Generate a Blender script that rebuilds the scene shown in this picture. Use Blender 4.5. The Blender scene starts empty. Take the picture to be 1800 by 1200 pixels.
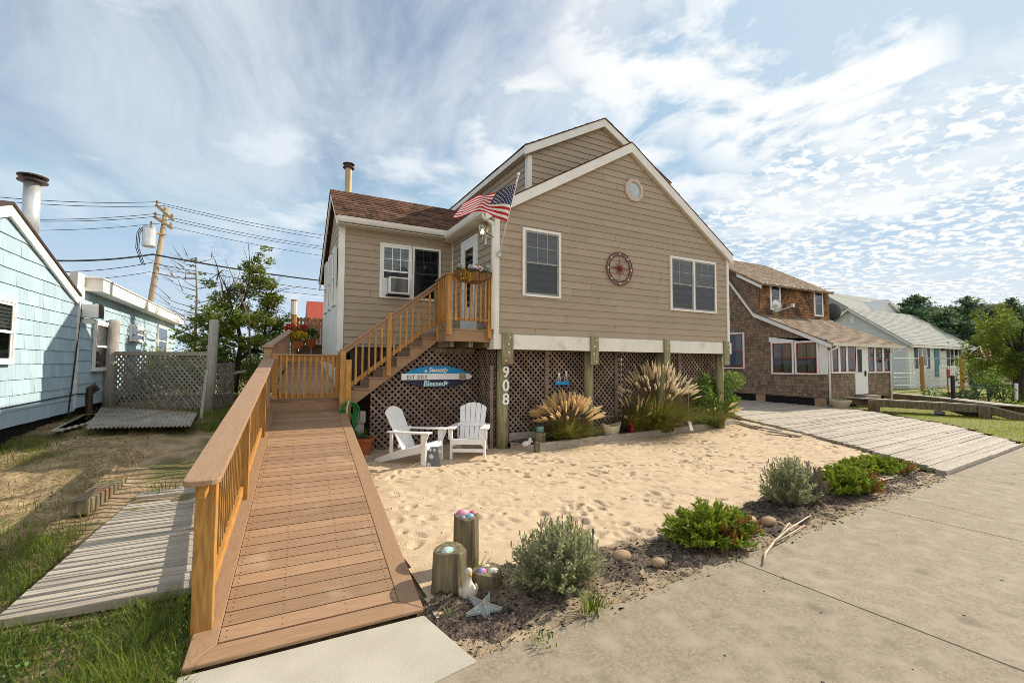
import bpy, math, random
import numpy as np
from mathutils import Vector
random.seed(7); rng = np.random.default_rng(7)
S = bpy.context.scene
COL = S.collection
R_ = math.radians

# ------------------------------------------------------------------ camera
CAM_H = 1.75; FPX = 800.0
def _rot(yaw, pitch, roll):
    f = np.array([math.sin(yaw)*math.cos(pitch), math.cos(yaw)*math.cos(pitch), math.sin(pitch)])
    r = np.array([math.cos(yaw), -math.sin(yaw), 0.0]); u = np.cross(r, f)
    c, s = math.cos(roll), math.sin(roll)
    return c*r+s*u, -s*r+c*u, f
CR, CU, CF = _rot(R_(27.853593), R_(2.730977), R_(0.297532))
CC = np.array([0, 0, CAM_H])
cam = bpy.data.cameras.new('camera'); cam_o = bpy.data.objects.new('camera', cam); COL.objects.link(cam_o)
cam.sensor_width = 36; cam.lens = 16.0; cam.clip_end = 3000; cam.clip_start = 0.05
from mathutils import Matrix
cam_o.matrix_world = Matrix(((CR[0], CU[0], -CF[0], 0), (CR[1], CU[1], -CF[1], 0), (CR[2], CU[2], -CF[2], CAM_H), (0, 0, 0, 1)))
S.camera = cam_o

# ------------------------------------------------------------------ sun, sky, exposure
SUN_AZ, SUN_EL = 88.6, 34.5            # azimuth from +Y towards +X
sl = bpy.data.lights.new('sun', 'SUN'); sl.energy = 4.6; sl.angle = R_(0.5); sl.color = (1.0, 0.89, 0.74)
so = bpy.data.objects.new('sun', sl); COL.objects.link(so)
sd = Vector((math.sin(R_(SUN_AZ))*math.cos(R_(SUN_EL)), math.cos(R_(SUN_AZ))*math.cos(R_(SUN_EL)), math.sin(R_(SUN_EL))))
so.rotation_euler = sd.to_track_quat('Z', 'Y').to_euler(); so.location = sd*60
S.view_settings.view_transform = 'Standard'; S.view_settings.look = 'None'
S.view_settings.exposure = 0.37; S.view_settings.gamma = 1.0
S.cycles.filter_width = 0.85

W = bpy.data.worlds.new('World'); S.world = W; W.use_nodes = True
wn, wl = W.node_tree.nodes, W.node_tree.links
for n in list(wn): wn.remove(n)
def WN(t, **k):
    n = wn.new(t)
    for a, b in k.items(): setattr(n, a, b)
    return n
def wset(sock, v):
    if isinstance(v, bpy.types.NodeSocket): wl.new(v, sock)
    else: sock.default_value = v
def wmath(op, a, b=None, clamp=False):
    n = WN('ShaderNodeMath', operation=op, use_clamp=clamp); wset(n.inputs[0], a)
    if b is not None: wset(n.inputs[1], b)
    return n.outputs[0]
def wramp(x, lo, hi):
    n = WN('ShaderNodeMapRange', interpolation_type='SMOOTHSTEP'); wset(n.inputs[0], x); n.inputs[1].default_value = lo; n.inputs[2].default_value = hi
    return n.outputs[0]
def wmix(f, a, b):
    n = WN('ShaderNodeMix', data_type='RGBA'); wset(n.inputs[0], f); wset(n.inputs[6], a); wset(n.inputs[7], b); return n.outputs[2]
sky = WN('ShaderNodeTexSky', sky_type='NISHITA'); sky.sun_disc = False
sky.sun_elevation = R_(SUN_EL); sky.sun_rotation = R_(SUN_AZ); sky.altitude = 0; sky.air_density = 1.0; sky.dust_density = 0.25; sky.ozone_density = 1.0
tc = WN('ShaderNodeTexCoord'); sx = WN('ShaderNodeSeparateXYZ'); wl.new(tc.outputs['Generated'], sx.inputs[0])
zz = wmath('ADD', wmath('MAXIMUM', sx.outputs[2], 0.0), 0.10)
px_ = wmath('DIVIDE', sx.outputs[0], zz); py_ = wmath('DIVIDE', sx.outputs[1], zz)
pv = WN('ShaderNodeCombineXYZ'); wl.new(px_, pv.inputs[0]); wl.new(py_, pv.inputs[1])
def wnoise(scale, detail, rough=.55, dist=0., st=(1, 1, 1), rot=0., off=(0, 0, 0)):
    m = WN('ShaderNodeMapping'); wl.new(pv.outputs[0], m.inputs[0]); m.inputs['Scale'].default_value = st; m.inputs['Rotation'].default_value = (0, 0, rot); m.inputs['Location'].default_value = off
    n = WN('ShaderNodeTexNoise'); wl.new(m.outputs[0], n.inputs['Vector']); n.inputs['Scale'].default_value = scale; n.inputs['Detail'].default_value = detail
    n.inputs['Roughness'].default_value = rough; n.inputs['Distortion'].default_value = dist
    return n.outputs['Fac']
cirrus = wmath('MULTIPLY', wramp(wnoise(1.5, 9, .62, .5, (1, .55, 1), .9), .28, .70), wramp(wnoise(.75, 4, .5, 0, (1, .8, 1), .4, (3, 1, 0)), .22, .50))
streak = wmath('MULTIPLY', wramp(wnoise(3.6, 9, .68, 1.0, (1, .16, 1), .65, (5, 2, 0)), .40, .80), .34)
puff = wmath('MULTIPLY', wramp(wnoise(1.25, 8, .58, .15, (1, 1, 1), 0, (2.1, 3.1, 0)), .45, .66), .85)
side = wmath('SUBTRACT', sx.outputs[0], wmath('MULTIPLY', sx.outputs[2], 0.55))
mreg = wmath('MULTIPLY', wramp(side, .50, .62), wmath('SUBTRACT', 1.0, wramp(sx.outputs[2], .36, .50)))
mack = wmath('MULTIPLY', wramp(wnoise(14.5, 4, .55, .25, (1, 1.2, 1), .3), .34, .62), mreg)
mack = wmath('MULTIPLY', mack, wramp(wnoise(1.6, 3, .5, 0, (1, 1, 1), 0, (2.2, .4, 0)), .20, .42))
haze_h = wmath('MULTIPLY', wmath('SUBTRACT', 1.0, wramp(sx.outputs[2], .0, .42)), .72)
def bank(px, py, a, c):
    d = CR*(px-900)-CU*(py-600)+CF*FPX; d = d/np.linalg.norm(d); n = WN('ShaderNodeVectorMath', operation='DOT_PRODUCT'); wl.new(tc.outputs['Generated'], n.inputs[0]); n.inputs[1].default_value = d
    return wramp(n.outputs['Value'], math.cos(R_(a)), math.cos(R_(c)))
billow = wramp(wnoise(3.0, 9, .60, .3, (1, .8, 1), .5, (4, 4, 0)), .36, .58)
banks = wmath('MAXIMUM', wmath('MAXIMUM', bank(1330, 175, 10, 3), bank(1520, 150, 9, 3)), wmath('MAXIMUM', bank(930, 240, 11, 3), bank(1150, 40, 16, 5)))
banks = wmath('MULTIPLY', wmath('MULTIPLY', banks, billow), .92)
m1 = wmath('MAXIMUM', wmath('MULTIPLY', cirrus, .74), streak); m1 = wmath('MAXIMUM', m1, banks); m1 = wmath('MAXIMUM', m1, puff); m1 = wmath('MAXIMUM', m1, mack)
sdn = WN('ShaderNodeVectorMath', operation='DOT_PRODUCT'); wl.new(tc.outputs['Generated'], sdn.inputs[0]); sdn.inputs[1].default_value = sd
veil = wmath('MULTIPLY', wramp(sdn.outputs['Value'], .55, 1.0), .42)
mask = wmath('MAXIMUM', wmath('MAXIMUM', m1, veil), haze_h, True)
glow = wramp(sdn.outputs['Value'], -.2, 1.0)
ccol = wmix(glow, (6.5, 7.2, 7.9, 1), (8.9, 8.9, 8.7, 1))
# unseen cloud added behind the viewer, extra bright to lift the shaded house front
back = wramp(wmath('MULTIPLY', sx.outputs[1], -1.0), .0, .8)
ccol = wmix(back, ccol, (10.8, 10.4, 9.8, 1))
skyt = WN('ShaderNodeMix', data_type='RGBA', blend_type='MULTIPLY'); skyt.inputs[0].default_value = 1; wl.new(sky.outputs[0], skyt.inputs[6]); skyt.inputs[7].default_value = (1.42, 1.36, 1.22, 1)
cap_ = WN('ShaderNodeMix', data_type='RGBA', blend_type='DARKEN'); cap_.inputs[0].default_value = 1; wl.new(skyt.outputs[2], cap_.inputs[6]); cap_.inputs[7].default_value = (2.1, 3.95, 5.9, 1)
final = wmix(wmath('MAXIMUM', mask, wmath('MULTIPLY', back, .75)), cap_.outputs[2], ccol)
bg = WN('ShaderNodeBackground'); wl.new(final, bg.inputs[0]); bg.inputs[1].default_value = 0.095
wo = WN('ShaderNodeOutputWorld'); wl.new(bg.outputs[0], wo.inputs[0])

# ------------------------------------------------------------------ photograph point -> world point on a known plane
def _ray(x, y): return CR*(x-900)-CU*(y-600)+CF*FPX
def G(x, y, z=0.): d = _ray(x, y); return CC+d*((z-CAM_H)/d[2])
def PX(x, y, v): d = _ray(x, y); return CC+d*(v/d[0])
def PY(x, y, v): d = _ray(x, y); return CC+d*(v/d[1])
def sstep(a, b, x): t = np.clip((x-a)/(b-a), 0, 1); return t*t*(3-2*t)
def gh(x, y):       # height of the lot: a low dune on the left side
    return .66*sstep(4.6, 11.0, np.asarray(y, float))*sstep(.9, -.4, np.asarray(x, float))

# ------------------------------------------------------------------ materials
def mat(name, c1, c2=None, scale=4., stretch=(1, 1, 1), rough=.75, bump=.0, bscale=None, detail=5, tint=0., spec=.3, c3=None, s3=1.2, lo3=.55, hi3=.7, metal=0., contrast=(.35, .65), rot=(0, 0, 0), bdist=.01, world=False, trans=0., wave=None, c4=None, s4=9., lo4=.66, hi4=.74):
    m = bpy.data.materials.new(name); m.use_nodes = True
    N, L = m.node_tree.nodes, m.node_tree.links; b = N['Principled BSDF']
    b.inputs['Roughness'].default_value = rough; b.inputs['Metallic'].default_value = metal; b.inputs['Specular IOR Level'].default_value = spec
    if world: g = N.new('ShaderNodeNewGeometry'); src = g.outputs['Position']
    else: t = N.new('ShaderNodeTexCoord'); src = t.outputs['Object']
    mp = N.new('ShaderNodeMapping'); L.new(src, mp.inputs[0]); mp.inputs['Scale'].default_value = stretch; mp.inputs['Rotation'].default_value = rot
    c2 = c2 or tuple(v*.8 for v in c1)
    n = N.new('ShaderNodeTexNoise'); L.new(mp.outputs[0], n.inputs['Vector']); n.inputs['Scale'].default_value = scale; n.inputs['Detail'].default_value = detail
    mr = N.new('ShaderNodeMapRange'); L.new(n.outputs['Fac'], mr.inputs[0]); mr.inputs[1].default_value, mr.inputs[2].default_value = contrast
    mx = N.new('ShaderNodeMix'); mx.data_type = 'RGBA'; L.new(mr.outputs[0], mx.inputs[0]); mx.inputs[6].default_value = (*c1, 1); mx.inputs[7].default_value = (*c2, 1)
    out = mx.outputs[2]
    if c3:
        n3 = N.new('ShaderNodeTexNoise'); L.new(mp.outputs[0] if world is None else src, n3.inputs['Vector']); n3.inputs['Scale'].default_value = s3; n3.inputs['Detail'].default_value = 6
        r3 = N.new('ShaderNodeMapRange'); L.new(n3.outputs['Fac'], r3.inputs[0]); r3.inputs[1].default_value = lo3; r3.inputs[2].default_value = hi3
        x3 = N.new('ShaderNodeMix'); x3.data_type = 'RGBA'; L.new(r3.outputs[0], x3.inputs[0]); L.new(out, x3.inputs[6]); x3.inputs[7].default_value = (*c3, 1); out = x3.outputs[2]
    if c4:
        n4 = N.new('ShaderNodeTexNoise'); L.new(src, n4.inputs['Vector']); n4.inputs['Scale'].default_value = s4; n4.inputs['Detail'].default_value = 4
        r4 = N.new('ShaderNodeMapRange'); L.new(n4.outputs['Fac'], r4.inputs[0]); r4.inputs[1].default_value = lo4; r4.inputs[2].default_value = hi4
        x4 = N.new('ShaderNodeMix'); x4.data_type = 'RGBA'; L.new(r4.outputs[0], x4.inputs[0]); L.new(out, x4.inputs[6]); x4.inputs[7].default_value = (*c4, 1); out = x4.outputs[2]
    if tint:
        a = N.new('ShaderNodeAttribute'); a.attribute_name = 'tint'
        r = N.new('ShaderNodeMapRange'); L.new(a.outputs['Fac'], r.inputs[0]); r.inputs[3].default_value = 1-tint; r.inputs[4].default_value = 1+tint
        v = N.new('ShaderNodeVectorMath'); v.operation = 'SCALE'; L.new(out, v.inputs[0]); L.new(r.outputs[0], v.inputs['Scale']); out = v.outputs[0]
    L.new(out, b.inputs['Base Color'])
    if bump:
        nb = n
        if bscale:
            nb = N.new('ShaderNodeTexNoise'); L.new(mp.outputs[0], nb.inputs['Vector']); nb.inputs['Scale'].default_value = bscale; nb.inputs['Detail'].default_value = 6
        bp = N.new('ShaderNodeBump'); L.new(nb.outputs['Fac'], bp.inputs['Height']); bp.inputs['Strength'].default_value = bump; bp.inputs['Distance'].default_value = bdist
        L.new(bp.outputs[0], b.inputs['Normal'])
    if trans:
        tr = N.new('ShaderNodeBsdfTranslucent'); L.new(out, tr.inputs[0]); ms = N.new('ShaderNodeMixShader'); ms.inputs[0].default_value = trans
        L.new(b.outputs[0], ms.inputs[1]); L.new(tr.outputs[0], ms.inputs[2]); L.new(ms.outputs[0], N['Material Output'].inputs[0])
    return m
def glass_mat(name, tintc=(.8, .85, .86), refl=.25, rough=.02, clear=.75):
    m = bpy.data.materials.new(name); m.use_nodes = True; N, L = m.node_tree.nodes, m.node_tree.links
    N.remove(N['Principled BSDF']); t = N.new('ShaderNodeBsdfTransparent'); t.inputs[0].default_value = (*[v*clear for v in tintc], 1)
    g = N.new('ShaderNodeBsdfGlossy'); g.inputs['Roughness'].default_value = rough; g.inputs[0].default_value = (.9, .93, .95, 1)
    lw = N.new('ShaderNodeLayerWeight'); lw.inputs[0].default_value = refl
    nz = N.new('ShaderNodeTexNoise'); nz.inputs['Scale'].default_value = 1.7; tcx = N.new('ShaderNodeTexCoord'); L.new(tcx.outputs['Object'], nz.inputs['Vector'])
    bp = N.new('ShaderNodeBump'); bp.inputs['Strength'].default_value = .06; bp.inputs['Distance'].default_value = .05; L.new(nz.outputs['Fac'], bp.inputs['Height']); L.new(bp.outputs[0], g.inputs['Normal'])
    ms = N.new('ShaderNodeMixShader'); L.new(lw.outputs['Fresnel'], ms.inputs[0]); L.new(t.outputs[0], ms.inputs[1]); L.new(g.outputs[0], ms.inputs[2]); L.new(ms.outputs[0], N['Material Output'].inputs[0])
    return m
def emit_mat(name, col, s):
    m = bpy.data.materials.new(name); m.use_nodes = True; b = m.node_tree.nodes['Principled BSDF']
    b.inputs['Base Color'].default_value = (*col, 1); b.inputs['Emission Color'].default_value = (*col, 1); b.inputs['Emission Strength'].default_value = s
    return m

# ------------------------------------------------------------------ mesh builder (all in world coordinates; moved under its thing on build)
ORG = {}
def V(*a): return np.array(a, float)
def nrm(v): v = np.asarray(v, float); return v/(np.linalg.norm(v)+1e-12)
def vnoise(x, y, s, seed):
    g = np.random.default_rng(seed).normal(size=(128, 128)); u, v = np.asarray(x)/s+500, np.asarray(y)/s+500; i, j = np.floor(u).astype(int), np.floor(v).astype(int); a, c = u-i, v-j; a, c = a*a*(3-2*a), c*c*(3-2*c)
    G_ = lambda p, q: g[p % 128, q % 128]
    return (G_(i, j)*(1-a)+G_(i+1, j)*a)*(1-c)+(G_(i, j+1)*(1-a)+G_(i+1, j+1)*a)*c
class MB:
    def __init__(s): s.v = []; s.f = []; s.t = []; s.m = []; s.tint = .5; s.mi = 0
    def add(s, vs, fs):
        b = len(s.v); s.v.extend([tuple(map(float, p)) for p in vs]); s.t.extend([s.tint]*len(vs))
        s.f.extend([tuple(b+i for i in f) for f in fs]); s.m.extend([s.mi]*len(fs)); return s
    def rt(s): s.tint = random.random(); return s
    def poly(s, pts): return s.add(pts, [tuple(range(len(pts)))])
    def hexa(s, p):   # 8 corners: bottom 0-3, top 4-7
        return s.add(p, [(0, 3, 2, 1), (4, 5, 6, 7), (0, 1, 5, 4), (1, 2, 6, 5), (2, 3, 7, 6), (3, 0, 4, 7)])
    def box(s, x0, x1, y0, y1, z0, z1):
        return s.hexa([(x0, y0, z0), (x1, y0, z0), (x1, y1, z0), (x0, y1, z0), (x0, y0, z1), (x1, y0, z1), (x1, y1, z1), (x0, y1, z1)])
    def obox(s, o, u, v, w):   # origin corner and three edge vectors
        o, u, v, w = map(np.asarray, (o, u, v, w)); return s.hexa([o, o+u, o+u+v, o+v, o+w, o+u+w, o+u+v+w, o+v+w])
    def bar(s, p, q, w, h, up=(0, 0, 1), ext=0.):   # beam p->q, w sideways, h along up (centred)
        p, q = V(*p), V(*q); d = nrm(q-p); p = p-d*ext; q = q+d*ext; sd_ = nrm(np.cross(d, up)); u = np.cross(sd_, d)
        a, b = sd_*w/2, u*h/2
        return s.hexa([p-a-b, p+a-b, q+a-b, q-a-b, p-a+b, p+a+b, q+a+b, q-a+b])
    def prism(s, pts, ext):
        n = len(pts); e = np.asarray(ext, float); vs = [V(*p) for p in pts]; vs += [p+e for p in vs]
        return s.add(vs, [tuple(range(n))[::-1], tuple(range(n, 2*n))]+[(i, (i+1) % n, n+(i+1) % n, n+i) for i in range(n)])
    def tube(s, pts, r, n=8, cap=True):
        pts = [V(*p) for p in pts]; k = len(pts); rr = r if hasattr(r, '__len__') else [r]*k; b = len(s.v); vs = []; ref = V(0, 0, 1)
        for i, p in enumerate(pts):
            d = nrm(pts[min(i+1, k-1)]-pts[max(i-1, 0)])
            if i == 0: ref = V(0, 0, 1) if abs(d[2]) < .9 else V(1, 0, 0)
            a = np.cross(d, ref); a = nrm(a) if np.linalg.norm(a) > 1e-6 else V(1, 0, 0); c = np.cross(d, a); ref = -c if i == 0 else np.cross(a, d)
            for j in range(n):
                t = 2*math.pi*j/n; vs.append(p+(a*math.cos(t)+c*math.sin(t))*rr[i])
        fs = [(i*n+j, i*n+(j+1) % n, (i+1)*n+(j+1) % n, (i+1)*n+j) for i in range(k-1) for j in range(n)]
        if cap: fs += [tuple(range(n))[::-1], tuple((k-1)*n+j for j in range(n))]
        return s.add(vs, fs)
    def lathe(s, c, prof, n=20, sx=1., sy=1.):   # profile [(r,z)]
        c = V(*c); vs = []; k = len(prof)
        for r, z in prof:
            for j in range(n): t = 2*math.pi*j/n; vs.append(c+V(r*math.cos(t)*sx, r*math.sin(t)*sy, z))
        fs = [(i*n+j, i*n+(j+1) % n, (i+1)*n+(j+1) % n, (i+1)*n+j) for i in range(k-1) for j in range(n)]
        return s.add(vs, fs+[tuple(range(n))[::-1], tuple((k-1)*n+j for j in range(n))])
    def blob(s, c, r, n=10, k=7, jit=0., half=False):
        rx, ry, rz = r if hasattr(r, '__len__') else (r, r, r); vs = []
        for i in range(k+1):
            ph = (math.pi*(.5 if half else 1))*i/k
            for j in range(n):
                t = 2*math.pi*j/n; q = 1+random.uniform(-jit, jit)
                vs.append((c[0]+rx*q*math.sin(ph)*math.cos(t), c[1]+ry*q*math.sin(ph)*math.sin(t), c[2]+rz*q*math.cos(ph)))
        fs = [(i*n+j, (i+1)*n+j, (i+1)*n+(j+1) % n, i*n+(j+1) % n) for i in range(k) for j in range(n)]
        return s.add(vs, fs)
    def build(s, name, m=None, parent=None, smooth=False, bevel=0., org=None, bseg=2):
        me = bpy.data.meshes.new(name); o0 = V(0, 0, 0)
        if parent is not None: o0 = ORG.get(parent.name, V(0, 0, 0))
        elif org is not None: o0 = V(*org)
        vs = np.array(s.v, float).reshape(-1, 3)-o0
        me.from_pydata(vs.tolist(), [], s.f); me.update()
        at = me.attributes.new('tint', 'FLOAT', 'POINT'); at.data.foreach_set('value', np.array(s.t, np.float32))
        if isinstance(m, (list, tuple)):
            for q in m: me.materials.append(q)
            me.polygons.foreach_set('material_index', np.array(s.m, np.int32))
        elif m: me.materials.append(m)
        if smooth: me.polygons.foreach_set('use_smooth', np.ones(len(me.polygons), bool))
        o = bpy.data.objects.new(name, me); COL.objects.link(o)
        if parent is not None: o.parent = parent
        else: o.location = o0
        ORG[o.name] = o0
        if bevel:
            b = o.modifiers.new('bevel', 'BEVEL'); b.width = bevel; b.segments = bseg; b.limit_method = 'ANGLE'; b.angle_limit = R_(40)
        return o
def _pieces(s, name, m=None, parent=None, **k):
    root = list(range(len(s.v)))
    def find(i):
        while root[i] != i: root[i] = root[root[i]]; i = root[i]
        return i
    for f in s.f:
        for q in f[1:]: root[find(q)] = find(f[0])
    grp = {}
    for f in s.f: grp.setdefault(find(f[0]), []).append(f)
    out = []
    for fs in grp.values():
        used = sorted({i for f in fs for i in f}); mp = {i: n for n, i in enumerate(used)}; b = MB(); b.v = [s.v[i] for i in used]; b.t = [s.t[i] for i in used]; b.f = [tuple(mp[i] for i in f) for f in fs]; b.m = [0]*len(fs); out.append(b.build(name, m, parent, **k))
    return out
MB.pieces = _pieces
def tag(o, label=None, cat=None, group=None, kind=None):
    if label: o['label'] = label
    if cat: o['category'] = cat
    if group: o['group'] = group
    if kind: o['kind'] = kind
    return o
def thing(name, loc, label, cat, group=None):
    o = bpy.data.objects.new(name, None); o.empty_display_size = .1; COL.objects.link(o); o.location = loc; ORG[o.name] = V(*loc)
    return tag(o, label, cat, group)
def copy_tree(o, parent=None):
    c = o.copy(); COL.objects.link(c)
    if parent is not None: c.parent = parent
    for ch in list(o.children): copy_tree(ch, c)
    return c
def text_mesh(txt, name, m, origin, U, Vv, h, depth=.004, parent=None, align='LEFT', shear=0., bold=0., org=None):
    cu = bpy.data.curves.new('t', 'FONT'); cu.body = txt; cu.size = 1.0; cu.extrude = 0.0; cu.align_x = align; cu.shear = shear; cu.offset = bold
    ob = bpy.data.objects.new('t', cu); COL.objects.link(ob); dg = bpy.context.evaluated_depsgraph_get(); me0 = bpy.data.meshes.new_from_object(ob.evaluated_get(dg))
    vs = np.array([v.co[:] for v in me0.vertices]); fs = [tuple(p.vertices) for p in me0.polygons]
    bpy.data.objects.remove(ob); bpy.data.curves.remove(cu)
    U, Vv = nrm(U), nrm(Vv); n = np.cross(U, Vv); k = h/.72; b = MB()
    pts = [V(*origin)+U*(v[0]*k)+Vv*(v[1]*k)+n*depth for v in vs]; b.add(pts, fs)
    # side walls
    from collections import Counter
    ec = Counter()
    for f in fs:
        for i in range(len(f)): ec[tuple(sorted((f[i], f[(i+1) % len(f)])))] += 1
    for f in fs:
        for i in range(len(f)):
            a_, b_ = f[i], f[(i+1) % len(f)]
            if ec[tuple(sorted((a_, b_)))] == 1: b.add([pts[a_], pts[b_], pts[b_]-n*depth, pts[a_]-n*depth], [(0, 3, 2, 1)])
    return b.build(name, m, parent, org=org)

# lapped boards or shingles on a plane: origin o, unit axes U (along), Vv (up), Nn (outward)
def clad(b, o, U, Vv, Nn, v0, v1, expo, ul, ur, w=(3., 4.), lift=.012, gap=.0015, thick=.0, jit=.0, vjit=0., tmin=.0, tmax=1.):
    o, U, Vv, Nn = V(*o), nrm(U), nrm(Vv), nrm(Nn); v = v0
    while v < v1-1e-4:
        va, vb = v, min(v+expo, v1); L0, L1, R0, R1 = ul(va), ul(vb), ur(va), ur(vb); u = min(L0, L1)-random.uniform(0, w[0])
        ue = max(R0, R1)
        while u < ue:
            wd = random.uniform(*w); a, c = u+gap, u+wd-gap; u += wd
            a0, a1, c0, c1 = max(a, L0), max(a, L1), min(c, R0), min(c, R1)
            if c0-a0 < .004 and c1-a1 < .004: continue
            if c0 < a0: a0 = c0 = (min(max(a, L0), R0)+min(max(c, L0), R0))/2
            if c1 < a1: a1 = c1 = (min(max(a, L1), R1)+min(max(c, L1), R1))/2
            l = lift+random.uniform(-jit, jit); dv = random.uniform(-vjit, vjit); b.tint = random.uniform(tmin, tmax)
            P = lambda uu, vv, nn: o+U*uu+Vv*vv+Nn*nn
            q = [P(a0, va+dv, l), P(c0, va+dv, l), P(c1, vb, lift*.12), P(a1, vb, lift*.12), P(a0, va+dv, 0), P(c0, va+dv, 0), P(a1, vb, 0), P(c1, vb, 0)]
            b.add(q, [(0, 1, 2, 3), (4, 5, 1, 0), (4, 0, 3, 6), (1, 5, 7, 2)])
        v = vb
def clip_line(p, d, poly):   # convex ccw 2-D polygon
    t0, t1 = -1e9, 1e9
    for i in range(len(poly)):
        a, c = V(*poly[i]), V(*poly[(i+1) % len(poly)]); e = c-a; n = V(-e[1], e[0])
        den = n@d; num = n@(a-p)
        if abs(den) < 1e-9:
            if num > 0: return None
            continue
        t = num/den
        if den > 0: t0 = max(t0, t)
        else: t1 = min(t1, t)
    return (t0, t1) if t1-t0 > .02 else None
def lattice(b, o, U, Vv, Nn, poly, sp=.088, sw=.036, th=.008, ang=45):
    o, U, Vv, Nn = V(*o), nrm(U), nrm(Vv), nrm(Nn); P = np.array(poly); c = P.mean(0); rad = np.max(np.linalg.norm(P-c, axis=1))
    for layer, sg in enumerate((1, -1)):
        d = V(math.cos(R_(ang)), sg*math.sin(R_(ang))); n = V(-d[1], d[0]); k = int(rad/sp)+1
        for i in range(-k, k+1):
            r = clip_line(c+n*sp*i, d, poly)
            if not r: continue
            p, q = c+n*sp*i+d*r[0], c+n*sp*i+d*r[1]; off = Nn*(th*(layer-.5)*1.02); b.rt()
            b.bar(o+U*p[0]+Vv*p[1]+off, o+U*q[0]+Vv*q[1]+off, sw, th, Nn)
def sheet(name, m, x0, x1, y0, y1, step, inside, zf, kind='structure'):
    nx, ny = int((x1-x0)/step)+1, int((y1-y0)/step)+1
    xs, ys = np.meshgrid(np.linspace(x0, x1, nx), np.linspace(y0, y1, ny)); z = zf(xs, ys)
    vs = np.stack([xs, ys, z], -1).reshape(-1, 3); idx = np.arange(nx*ny).reshape(ny, nx)
    f = np.stack([idx[:-1, :-1], idx[:-1, 1:], idx[1:, 1:], idx[1:, :-1]], -1).reshape(-1, 4)
    if inside is not None:
        cx, cy = vs[f].mean(1)[:, 0], vs[f].mean(1)[:, 1]; f = f[inside(cx, cy)]
    used = np.unique(f); mp = -np.ones(len(vs), int); mp[used] = np.arange(len(used)); vs = vs[used]; f = mp[f]
    o = fast(name, vs, f, m); o['kind'] = kind
    me = o.data; me.polygons.foreach_set('use_smooth', np.ones(len(me.polygons), bool)); return o
def fast(name, vs, f, m, parent=None, tint=None, org=None):
    me = bpy.data.meshes.new(name); vs = np.asarray(vs, np.float32); f = np.asarray(f, np.int32); k = f.shape[1]
    o0 = ORG.get(parent.name, V(0, 0, 0)) if parent is not None else (V(*org) if org is not None else V(0, 0, 0))
    me.vertices.add(len(vs)); me.vertices.foreach_set('co', (vs-o0.astype(np.float32)).ravel()); me.loops.add(f.size); me.loops.foreach_set('vertex_index', f.ravel())
    me.polygons.add(len(f)); me.polygons.foreach_set('loop_start', np.arange(0, f.size, k, dtype=np.int32)); me.update(calc_edges=True)
    if tint is not None:
        at = me.attributes.new('tint', 'FLOAT', 'POINT'); at.data.foreach_set('value', np.asarray(tint, np.float32))
    if m: me.materials.append(m)
    o = bpy.data.objects.new(name, me); COL.objects.link(o)
    if parent is not None: o.parent = parent
    else: o.location = o0
    ORG[o.name] = o0
    return o
def inpoly(poly):
    P = np.array(poly)
    def f(x, y):
        r = np.zeros(np.shape(x), bool); j = len(P)-1
        for i in range(len(P)):
            c = ((P[i, 1] > y) != (P[j, 1] > y)) & (x < (P[j, 0]-P[i, 0])*(y-P[i, 1])/(P[j, 1]-P[i, 1]+1e-12)+P[i, 0]); r ^= c; j = i
        return r
    return f
# blades of grass: base points, heights, bend
def blades(pts, h, w, lean=.5, seg=2, dirs=None):
    n = len(pts); a = rng.uniform(0, 2*np.pi, n) if dirs is None else dirs; sd_ = np.stack([np.cos(a+np.pi/2), np.sin(a+np.pi/2), np.zeros(n)], 1); fw = np.stack([np.cos(a), np.sin(a), np.zeros(n)], 1)
    h = np.broadcast_to(h, n)[:, None]; w = np.broadcast_to(w, n)[:, None]; ln = (lean*rng.uniform(.2, 1.3, n))[:, None]
    vs = []; up = np.array([0, 0, 1.])
    for i in range(seg+1):
        t = i/seg; p = pts+up*h*(t-.35*ln*t*t)+fw*h*ln*t*t; ww = w*(1-t)**.7
        if i < seg: vs += [p-sd_*ww/2, p+sd_*ww/2]
        else: vs += [p]
    m = 2*seg+1; vs = np.stack(vs, 1).reshape(-1, 3); base = (np.arange(n)*m)[:, None]; fs = []
    for i in range(seg):
        a0, b0 = 2*i, 2*i+1
        if i < seg-1: fs += [base+np.array([[a0, b0, b0+2]]), base+np.array([[a0, b0+2, a0+2]])]
        else: fs += [base+np.array([[a0, b0, a0+2]])]
    return vs, np.concatenate(fs), np.repeat(rng.uniform(0, 1, n), m)
# leaves: random quads about given points
def leaves(pts, size, asp=.5, flat=0.):
    n = len(pts); d = rng.normal(size=(n, 3)); d[:, 2] *= (1-flat); d /= np.linalg.norm(d, axis=1)[:, None]; e = rng.normal(size=(n, 3)); e -= d*(e*d).sum(1)[:, None]; e /= np.linalg.norm(e, axis=1)[:, None]
    sz = (np.broadcast_to(size, n)*rng.uniform(.6, 1.3, n))[:, None]
    vs = np.stack([pts-d*sz*.5, pts+e*sz*asp*.5, pts+d*sz*.5, pts-e*sz*asp*.5], 1).reshape(-1, 3); f = np.arange(4*n).reshape(n, 4)
    return vs, f, np.repeat(rng.uniform(0, 1, n), 4)
def ball(c, r, n, shell=.5):
    d = rng.normal(size=(n, 3)); d /= np.linalg.norm(d, axis=1)[:, None]; rr = rng.uniform(shell, 1, n)[:, None]**.6; return np.asarray(c)+d*rr*np.asarray(r)
def cat_(parts):
    vs, fs, ts = [], [], []; b = 0
    for v, f, t in parts: vs.append(v); fs.append(f+b); ts.append(t); b += len(v)
    return np.concatenate(vs), np.concatenate(fs), np.concatenate(ts)
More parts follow.
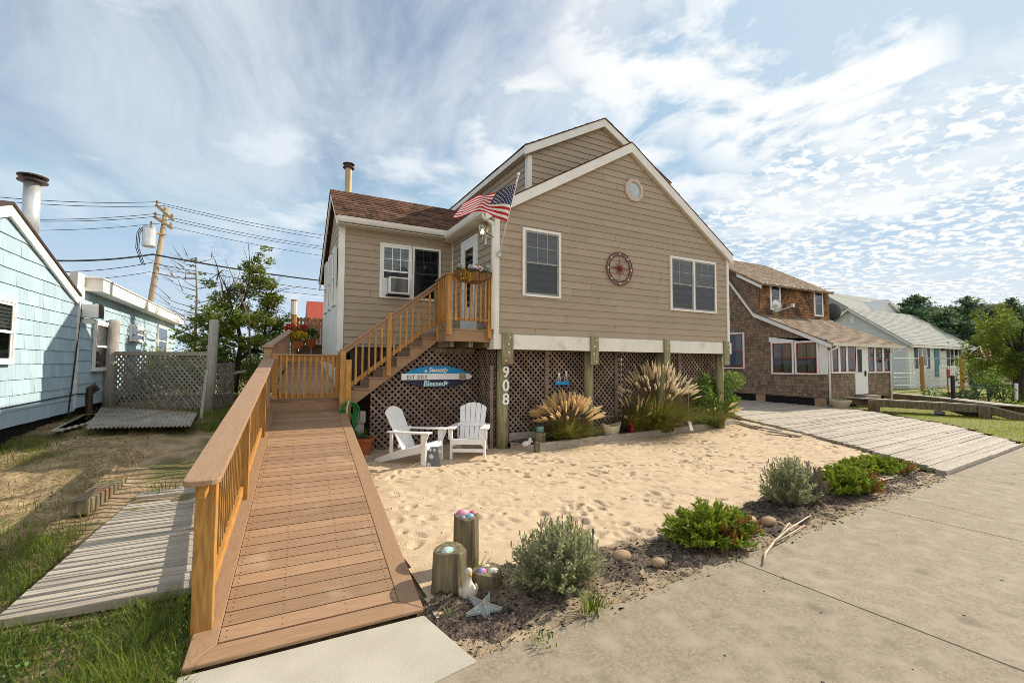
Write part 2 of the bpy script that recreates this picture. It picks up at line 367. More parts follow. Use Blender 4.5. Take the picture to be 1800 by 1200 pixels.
# ------------------------------------------------------------------ material library
M = {}
M['siding'] = mat('tan_siding', (.40, .322, .232), (.365, .293, .21), 3, (.6, .6, 6), .62, .12, 40, tint=.09, bdist=.004, c3=(.335, .265, .185), s3=.9, lo3=.52, hi3=.85)
M['trim'] = mat('white_trim', (.82, .80, .74), (.74, .72, .66), 3, rough=.5, tint=.03, bump=.03, bscale=30)
M['skirt'] = mat('weathered_white_board', (.80, .78, .70), (.72, .70, .61), 2.5, (1, 1, .35), .6, .05, c3=(.42, .42, .27), s3=2.2, lo3=.56, hi3=.82)
M['soffit'] = mat('cream_soffit', (.66, .60, .50), (.60, .54, .45), 3, rough=.6)
M['shingle'] = mat('brown_asphalt_shingle', (.165, .088, .056), (.085, .05, .036), 5, (1, 1, 1), .95, .5, 120, tint=.34, spec=.1)
M['shingle_tan'] = mat('tan_asphalt_shingle', (.31, .232, .165), (.21, .158, .115), 6, rough=.95, bump=.5, bscale=100, tint=.22, spec=.1)
M['shingle_grey'] = mat('grey_asphalt_shingle', (.37, .38, .34), (.31, .32, .29), 6, rough=.95, bump=.4, bscale=90, tint=.1, spec=.1)
M['composite'] = mat('brown_composite_board', (.355, .222, .128), (.29, .178, .102), 5, (1.2, 14, 14), .55, .14, 30, tint=.17, spec=.3, c3=(.47, .34, .23), s3=2.6, lo3=.60, hi3=.86)
M['composite_y'] = mat('brown_composite_rail', (.365, .228, .132), (.31, .19, .108), 5, (14, 1.0, 14), .55, .15, 30, tint=.06, spec=.3)
M['cedar'] = mat('golden_stained_wood', (.50, .265, .075), (.33, .16, .04), 5, (9, 9, 1.1), .5, .2, 24, tint=.18, c3=(.16, .075, .03), s3=5, lo3=.64, hi3=.78)
M['cedar_y'] = mat('golden_stained_rail', (.50, .25, .065), (.36, .165, .04), 5, (9, 1.1, 9), .5, .2, 24, tint=.12)
M['cedar_x'] = mat('golden_stained_beam', (.46, .24, .07), (.33, .155, .04), 5, (1.1, 9, 9), .55, .2, 24, tint=.14)
M['lattice'] = mat('weathered_lattice', (.285, .215, .17), (.185, .135, .105), 6, rough=.85, bump=.2, bscale=40, tint=.3)
M['lattice_grey'] = mat('grey_lattice', (.30, .275, .24), (.21, .19, .165), 6, rough=.85, bump=.2, bscale=40, tint=.2)
M['pile'] = mat('green_tinged_pile', (.235, .195, .11), (.105, .085, .05), 4, (7, 7, .7), .85, .5, 12, c3=(.17, .085, .05), s3=2.3, lo3=.57, hi3=.72, tint=.12, bdist=.015)
M['post_green'] = mat('green_treated_pile', (.33, .315, .175), (.20, .19, .10), 4, (7, 7, .7), .85, .5, 12, c3=(.22, .12, .07), s3=2.3, lo3=.58, hi3=.75, tint=.1, bdist=.015)
M['grey_wood'] = mat('silvered_wood', (.42, .39, .34), (.29, .265, .225), 5, (10, 10, 1.2), .85, .4, 18, tint=.18)
M['grey_wood_x'] = mat('silvered_timber', (.42, .37, .30), (.26, .225, .18), 5, (1.2, 10, 10), .85, .4, 18, tint=.18)
M['drive'] = mat('bleached_plank', (.46, .41, .335), (.32, .28, .225), 4, (.9, 10, 6), .8, .35, 22, tint=.14, c3=(.26, .215, .16), s3=1.6, lo3=.55, hi3=.78)
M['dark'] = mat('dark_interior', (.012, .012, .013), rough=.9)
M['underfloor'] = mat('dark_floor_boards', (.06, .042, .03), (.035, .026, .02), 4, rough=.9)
M['sash'] = mat('grey_sash', (.30, .30, .285), rough=.5)
M['sash_dark'] = mat('dark_screen_frame', (.035, .036, .037), rough=.5)
M['blind'] = mat('pale_blind', (.60, .63, .62), rough=.6)
M['blind_dim'] = mat('dim_blind', (.27, .29, .285), rough=.6)
M['pane'] = glass_mat('window_pane', (.74, .81, .82), .42, .015, .8)
M['pane_low'] = glass_mat('lower_pane', (.62, .67, .69), .36, .03, .62)
M['screen'] = glass_mat('screened_pane', (.42, .45, .47), .18, .08, .5)
M['white_paint'] = mat('white_paint', (.82, .82, .80), (.77, .77, .74), 4, rough=.42, bump=.04, bscale=25)
M['metal'] = mat('galvanised_metal', (.68, .70, .70), (.58, .60, .60), 6, rough=.38, metal=.6)
M['black_iron'] = mat('black_iron', (.018, .018, .018), rough=.45)
M['flue'] = mat('cream_flue_pipe', (.52, .40, .24), (.44, .33, .19), 4, rough=.5, metal=.2)
M['flue_cap'] = mat('dark_flue_cap', (.07, .055, .045), (.11, .07, .045), 8, rough=.6, metal=.5)
M['plastic_green'] = mat('green_hose', (.015, .23, .055), (.01, .17, .04), 8, rough=.35)
M['terracotta'] = mat('terracotta', (.50, .155, .06), (.42, .12, .045), 6, rough=.8, bump=.1)
M['soil'] = mat('dark_soil', (.055, .038, .026), (.03, .022, .016), 20, rough=.95, bump=.5)

# ------------------------------------------------------------------ ground, sand, walks
M['earth'] = mat('bare_earth', (.34, .245, .135), (.19, .135, .07), 1.3, rough=.95, bump=.6, bscale=14, c3=(.085, .10, .03), s3=.55, lo3=.50, hi3=.66, world=True, bdist=.04)
M['yard'] = mat('sandy_yard', (.43, .315, .19), (.23, .165, .095), 5, rough=.95, bump=.9, bscale=22, c3=(.125, .115, .042), s3=1.3, lo3=.45, hi3=.60, world=True, bdist=.03)
M['sand'] = mat('beach_sand', (.60, .47, .32), (.52, .40, .27), 3.5, rough=.95, bump=.55, bscale=60, c3=(.42, .30, .175), s3=5, lo3=.55, hi3=.80, world=True, bdist=.02, spec=.15)
M['mulch'] = mat('bark_mulch', (.075, .055, .042), (.23, .175, .13), 42, rough=.95, bump=1.0, bscale=60, c3=(.33, .25, .165), s3=4.2, lo3=.52, hi3=.70, world=True, bdist=.03, contrast=(.42, .68))
M['concrete'] = mat('sidewalk_concrete', (.345, .29, .21), (.235, .193, .135), 48, rough=.9, bump=.5, bscale=160, c3=(.36, .305, .225), s3=6, lo3=.48, hi3=.70, world=True, bdist=.006, tint=.05, c4=(.17, .14, .10), s4=3.4, lo4=.60, hi4=.80, contrast=(.32, .68))
M['pad'] = mat('pale_concrete', (.47, .44, .36), (.41, .38, .31), 3, rough=.9, bump=.4, bscale=120, c3=(.20, .185, .15), s3=46, lo3=.70, hi3=.76, world=True, bdist=.006)
M['lawn'] = mat('mown_lawn', (.17, .20, .03), (.22, .21, .045), 3, rough=.95, bump=.6, bscale=40, world=True, bdist=.04)
far = MB(); far.poly([(-900, -60, -.06), (900, -60, -.06), (900, 1500, -.06), (-900, 1500, -.06)]); tag(far.build('ground', M['earth']), kind='structure')
# left lot
def z_yard(x, y):
    n = .014*vnoise(x, y, .9, 1)+.012*vnoise(x, y, .28, 2)+.014*vnoise(x, y, .14, 3)
    return gh(x, y)+.01+n*sstep(3.0, 5, y)
tag(sheet('yard', M['yard'], -14, 1.35, -1.0, 28, .07, None, z_yard), kind='structure')
# sidewalk line
SW0 = G(840, 1165); SWd = nrm(G(1640, 850)-SW0); SWn = V(SWd[1], -SWd[0], 0)   # SWn points to the street
sw = MB()
jt = [-6.0, -4.5, -3.0, -1.52] + [float((G(x, y)-SW0)@SWd) for x, y in ((1310, 996), (1567, 904))]
jt = sorted([-9., -6, -3, -.6, jt[4], jt[5], jt[5]+3.1, jt[5]+6.2, jt[5]+9.3, jt[5]+12.4, 30.])
for a, c in zip(jt[:-1], jt[1:]):
    for r0, r1 in ((0, 3.3),):
        sw.rt(); o = SW0+SWd*(a+.006)+SWn*r0; o[2] = -.08; sw.obox(o, SWd*(c-a-.012), SWn*(r1-r0), V(0, 0, .11))
sw.mi = 1
def crack(a, r, da, dr_, n=26):
    p = [SW0+SWd*(a+da*i/n+random.gauss(0, .018))+SWn*(r+dr_*i/n+random.gauss(0, .018))+V(0, 0, .0322-SW0[2]) for i in range(n+1)]
    for i in range(n):
        d = nrm(p[i+1]-p[i]); s = V(-d[1], d[0], 0)*random.uniform(.0012, .0034); sw.add([p[i]-s, p[i+1]-s, p[i+1]+s, p[i]+s], [(0, 1, 2, 3)])
crack(jt[5]+.9, .0, -.3, 1.55); crack(jt[6]+1.6, 1.58, .7, -1.5); crack(jt[6]+.25, .25, 1.3, .5, 40)
for i in range(70):
    q = SW0+SWd*random.uniform(-1, 11)+SWn*random.uniform(.05, 3.2); q[2] = .0323; r = random.uniform(.004, .013); sw.add([q+V(r*random.uniform(.6, 1.2)*math.cos(t), r*random.uniform(.6, 1.2)*math.sin(t), 0) for t in np.linspace(0, 6.283, 8)[:-1]], [tuple(range(7))])
tag(sw.build('sidewalk', [M['concrete'], M['soil']], bevel=.004), kind='structure')
pd = MB(); pdp = [G(312, 1192, .035), G(745, 1082, .035), G(838, 1163, .035), G(790, 1186, .035), (-.25, 2.2, .035), (-.47, 2.2, .035)]
pdp = [(p[0], p[1], -.05) for p in pdp]; pd.prism(pdp, (0, 0, .092)); tag(pd.build('pavement', M['pad'], bevel=.006), kind='structure')
# driveway outline (planks laid crosswise)
DL = [(3.18, 9.44), (5.21, 10.93), (7.04, 12.04), (8.73, 12.93), (10.47, 14.5), (14., 16.6)]
DR = [(3.18, 13.6), (3.75, 14.6), (5.41, 16.9), (9.07, 20.0), (11.57, 20.0), (14., 20.2)]
dl = lambda y: np.interp(y, *zip(*DL)); dr = lambda y: np.interp(y, *zip(*DR))
ang = math.atan2(SWd[1], SWd[0]); dv = MB(); y = 3.2
while y < 13.8:
    wv = .148; x0, x1 = float(dl(y))+random.uniform(-.05, .05), float(dr(y+.4))+random.uniform(-.12, .16)
    cuts = [x0]+sorted(random.uniform(x0+1, x1-1) for _ in range(random.choice((0, 1, 1, 1))))+[x1]
    for a, c in zip(cuts[:-1], cuts[1:]):
        if c-a < .3: continue
        k = math.tan(ang); ya, yc = y+(a-9.44)*k, y+(c-9.44)*k; dv.rt(); z = .085+random.uniform(-.007, .007)
        h = lambda: random.uniform(-.006, .006)
        dv.hexa([(a+.004, ya+.005, .0), (c-.004, yc+.005, .0), (c-.004, yc+wv-.005, .0), (a+.004, ya+wv-.005, .0), (a+.004, ya+.005, z+h()), (c-.004, yc+.005, z+h()), (c-.004, yc+wv-.005, z+h()), (a+.004, ya+wv-.005, z+h())])
    y += wv
tag(dv.build('driveway', M['drive']), kind='structure')
# sand yard with footprints
SANDP = [(1.02, 2.9), (1.35, 9.5), (4.1, 9.5), (4.2, 8.6), (12.6, 9.3), (13.3, 9.1), (12.8, 8.6), (11.9, 7.0), (10.75, 5.2), (9.6, 3.6), (8.9, 3.5)]
nd = 1700; dx, dy = rng.uniform(1.2, 12.6, nd), rng.uniform(3.0, 8.8, nd); ds = rng.uniform(.022, .055, nd); dd = rng.uniform(.008, .034, nd)*np.where(np.sin(dx*1.9)+np.cos(dy*2.3+dx) > -.3, 1, .35); da = rng.uniform(0, np.pi, nd)
def z_sand(x, y):
    z = .030+.010*vnoise(x, y, 1.1, 5)+.0035*vnoise(x, y, .3, 6)+.002*vnoise(x, y, .13, 7)+.0022*vnoise(x, y, .07, 8)
    for i in range(nd):
        m = (np.abs(x-dx[i]) < .4) & (np.abs(y-dy[i]) < .4)
        if not m.any(): continue
        u = (x[m]-dx[i])*math.cos(da[i])+(y[m]-dy[i])*math.sin(da[i]); v = -(x[m]-dx[i])*math.sin(da[i])+(y[m]-dy[i])*math.cos(da[i])
        r2 = (u/1.7)**2+v**2; s2 = ds[i]**2; z[m] += dd[i]*(-1.25*np.exp(-(r2/s2)**2)+.22*np.exp(-(np.sqrt(r2)-1.5*ds[i])**2/(.25*s2)))
    return z
sheet('sand', M['sand'], 1.0, 13.4, 2.9, 9.6, .026, inpoly(SANDP), z_sand)
# planting strip along the sidewalk
ms = [G(x, y) for x, y in ((745, 1045), (870, 1003), (1085, 962), (1190, 935), (1345, 868), (1480, 815), (1545, 772), (1600, 790), (1648, 815))]
mline_x = [float((p-SW0)@SWd) for p in ms]; mline_w = [float(-(p-SW0)@SWn) for p in ms]
def z_mulch(x, y):
    a = (x-SW0[0])*SWd[0]+(y-SW0[1])*SWd[1]; w = -((x-SW0[0])*SWn[0]+(y-SW0[1])*SWn[1])
    wm = np.interp(a, mline_x, mline_w)+.09*vnoise(x, y, .35, 11)
    e = sstep(.0, .18, wm-w)*sstep(-.35, .3, a+.1)*(1-sstep(8.0, 8.5, a))*sstep(.0, .40, w+.12*vnoise(x, y, .22, 17)); n = .012*vnoise(x, y, .16, 12)+.011*vnoise(x, y, .07, 13)+.008*vnoise(x, y, .04, 14)
    return -.02+(.072+n)*e+.012*sstep(0, .5, w)*e
sheet('mulch', M['mulch'], .75, 10.2, 2.35, 4.9, .022, lambda x, y: z_mulch(x, y) > .004, z_mulch)
M['dirt'] = mat('sandy_dirt', (.40, .31, .205), (.25, .19, .125), 9, rough=.95, bump=.7, bscale=50, c3=(.12, .09, .065), s3=7, lo3=.52, hi3=.72, world=True, bdist=.02)
DIRTP = [tuple((SW0+SWd*a_-SWn*w_)[:2]) for a_, w_ in ((-.7, -.02), (8.55, -.02), (8.4, .35), (7.0, .9), (5.0, .9), (3.0, .9), (.5, .75), (-.2, .6))]
sheet('dirt', M['dirt'], .5, 10.2, 2.2, 4.9, .03, inpoly(DIRTP), lambda x, y: .016+.005*vnoise(x, y, .2, 31)+.004*vnoise(x, y, .07, 32))
ch = []; n = 26000; cx = rng.uniform(.9, 9.3, n); cy = rng.uniform(2.5, 4.6, n)
a_ = (cx-SW0[0])*SWd[0]+(cy-SW0[1])*SWd[1]; w_ = -((cx-SW0[0])*SWn[0]+(cy-SW0[1])*SWn[1]); wm_ = np.interp(a_, mline_x, mline_w)
k_ = (w_ > rng.exponential(.16, n)-.10) & (w_ < wm_+rng.normal(0, .05, n)) & (a_ > -.1+rng.normal(0, .1, n)); P_ = np.stack([cx[k_], cy[k_], np.maximum(z_mulch(cx[k_], cy[k_])+.006, np.where(w_[k_] < 0, .036, .024))], 1)
v_, f_, t_ = leaves(P_, rng.uniform(.012, .045, len(P_)), .3, .75)
M['chips'] = mat('bark_chips', (.11, .085, .065), (.06, .045, .035), 9, rough=.95, tint=.95)
o = fast('bark_chips', v_, f_, M['chips'], tint=t_**2); o['kind'] = 'stuff'
n = 2600; P_ = np.stack([rng.uniform(1.1, 12.5, n), rng.uniform(3.4, 9., n), np.zeros(n)], 1); k_ = inpoly(SANDP)(P_[:, 0], P_[:, 1]); P_ = P_[k_]; P_[:, 2] = .042; v_, f_, t_ = leaves(P_, rng.uniform(.008, .026, len(P_)), .5, .8); o = fast('sand_debris', v_, f_, M['chips'], tint=t_); o['kind'] = 'stuff'
# lawn on the right
LAWNP = [(13.6, 3.35), (14.9, 3.75), (17.2, 5.4), (20.3, 9.0), (20.3, 12), (24, 30), (70, 30), (70, 8.0), (40, 5.2), (25, 4.2)]
sheet('lawn', M['lawn'], 13.4, 70, 3, 30, .25, inpoly(LAWNP), lambda x, y: .02+.015*np.sin(x*1.1)*np.sin(y*1.3))

# ------------------------------------------------------------------ windows
def window(parent, o, U, Nn, w, h, units=1, casing='trim', sash='sash', cw=.055, grid=(3, 2), pane='pane', blind='blind_dim', name='window', label=None, slat=.05, open_=1.0, mid=.5, lowblind=True):
    o, U, Nn = V(*o), nrm(U), nrm(Nn); Z = V(0, 0, 1); P = lambda u, v, n: o+U*u+Z*v+Nn*n
    def rect(b, u0, u1, v0, v1, n0, n1): b.obox(P(u0, v0, n0), U*(u1-u0), Z*(v1-v0), Nn*(n1-n0))
    b = MB(); rect(b, 0, cw, 0, h, 0, .05); rect(b, w-cw, w, 0, h, 0, .05); rect(b, cw, w-cw, h-cw, h, 0, .05); rect(b, cw, w-cw, 0, cw*.8, 0, .058)
    uw = (w-2*cw-(units-1)*cw)/units
    for k in range(1, units): rect(b, cw+k*uw+(k-1)*cw, cw+k*uw+k*cw, cw*.8, h-cw, 0, .05)
    f = b.build(name, M[casing], parent)
    if label: f['label'] = label
    sb, pb, bb, pl_ = MB(), MB(), MB(), MB(); v0, v1 = cw*.8, h-cw; vm = v0+(v1-v0)*mid; sw_ = .04
    for k in range(units):
        u0 = cw+k*(uw+cw); u1 = u0+uw
        rect(bb, u0, u1, v0, v1, .001, .0135)
        for (a, c, n0) in ((vm-.02, v1, .034), (v0, vm+.02, .026)):
            rect(sb, u0, u0+sw_, a, c, n0-.012, n0+.008); rect(sb, u1-sw_, u1, a, c, n0-.012, n0+.008); rect(sb, u0+sw_, u1-sw_, a, a+sw_, n0-.012, n0+.008); rect(sb, u0+sw_, u1-sw_, c-sw_, c, n0-.012, n0+.008)
            (pb if a > v0+.05 else pl_).poly([P(u0+sw_, a+sw_, n0), P(u1-sw_, a+sw_, n0), P(u1-sw_, c-sw_, n0), P(u0+sw_, c-sw_, n0)])
            if a > v0+.05:
                for i in range(1, grid[0]): uu = u0+sw_+(u1-u0-2*sw_)*i/grid[0]; rect(sb, uu-.008, uu+.008, a+sw_, c-sw_, n0-.004, n0+.0045)
                for i in range(1, grid[1]): vv = a+sw_+(c-a-2*sw_)*i/grid[1]; rect(sb, u0+sw_, u1-sw_, vv-.008, vv+.008, n0-.0035, n0+.004)
    ss = sb.build('sash', M[sash], f); pb.build('pane', M[pane], f); pl_.build('pane', M[pane if pane == 'screen' else 'pane_low'], f); bb.build('backing', M['dark'], f)
    if blind:
        lb = MB()
        for k in range(units):
            u0 = cw+k*(uw+cw)+.02; u1 = u0+uw-.04; v = v1-.02; vb = v0+(v1-v0)*(1-open_)
            while v > vb:
                lb.obox(P(u0, v-slat*.74, .0142), U*(u1-u0), Z*(slat*.74)+Nn*.006, Nn*.0022); v -= slat
        lb.build('blind', M[blind], f)
    return f

# ------------------------------------------------------------------ the tan beach house
house = thing('beach_house', (7.5, 8.21, 0), 'tan clapboard beach house on wooden piles with white trim and numbers 908', 'house')
YF = 8.21; XL, XR = 3.94, 11.02; RL, RP, RR = (3.68, 4.83), (7.5, 7.05), (11.12, 4.73)
sl_l = (RP[1]-RL[1])/(RP[0]-RL[0]); sl_r = (RP[1]-RR[1])/(RR[0]-RP[0])
Z3 = (0, 0, 1)
def fl(z): return max(XL, RL[0]+(z+.14-RL[1])/sl_l)
def fr(z): return min(XR, RR[0]-(z+.14-RR[1])/sl_r)
b = MB(); clad(b, (0, YF, 0), (1, 0, 0), Z3, (0, -1, 0), 2.33, 6.93, .153, fl, fr, w=(2.2, 3.66), lift=.021, gap=.003, tmin=.2, tmax=.8); b.build('siding', M['siding'], house)
b = MB(); b.prism([(XL, YF+.004, 2.1), (XR, YF+.004, 2.1), (XR, YF+.004, 4.66), (7.5, YF+.004, 6.94), (XL, YF+.004, 4.84)], (0, 9.0, 0)); b.build('wall_core', M['siding'], house)
b = MB(); clad(b, (XL, 0, 0), (0, -1, 0), Z3, (-1, 0, 0), 2.33, 4.72, .153, lambda z: -10.65, lambda z: -YF, w=(2.5, 3.66), lift=.021, gap=.003, tmin=.2, tmax=.8); b.build('siding', M['siding'], house)
# trim
b = MB(); b.box(XL-.025, XL+.085, YF-.036, YF-.0, 2.33, 4.86).box(XR-.07, XR+.022, YF-.032, YF, 2.33, 4.70).box(XR+.001, XR+.022, YF, YF+.09, 2.33, 4.7).box(XL-.026, XL-.001, YF, YF+.10, 2.33, 4.8).box(XL-.03, XL, 10.58, 10.64, 2.33, 4.74)
b.pieces('corner_board', M['trim'], house)
b = MB(); b.box(XL-.04, XR+.045, YF-.055, YF-.003, 2.03, 2.33).box(XL-.04, XL+.0, YF-.0, YF+.28, 2.03, 2.33); b.pieces('skirt_board', M['skirt'], house)
b = MB()
for (a, c, s) in ((RL, RP, 1), (RP, RR, -1)):
    a, c = V(a[0], 8.09, a[1]-.019), V(c[0], 8.09, c[1]-.019); b.prism([a, c, c-V(0, 0, .225), a-V(0, 0, .225)], (0, .035, 0))
b.pieces('rake_board', M['trim'], house)
b = MB(); b.prism([(RL[0], 8.125, RL[1]-.235), (RP[0], 8.125, RP[1]-.235), (RR[0], 8.125, RR[1]-.235), (RR[0], 8.125, RR[1]-.21), (RP[0], 8.125, RP[1]-.21), (RL[0], 8.125, RL[1]-.21)], (0, .09, 0)); b.build('rake_soffit', M['soffit'], house)
def roof(parent, p, th=.03, m='shingle', expo=.14, w=(.16, .42), name='roof', edge='flue_cap'):   # p: eave left, eave right, ridge right, ridge left
    p = [V(*q) for q in p]; U = nrm(p[1]-p[0]); Nn = nrm(np.cross(p[1]-p[0], p[3]-p[0])); Vv = np.cross(Nn, U); q2 = [((q-p[0])@U, (q-p[0])@Vv) for q in p]; h = q2[3][1]
    b = MB(); b.prism([q-Nn*th for q in p], Nn*(th-.004)); ob = b.build(name, M[m], parent)
    s = MB(); clad(s, p[0], U, Vv, Nn, 0, h, expo, lambda v: q2[0][0]+(q2[3][0]-q2[0][0])*v/h, lambda v: q2[1][0]+(q2[2][0]-q2[1][0])*v/h, w=w, lift=.012, gap=.003, jit=.004, vjit=.006)
    s.build('shingles', M[m], ob); return ob
roof(house, [(RL[0], 17.2, RL[1]), (RL[0], 8.083, RL[1]), (RP[0], 8.083, RP[1]), (RP[0], 17.2, RP[1])], .018, expo=.2, w=(.3, .9))
roof(house, [(RR[0], 8.083, RR[1]), (RR[0], 17.2, RR[1]), (RP[0], 17.2, RP[1]), (RP[0], 8.083, RP[1])], .018, expo=.4, w=(1.5, 3))
# eave gutters and soffits
def gutter(parent, p, q, out, name='gutter'):
    p, q, out = V(*p), V(*q), V(*out); pr = [(0, 0), (.075, 0), (.10, .045), (.115, .115), (.10, .115), (.088, .05), (.068, .012), (0, .012)]
    b = MB(); b.prism([p+out*a+V(0, 0, c) for a, c in pr], q-p); return b.build(name, M['trim'], parent)
g1 = gutter(house, (3.70, 8.12, 4.735), (3.70, 10.33, 4.735), (-1, 0, 0)); g2 = gutter(house, (1.18, 10.38, 4.80), (3.70, 10.38, 4.80), (0, -1, 0))
b = MB(); b.tube([(3.66, 8.18, 4.74), (3.66, 8.18, 4.66), (3.865, 8.165, 4.55), (3.875, 8.165, 4.4), (3.875, 8.165, 2.42)], .036, 8); b.build('downspout', M['trim'], g1, smooth=True)
b = MB(); b.box(3.66, 3.935, 8.13, 10.6, 4.715, 4.735).box(1.2, 3.9, 10.36, 10.66, 4.765, 4.785); b.build('soffit', M['soffit'], house)
# upper storey set back
UY, UX0, UX1, UZ = 9.25, 5.29, 9.73, 6.86; UR = (7.51, 8.13); us = (UR[1]-UZ)/(UR[0]-5.15)
b = MB(); clad(b, (0, UY, 0), (1, 0, 0), Z3, (0, -1, 0), 5.6, 8.03, .153, lambda z: max(UX0, 5.15+(z+.14-UZ)/us), lambda z: min(UX1, 9.87-(z+.14-UZ)/us), w=(1.8, 3.6), lift=.021, gap=.003, tmin=.2, tmax=.8)
clad(b, (UX0, 0, 0), (0, -1, 0), Z3, (-1, 0, 0), 5.6, 6.82, .153, lambda z: -15., lambda z: -UY, w=(2.5, 3.66), lift=.021, gap=.003, tmin=.2, tmax=.8); b.build('siding', M['siding'], house)
b = MB(); b.prism([(UX0+.004, UY+.004, 5.3), (UX1, UY+.004, 5.3), (UX1, UY+.004, 6.8), (7.51, UY+.004, 8.0), (UX0+.004, UY+.004, 6.8)], (0, 5.8, 0)); b.build('wall_core', M['siding'], house)
b = MB()
for a, c in (((5.13, UZ), UR), (UR, (9.87, UZ))): b.prism([(a[0], UY-.15, a[1]-.018), (c[0], UY-.15, c[1]-.018), (c[0], UY-.15, c[1]-.22), (a[0], UY-.15, a[1]-.22)], (0, .035, 0))
b.prism([(5.13, UY-.115, UZ-.17), (5.13, 15.1, UZ-.17), (5.13, 15.1, UZ-.03), (5.13, UY-.115, UZ-.03)], (.022, 0, 0)); b.pieces('rake_board', M['trim'], house)
b = MB(); b.box(5.155, UX0, UY-.11, 15.05, UZ-.155, UZ-.135).prism([(5.16, UY-.11, UZ-.20), UR[:1]+(UY-.11,)+(UR[1]-.21,), (9.86, UY-.11, UZ-.20), (9.86, UY-.11, UZ-.18), UR[:1]+(UY-.11,)+(UR[1]-.19,), (5.16, UY-.11, UZ-.18)], (0, .11, 0)); b.build('soffit', M['soffit'], house)
b = MB(); b.box(UX0-.022, UX0+.10, UY-.03, UY+.0, 5.5, UZ-.16).box(UX0-.022, UX0-.001, UY, UY+.09, 5.5, UZ-.16); b.pieces('corner_board', M['trim'], house)
roof(house, [(5.12, 15.1, UZ), (5.12, UY-.17, UZ), (UR[0], UY-.17, UR[1]), (UR[0], 15.1, UR[1])], .017, expo=.2, w=(.5, 1)); roof(house, [(9.88, UY-.17, UZ), (9.88, 15.1, UZ), (UR[0], 15.1, UR[1]), (UR[0], UY-.17, UR[1])], .017, expo=.4, w=(1, 2))
# side wing
WY, WX = 10.65, 1.30
b = MB(); clad(b, (0, WY, 0), (1, 0, 0), Z3, (0, -1, 0), 2.17, 4.78, .153, lambda z: WX, lambda z: 3.93, w=(2.7, 3.66), lift=.021, gap=.003, tmin=.2, tmax=.8)
wr = [(10.30, 4.93), (11.57, 5.90), (14.05, 3.98)]
def wl_(z): return -(14.0 if z < 3.86 else 14.0-(z-3.86)*1.29)
def wr_(z): return -(10.65 if z < 5.03 else 10.65+(z-5.03)*1.31)
clad(b, (WX, 0, 0), (0, -1, 0), Z3, (-1, 0, 0), 3.45, 5.75, .153, wl_, wr_, w=(2.5, 3.6), tmin=.2, tmax=.8); b.build('siding', M['siding'], house)
b = MB(); b.prism([(WX+.004, 10.654, 2.1), (WX+.004, 14.0, 2.1), (WX+.004, 14.0, 3.9), (WX+.004, 11.57, 5.78), (WX+.004, 10.654, 5.0)], (4, 0, 0)); b.build('wall_core', M['siding'], house)
b = MB(); b.box(WX-.03, WX-.001, 10.72, 14.0, .9, 3.45); b.build('side_panel', M['trim'], house)
b = MB(); b.box(WX-.034, WX+.09, WY-.03, WY, 1.95, 4.78).box(WX-.036, WX-.001, WY, WY+.10, .95, 5.0); b.pieces('corner_board', M['trim'], house)
b = MB()
for a, c in ((wr[0], wr[1]), (wr[1], wr[2])): b.prism([(1.16, a[0], a[1]-.02), (1.16, c[0], c[1]-.02), (1.16, c[0], c[1]-.19), (1.16, a[0], a[1]-.19)], (.03, 0, 0))
b.pieces('rake_board', M['trim'], house)
roof(house, [(1.14, 10.28, 4.93), (6.2, 10.28, 4.93), (6.2, 11.57, 5.91), (1.14, 11.57, 5.91)], .03, expo=.125, w=(.12, .34))
roof(house, [(6.2, 14.05, 3.99), (1.14, 14.05, 3.99), (1.14, 11.57, 5.91), (6.2, 11.57, 5.91)], .03, expo=.4, w=(1, 2))
for y0 in (10.98, 11.9, 12.8):
    w = window(house, (WX-.031, y0+.5, 3.05), (0, -1, 0), (-1, 0, 0), .5, 1.35, 1, sash='white_paint', blind=None)
ch_ = MB(); cp = PY(612, 340, 12.5); ch_.lathe((cp[0], 12.5, 0), [(.088, 5.2), (.088, cp[2]+.78)], 18); chim = ch_.build('flue_pipe', M['flue'], house, smooth=False)
b = MB(); zc = cp[2]+.66; b.lathe((cp[0], 12.5, 0), [(.10, zc), (.145, zc+.01), (.145, zc+.035), (.10, zc+.045)], 18).lathe((cp[0], 12.5, 0), [(.095, zc+.06), (.095, zc+.10)], 18).lathe((cp[0], 12.5, 0), [(.145, zc+.11), (.15, zc+.125), (.04, zc+.16)], 18); b.build('flue_cap', M['flue_cap'], chim)
# windows and door
window(house, (4.563, YF, 3.144), (1, 0, 0), (0, -1, 0), .948, 1.44, 1, label='single sash window with grey frame left of the wall compass')
window(house, (8.807, YF, 3.097), (1, 0, 0), (0, -1, 0), 1.704, 1.377, 2, label='pair of sash windows at the right end of the front wall')
wA = window(house, (2.155, WY, 3.24), (1, 0, 0), (0, -1, 0), .76, 1.28, 1, sash='white_paint', blind='blind', label='white sash window with an air conditioner in it')
wB = window(house, (2.905, WY, 3.24), (1, 0, 0), (0, -1, 0), .715, 1.28, 1, sash='sash_dark', pane='screen', blind='blind_dim', label='dark screened sash window of the side wing')
oc = V(7.632, YF, 5.93)
def octring(r0, r1, n0, n1, rx=1., ry=1.):
    b = MB()
    for k in range(8):
        t0, t1 = math.pi*(k+.5)/4, math.pi*(k+1.5)/4; P = lambda r, t, n: (oc[0]+r*math.cos(t), YF-n, oc[2]+r*math.sin(t))
        b.add([P(r0, t0, n0), P(r1, t0, n0), P(r1, t1, n0), P(r0, t1, n0), P(r0, t0, n1), P(r1, t0, n1), P(r1, t1, n1), P(r0, t1, n1)], [(4, 7, 6, 5), (0, 4, 5, 1), (2, 6, 7, 3), (1, 5, 6, 2), (0, 3, 7, 4)])
    return b
M['oct'] = mat('weathered_oct_frame', (.62, .50, .40), (.52, .40, .32), 8, rough=.7)
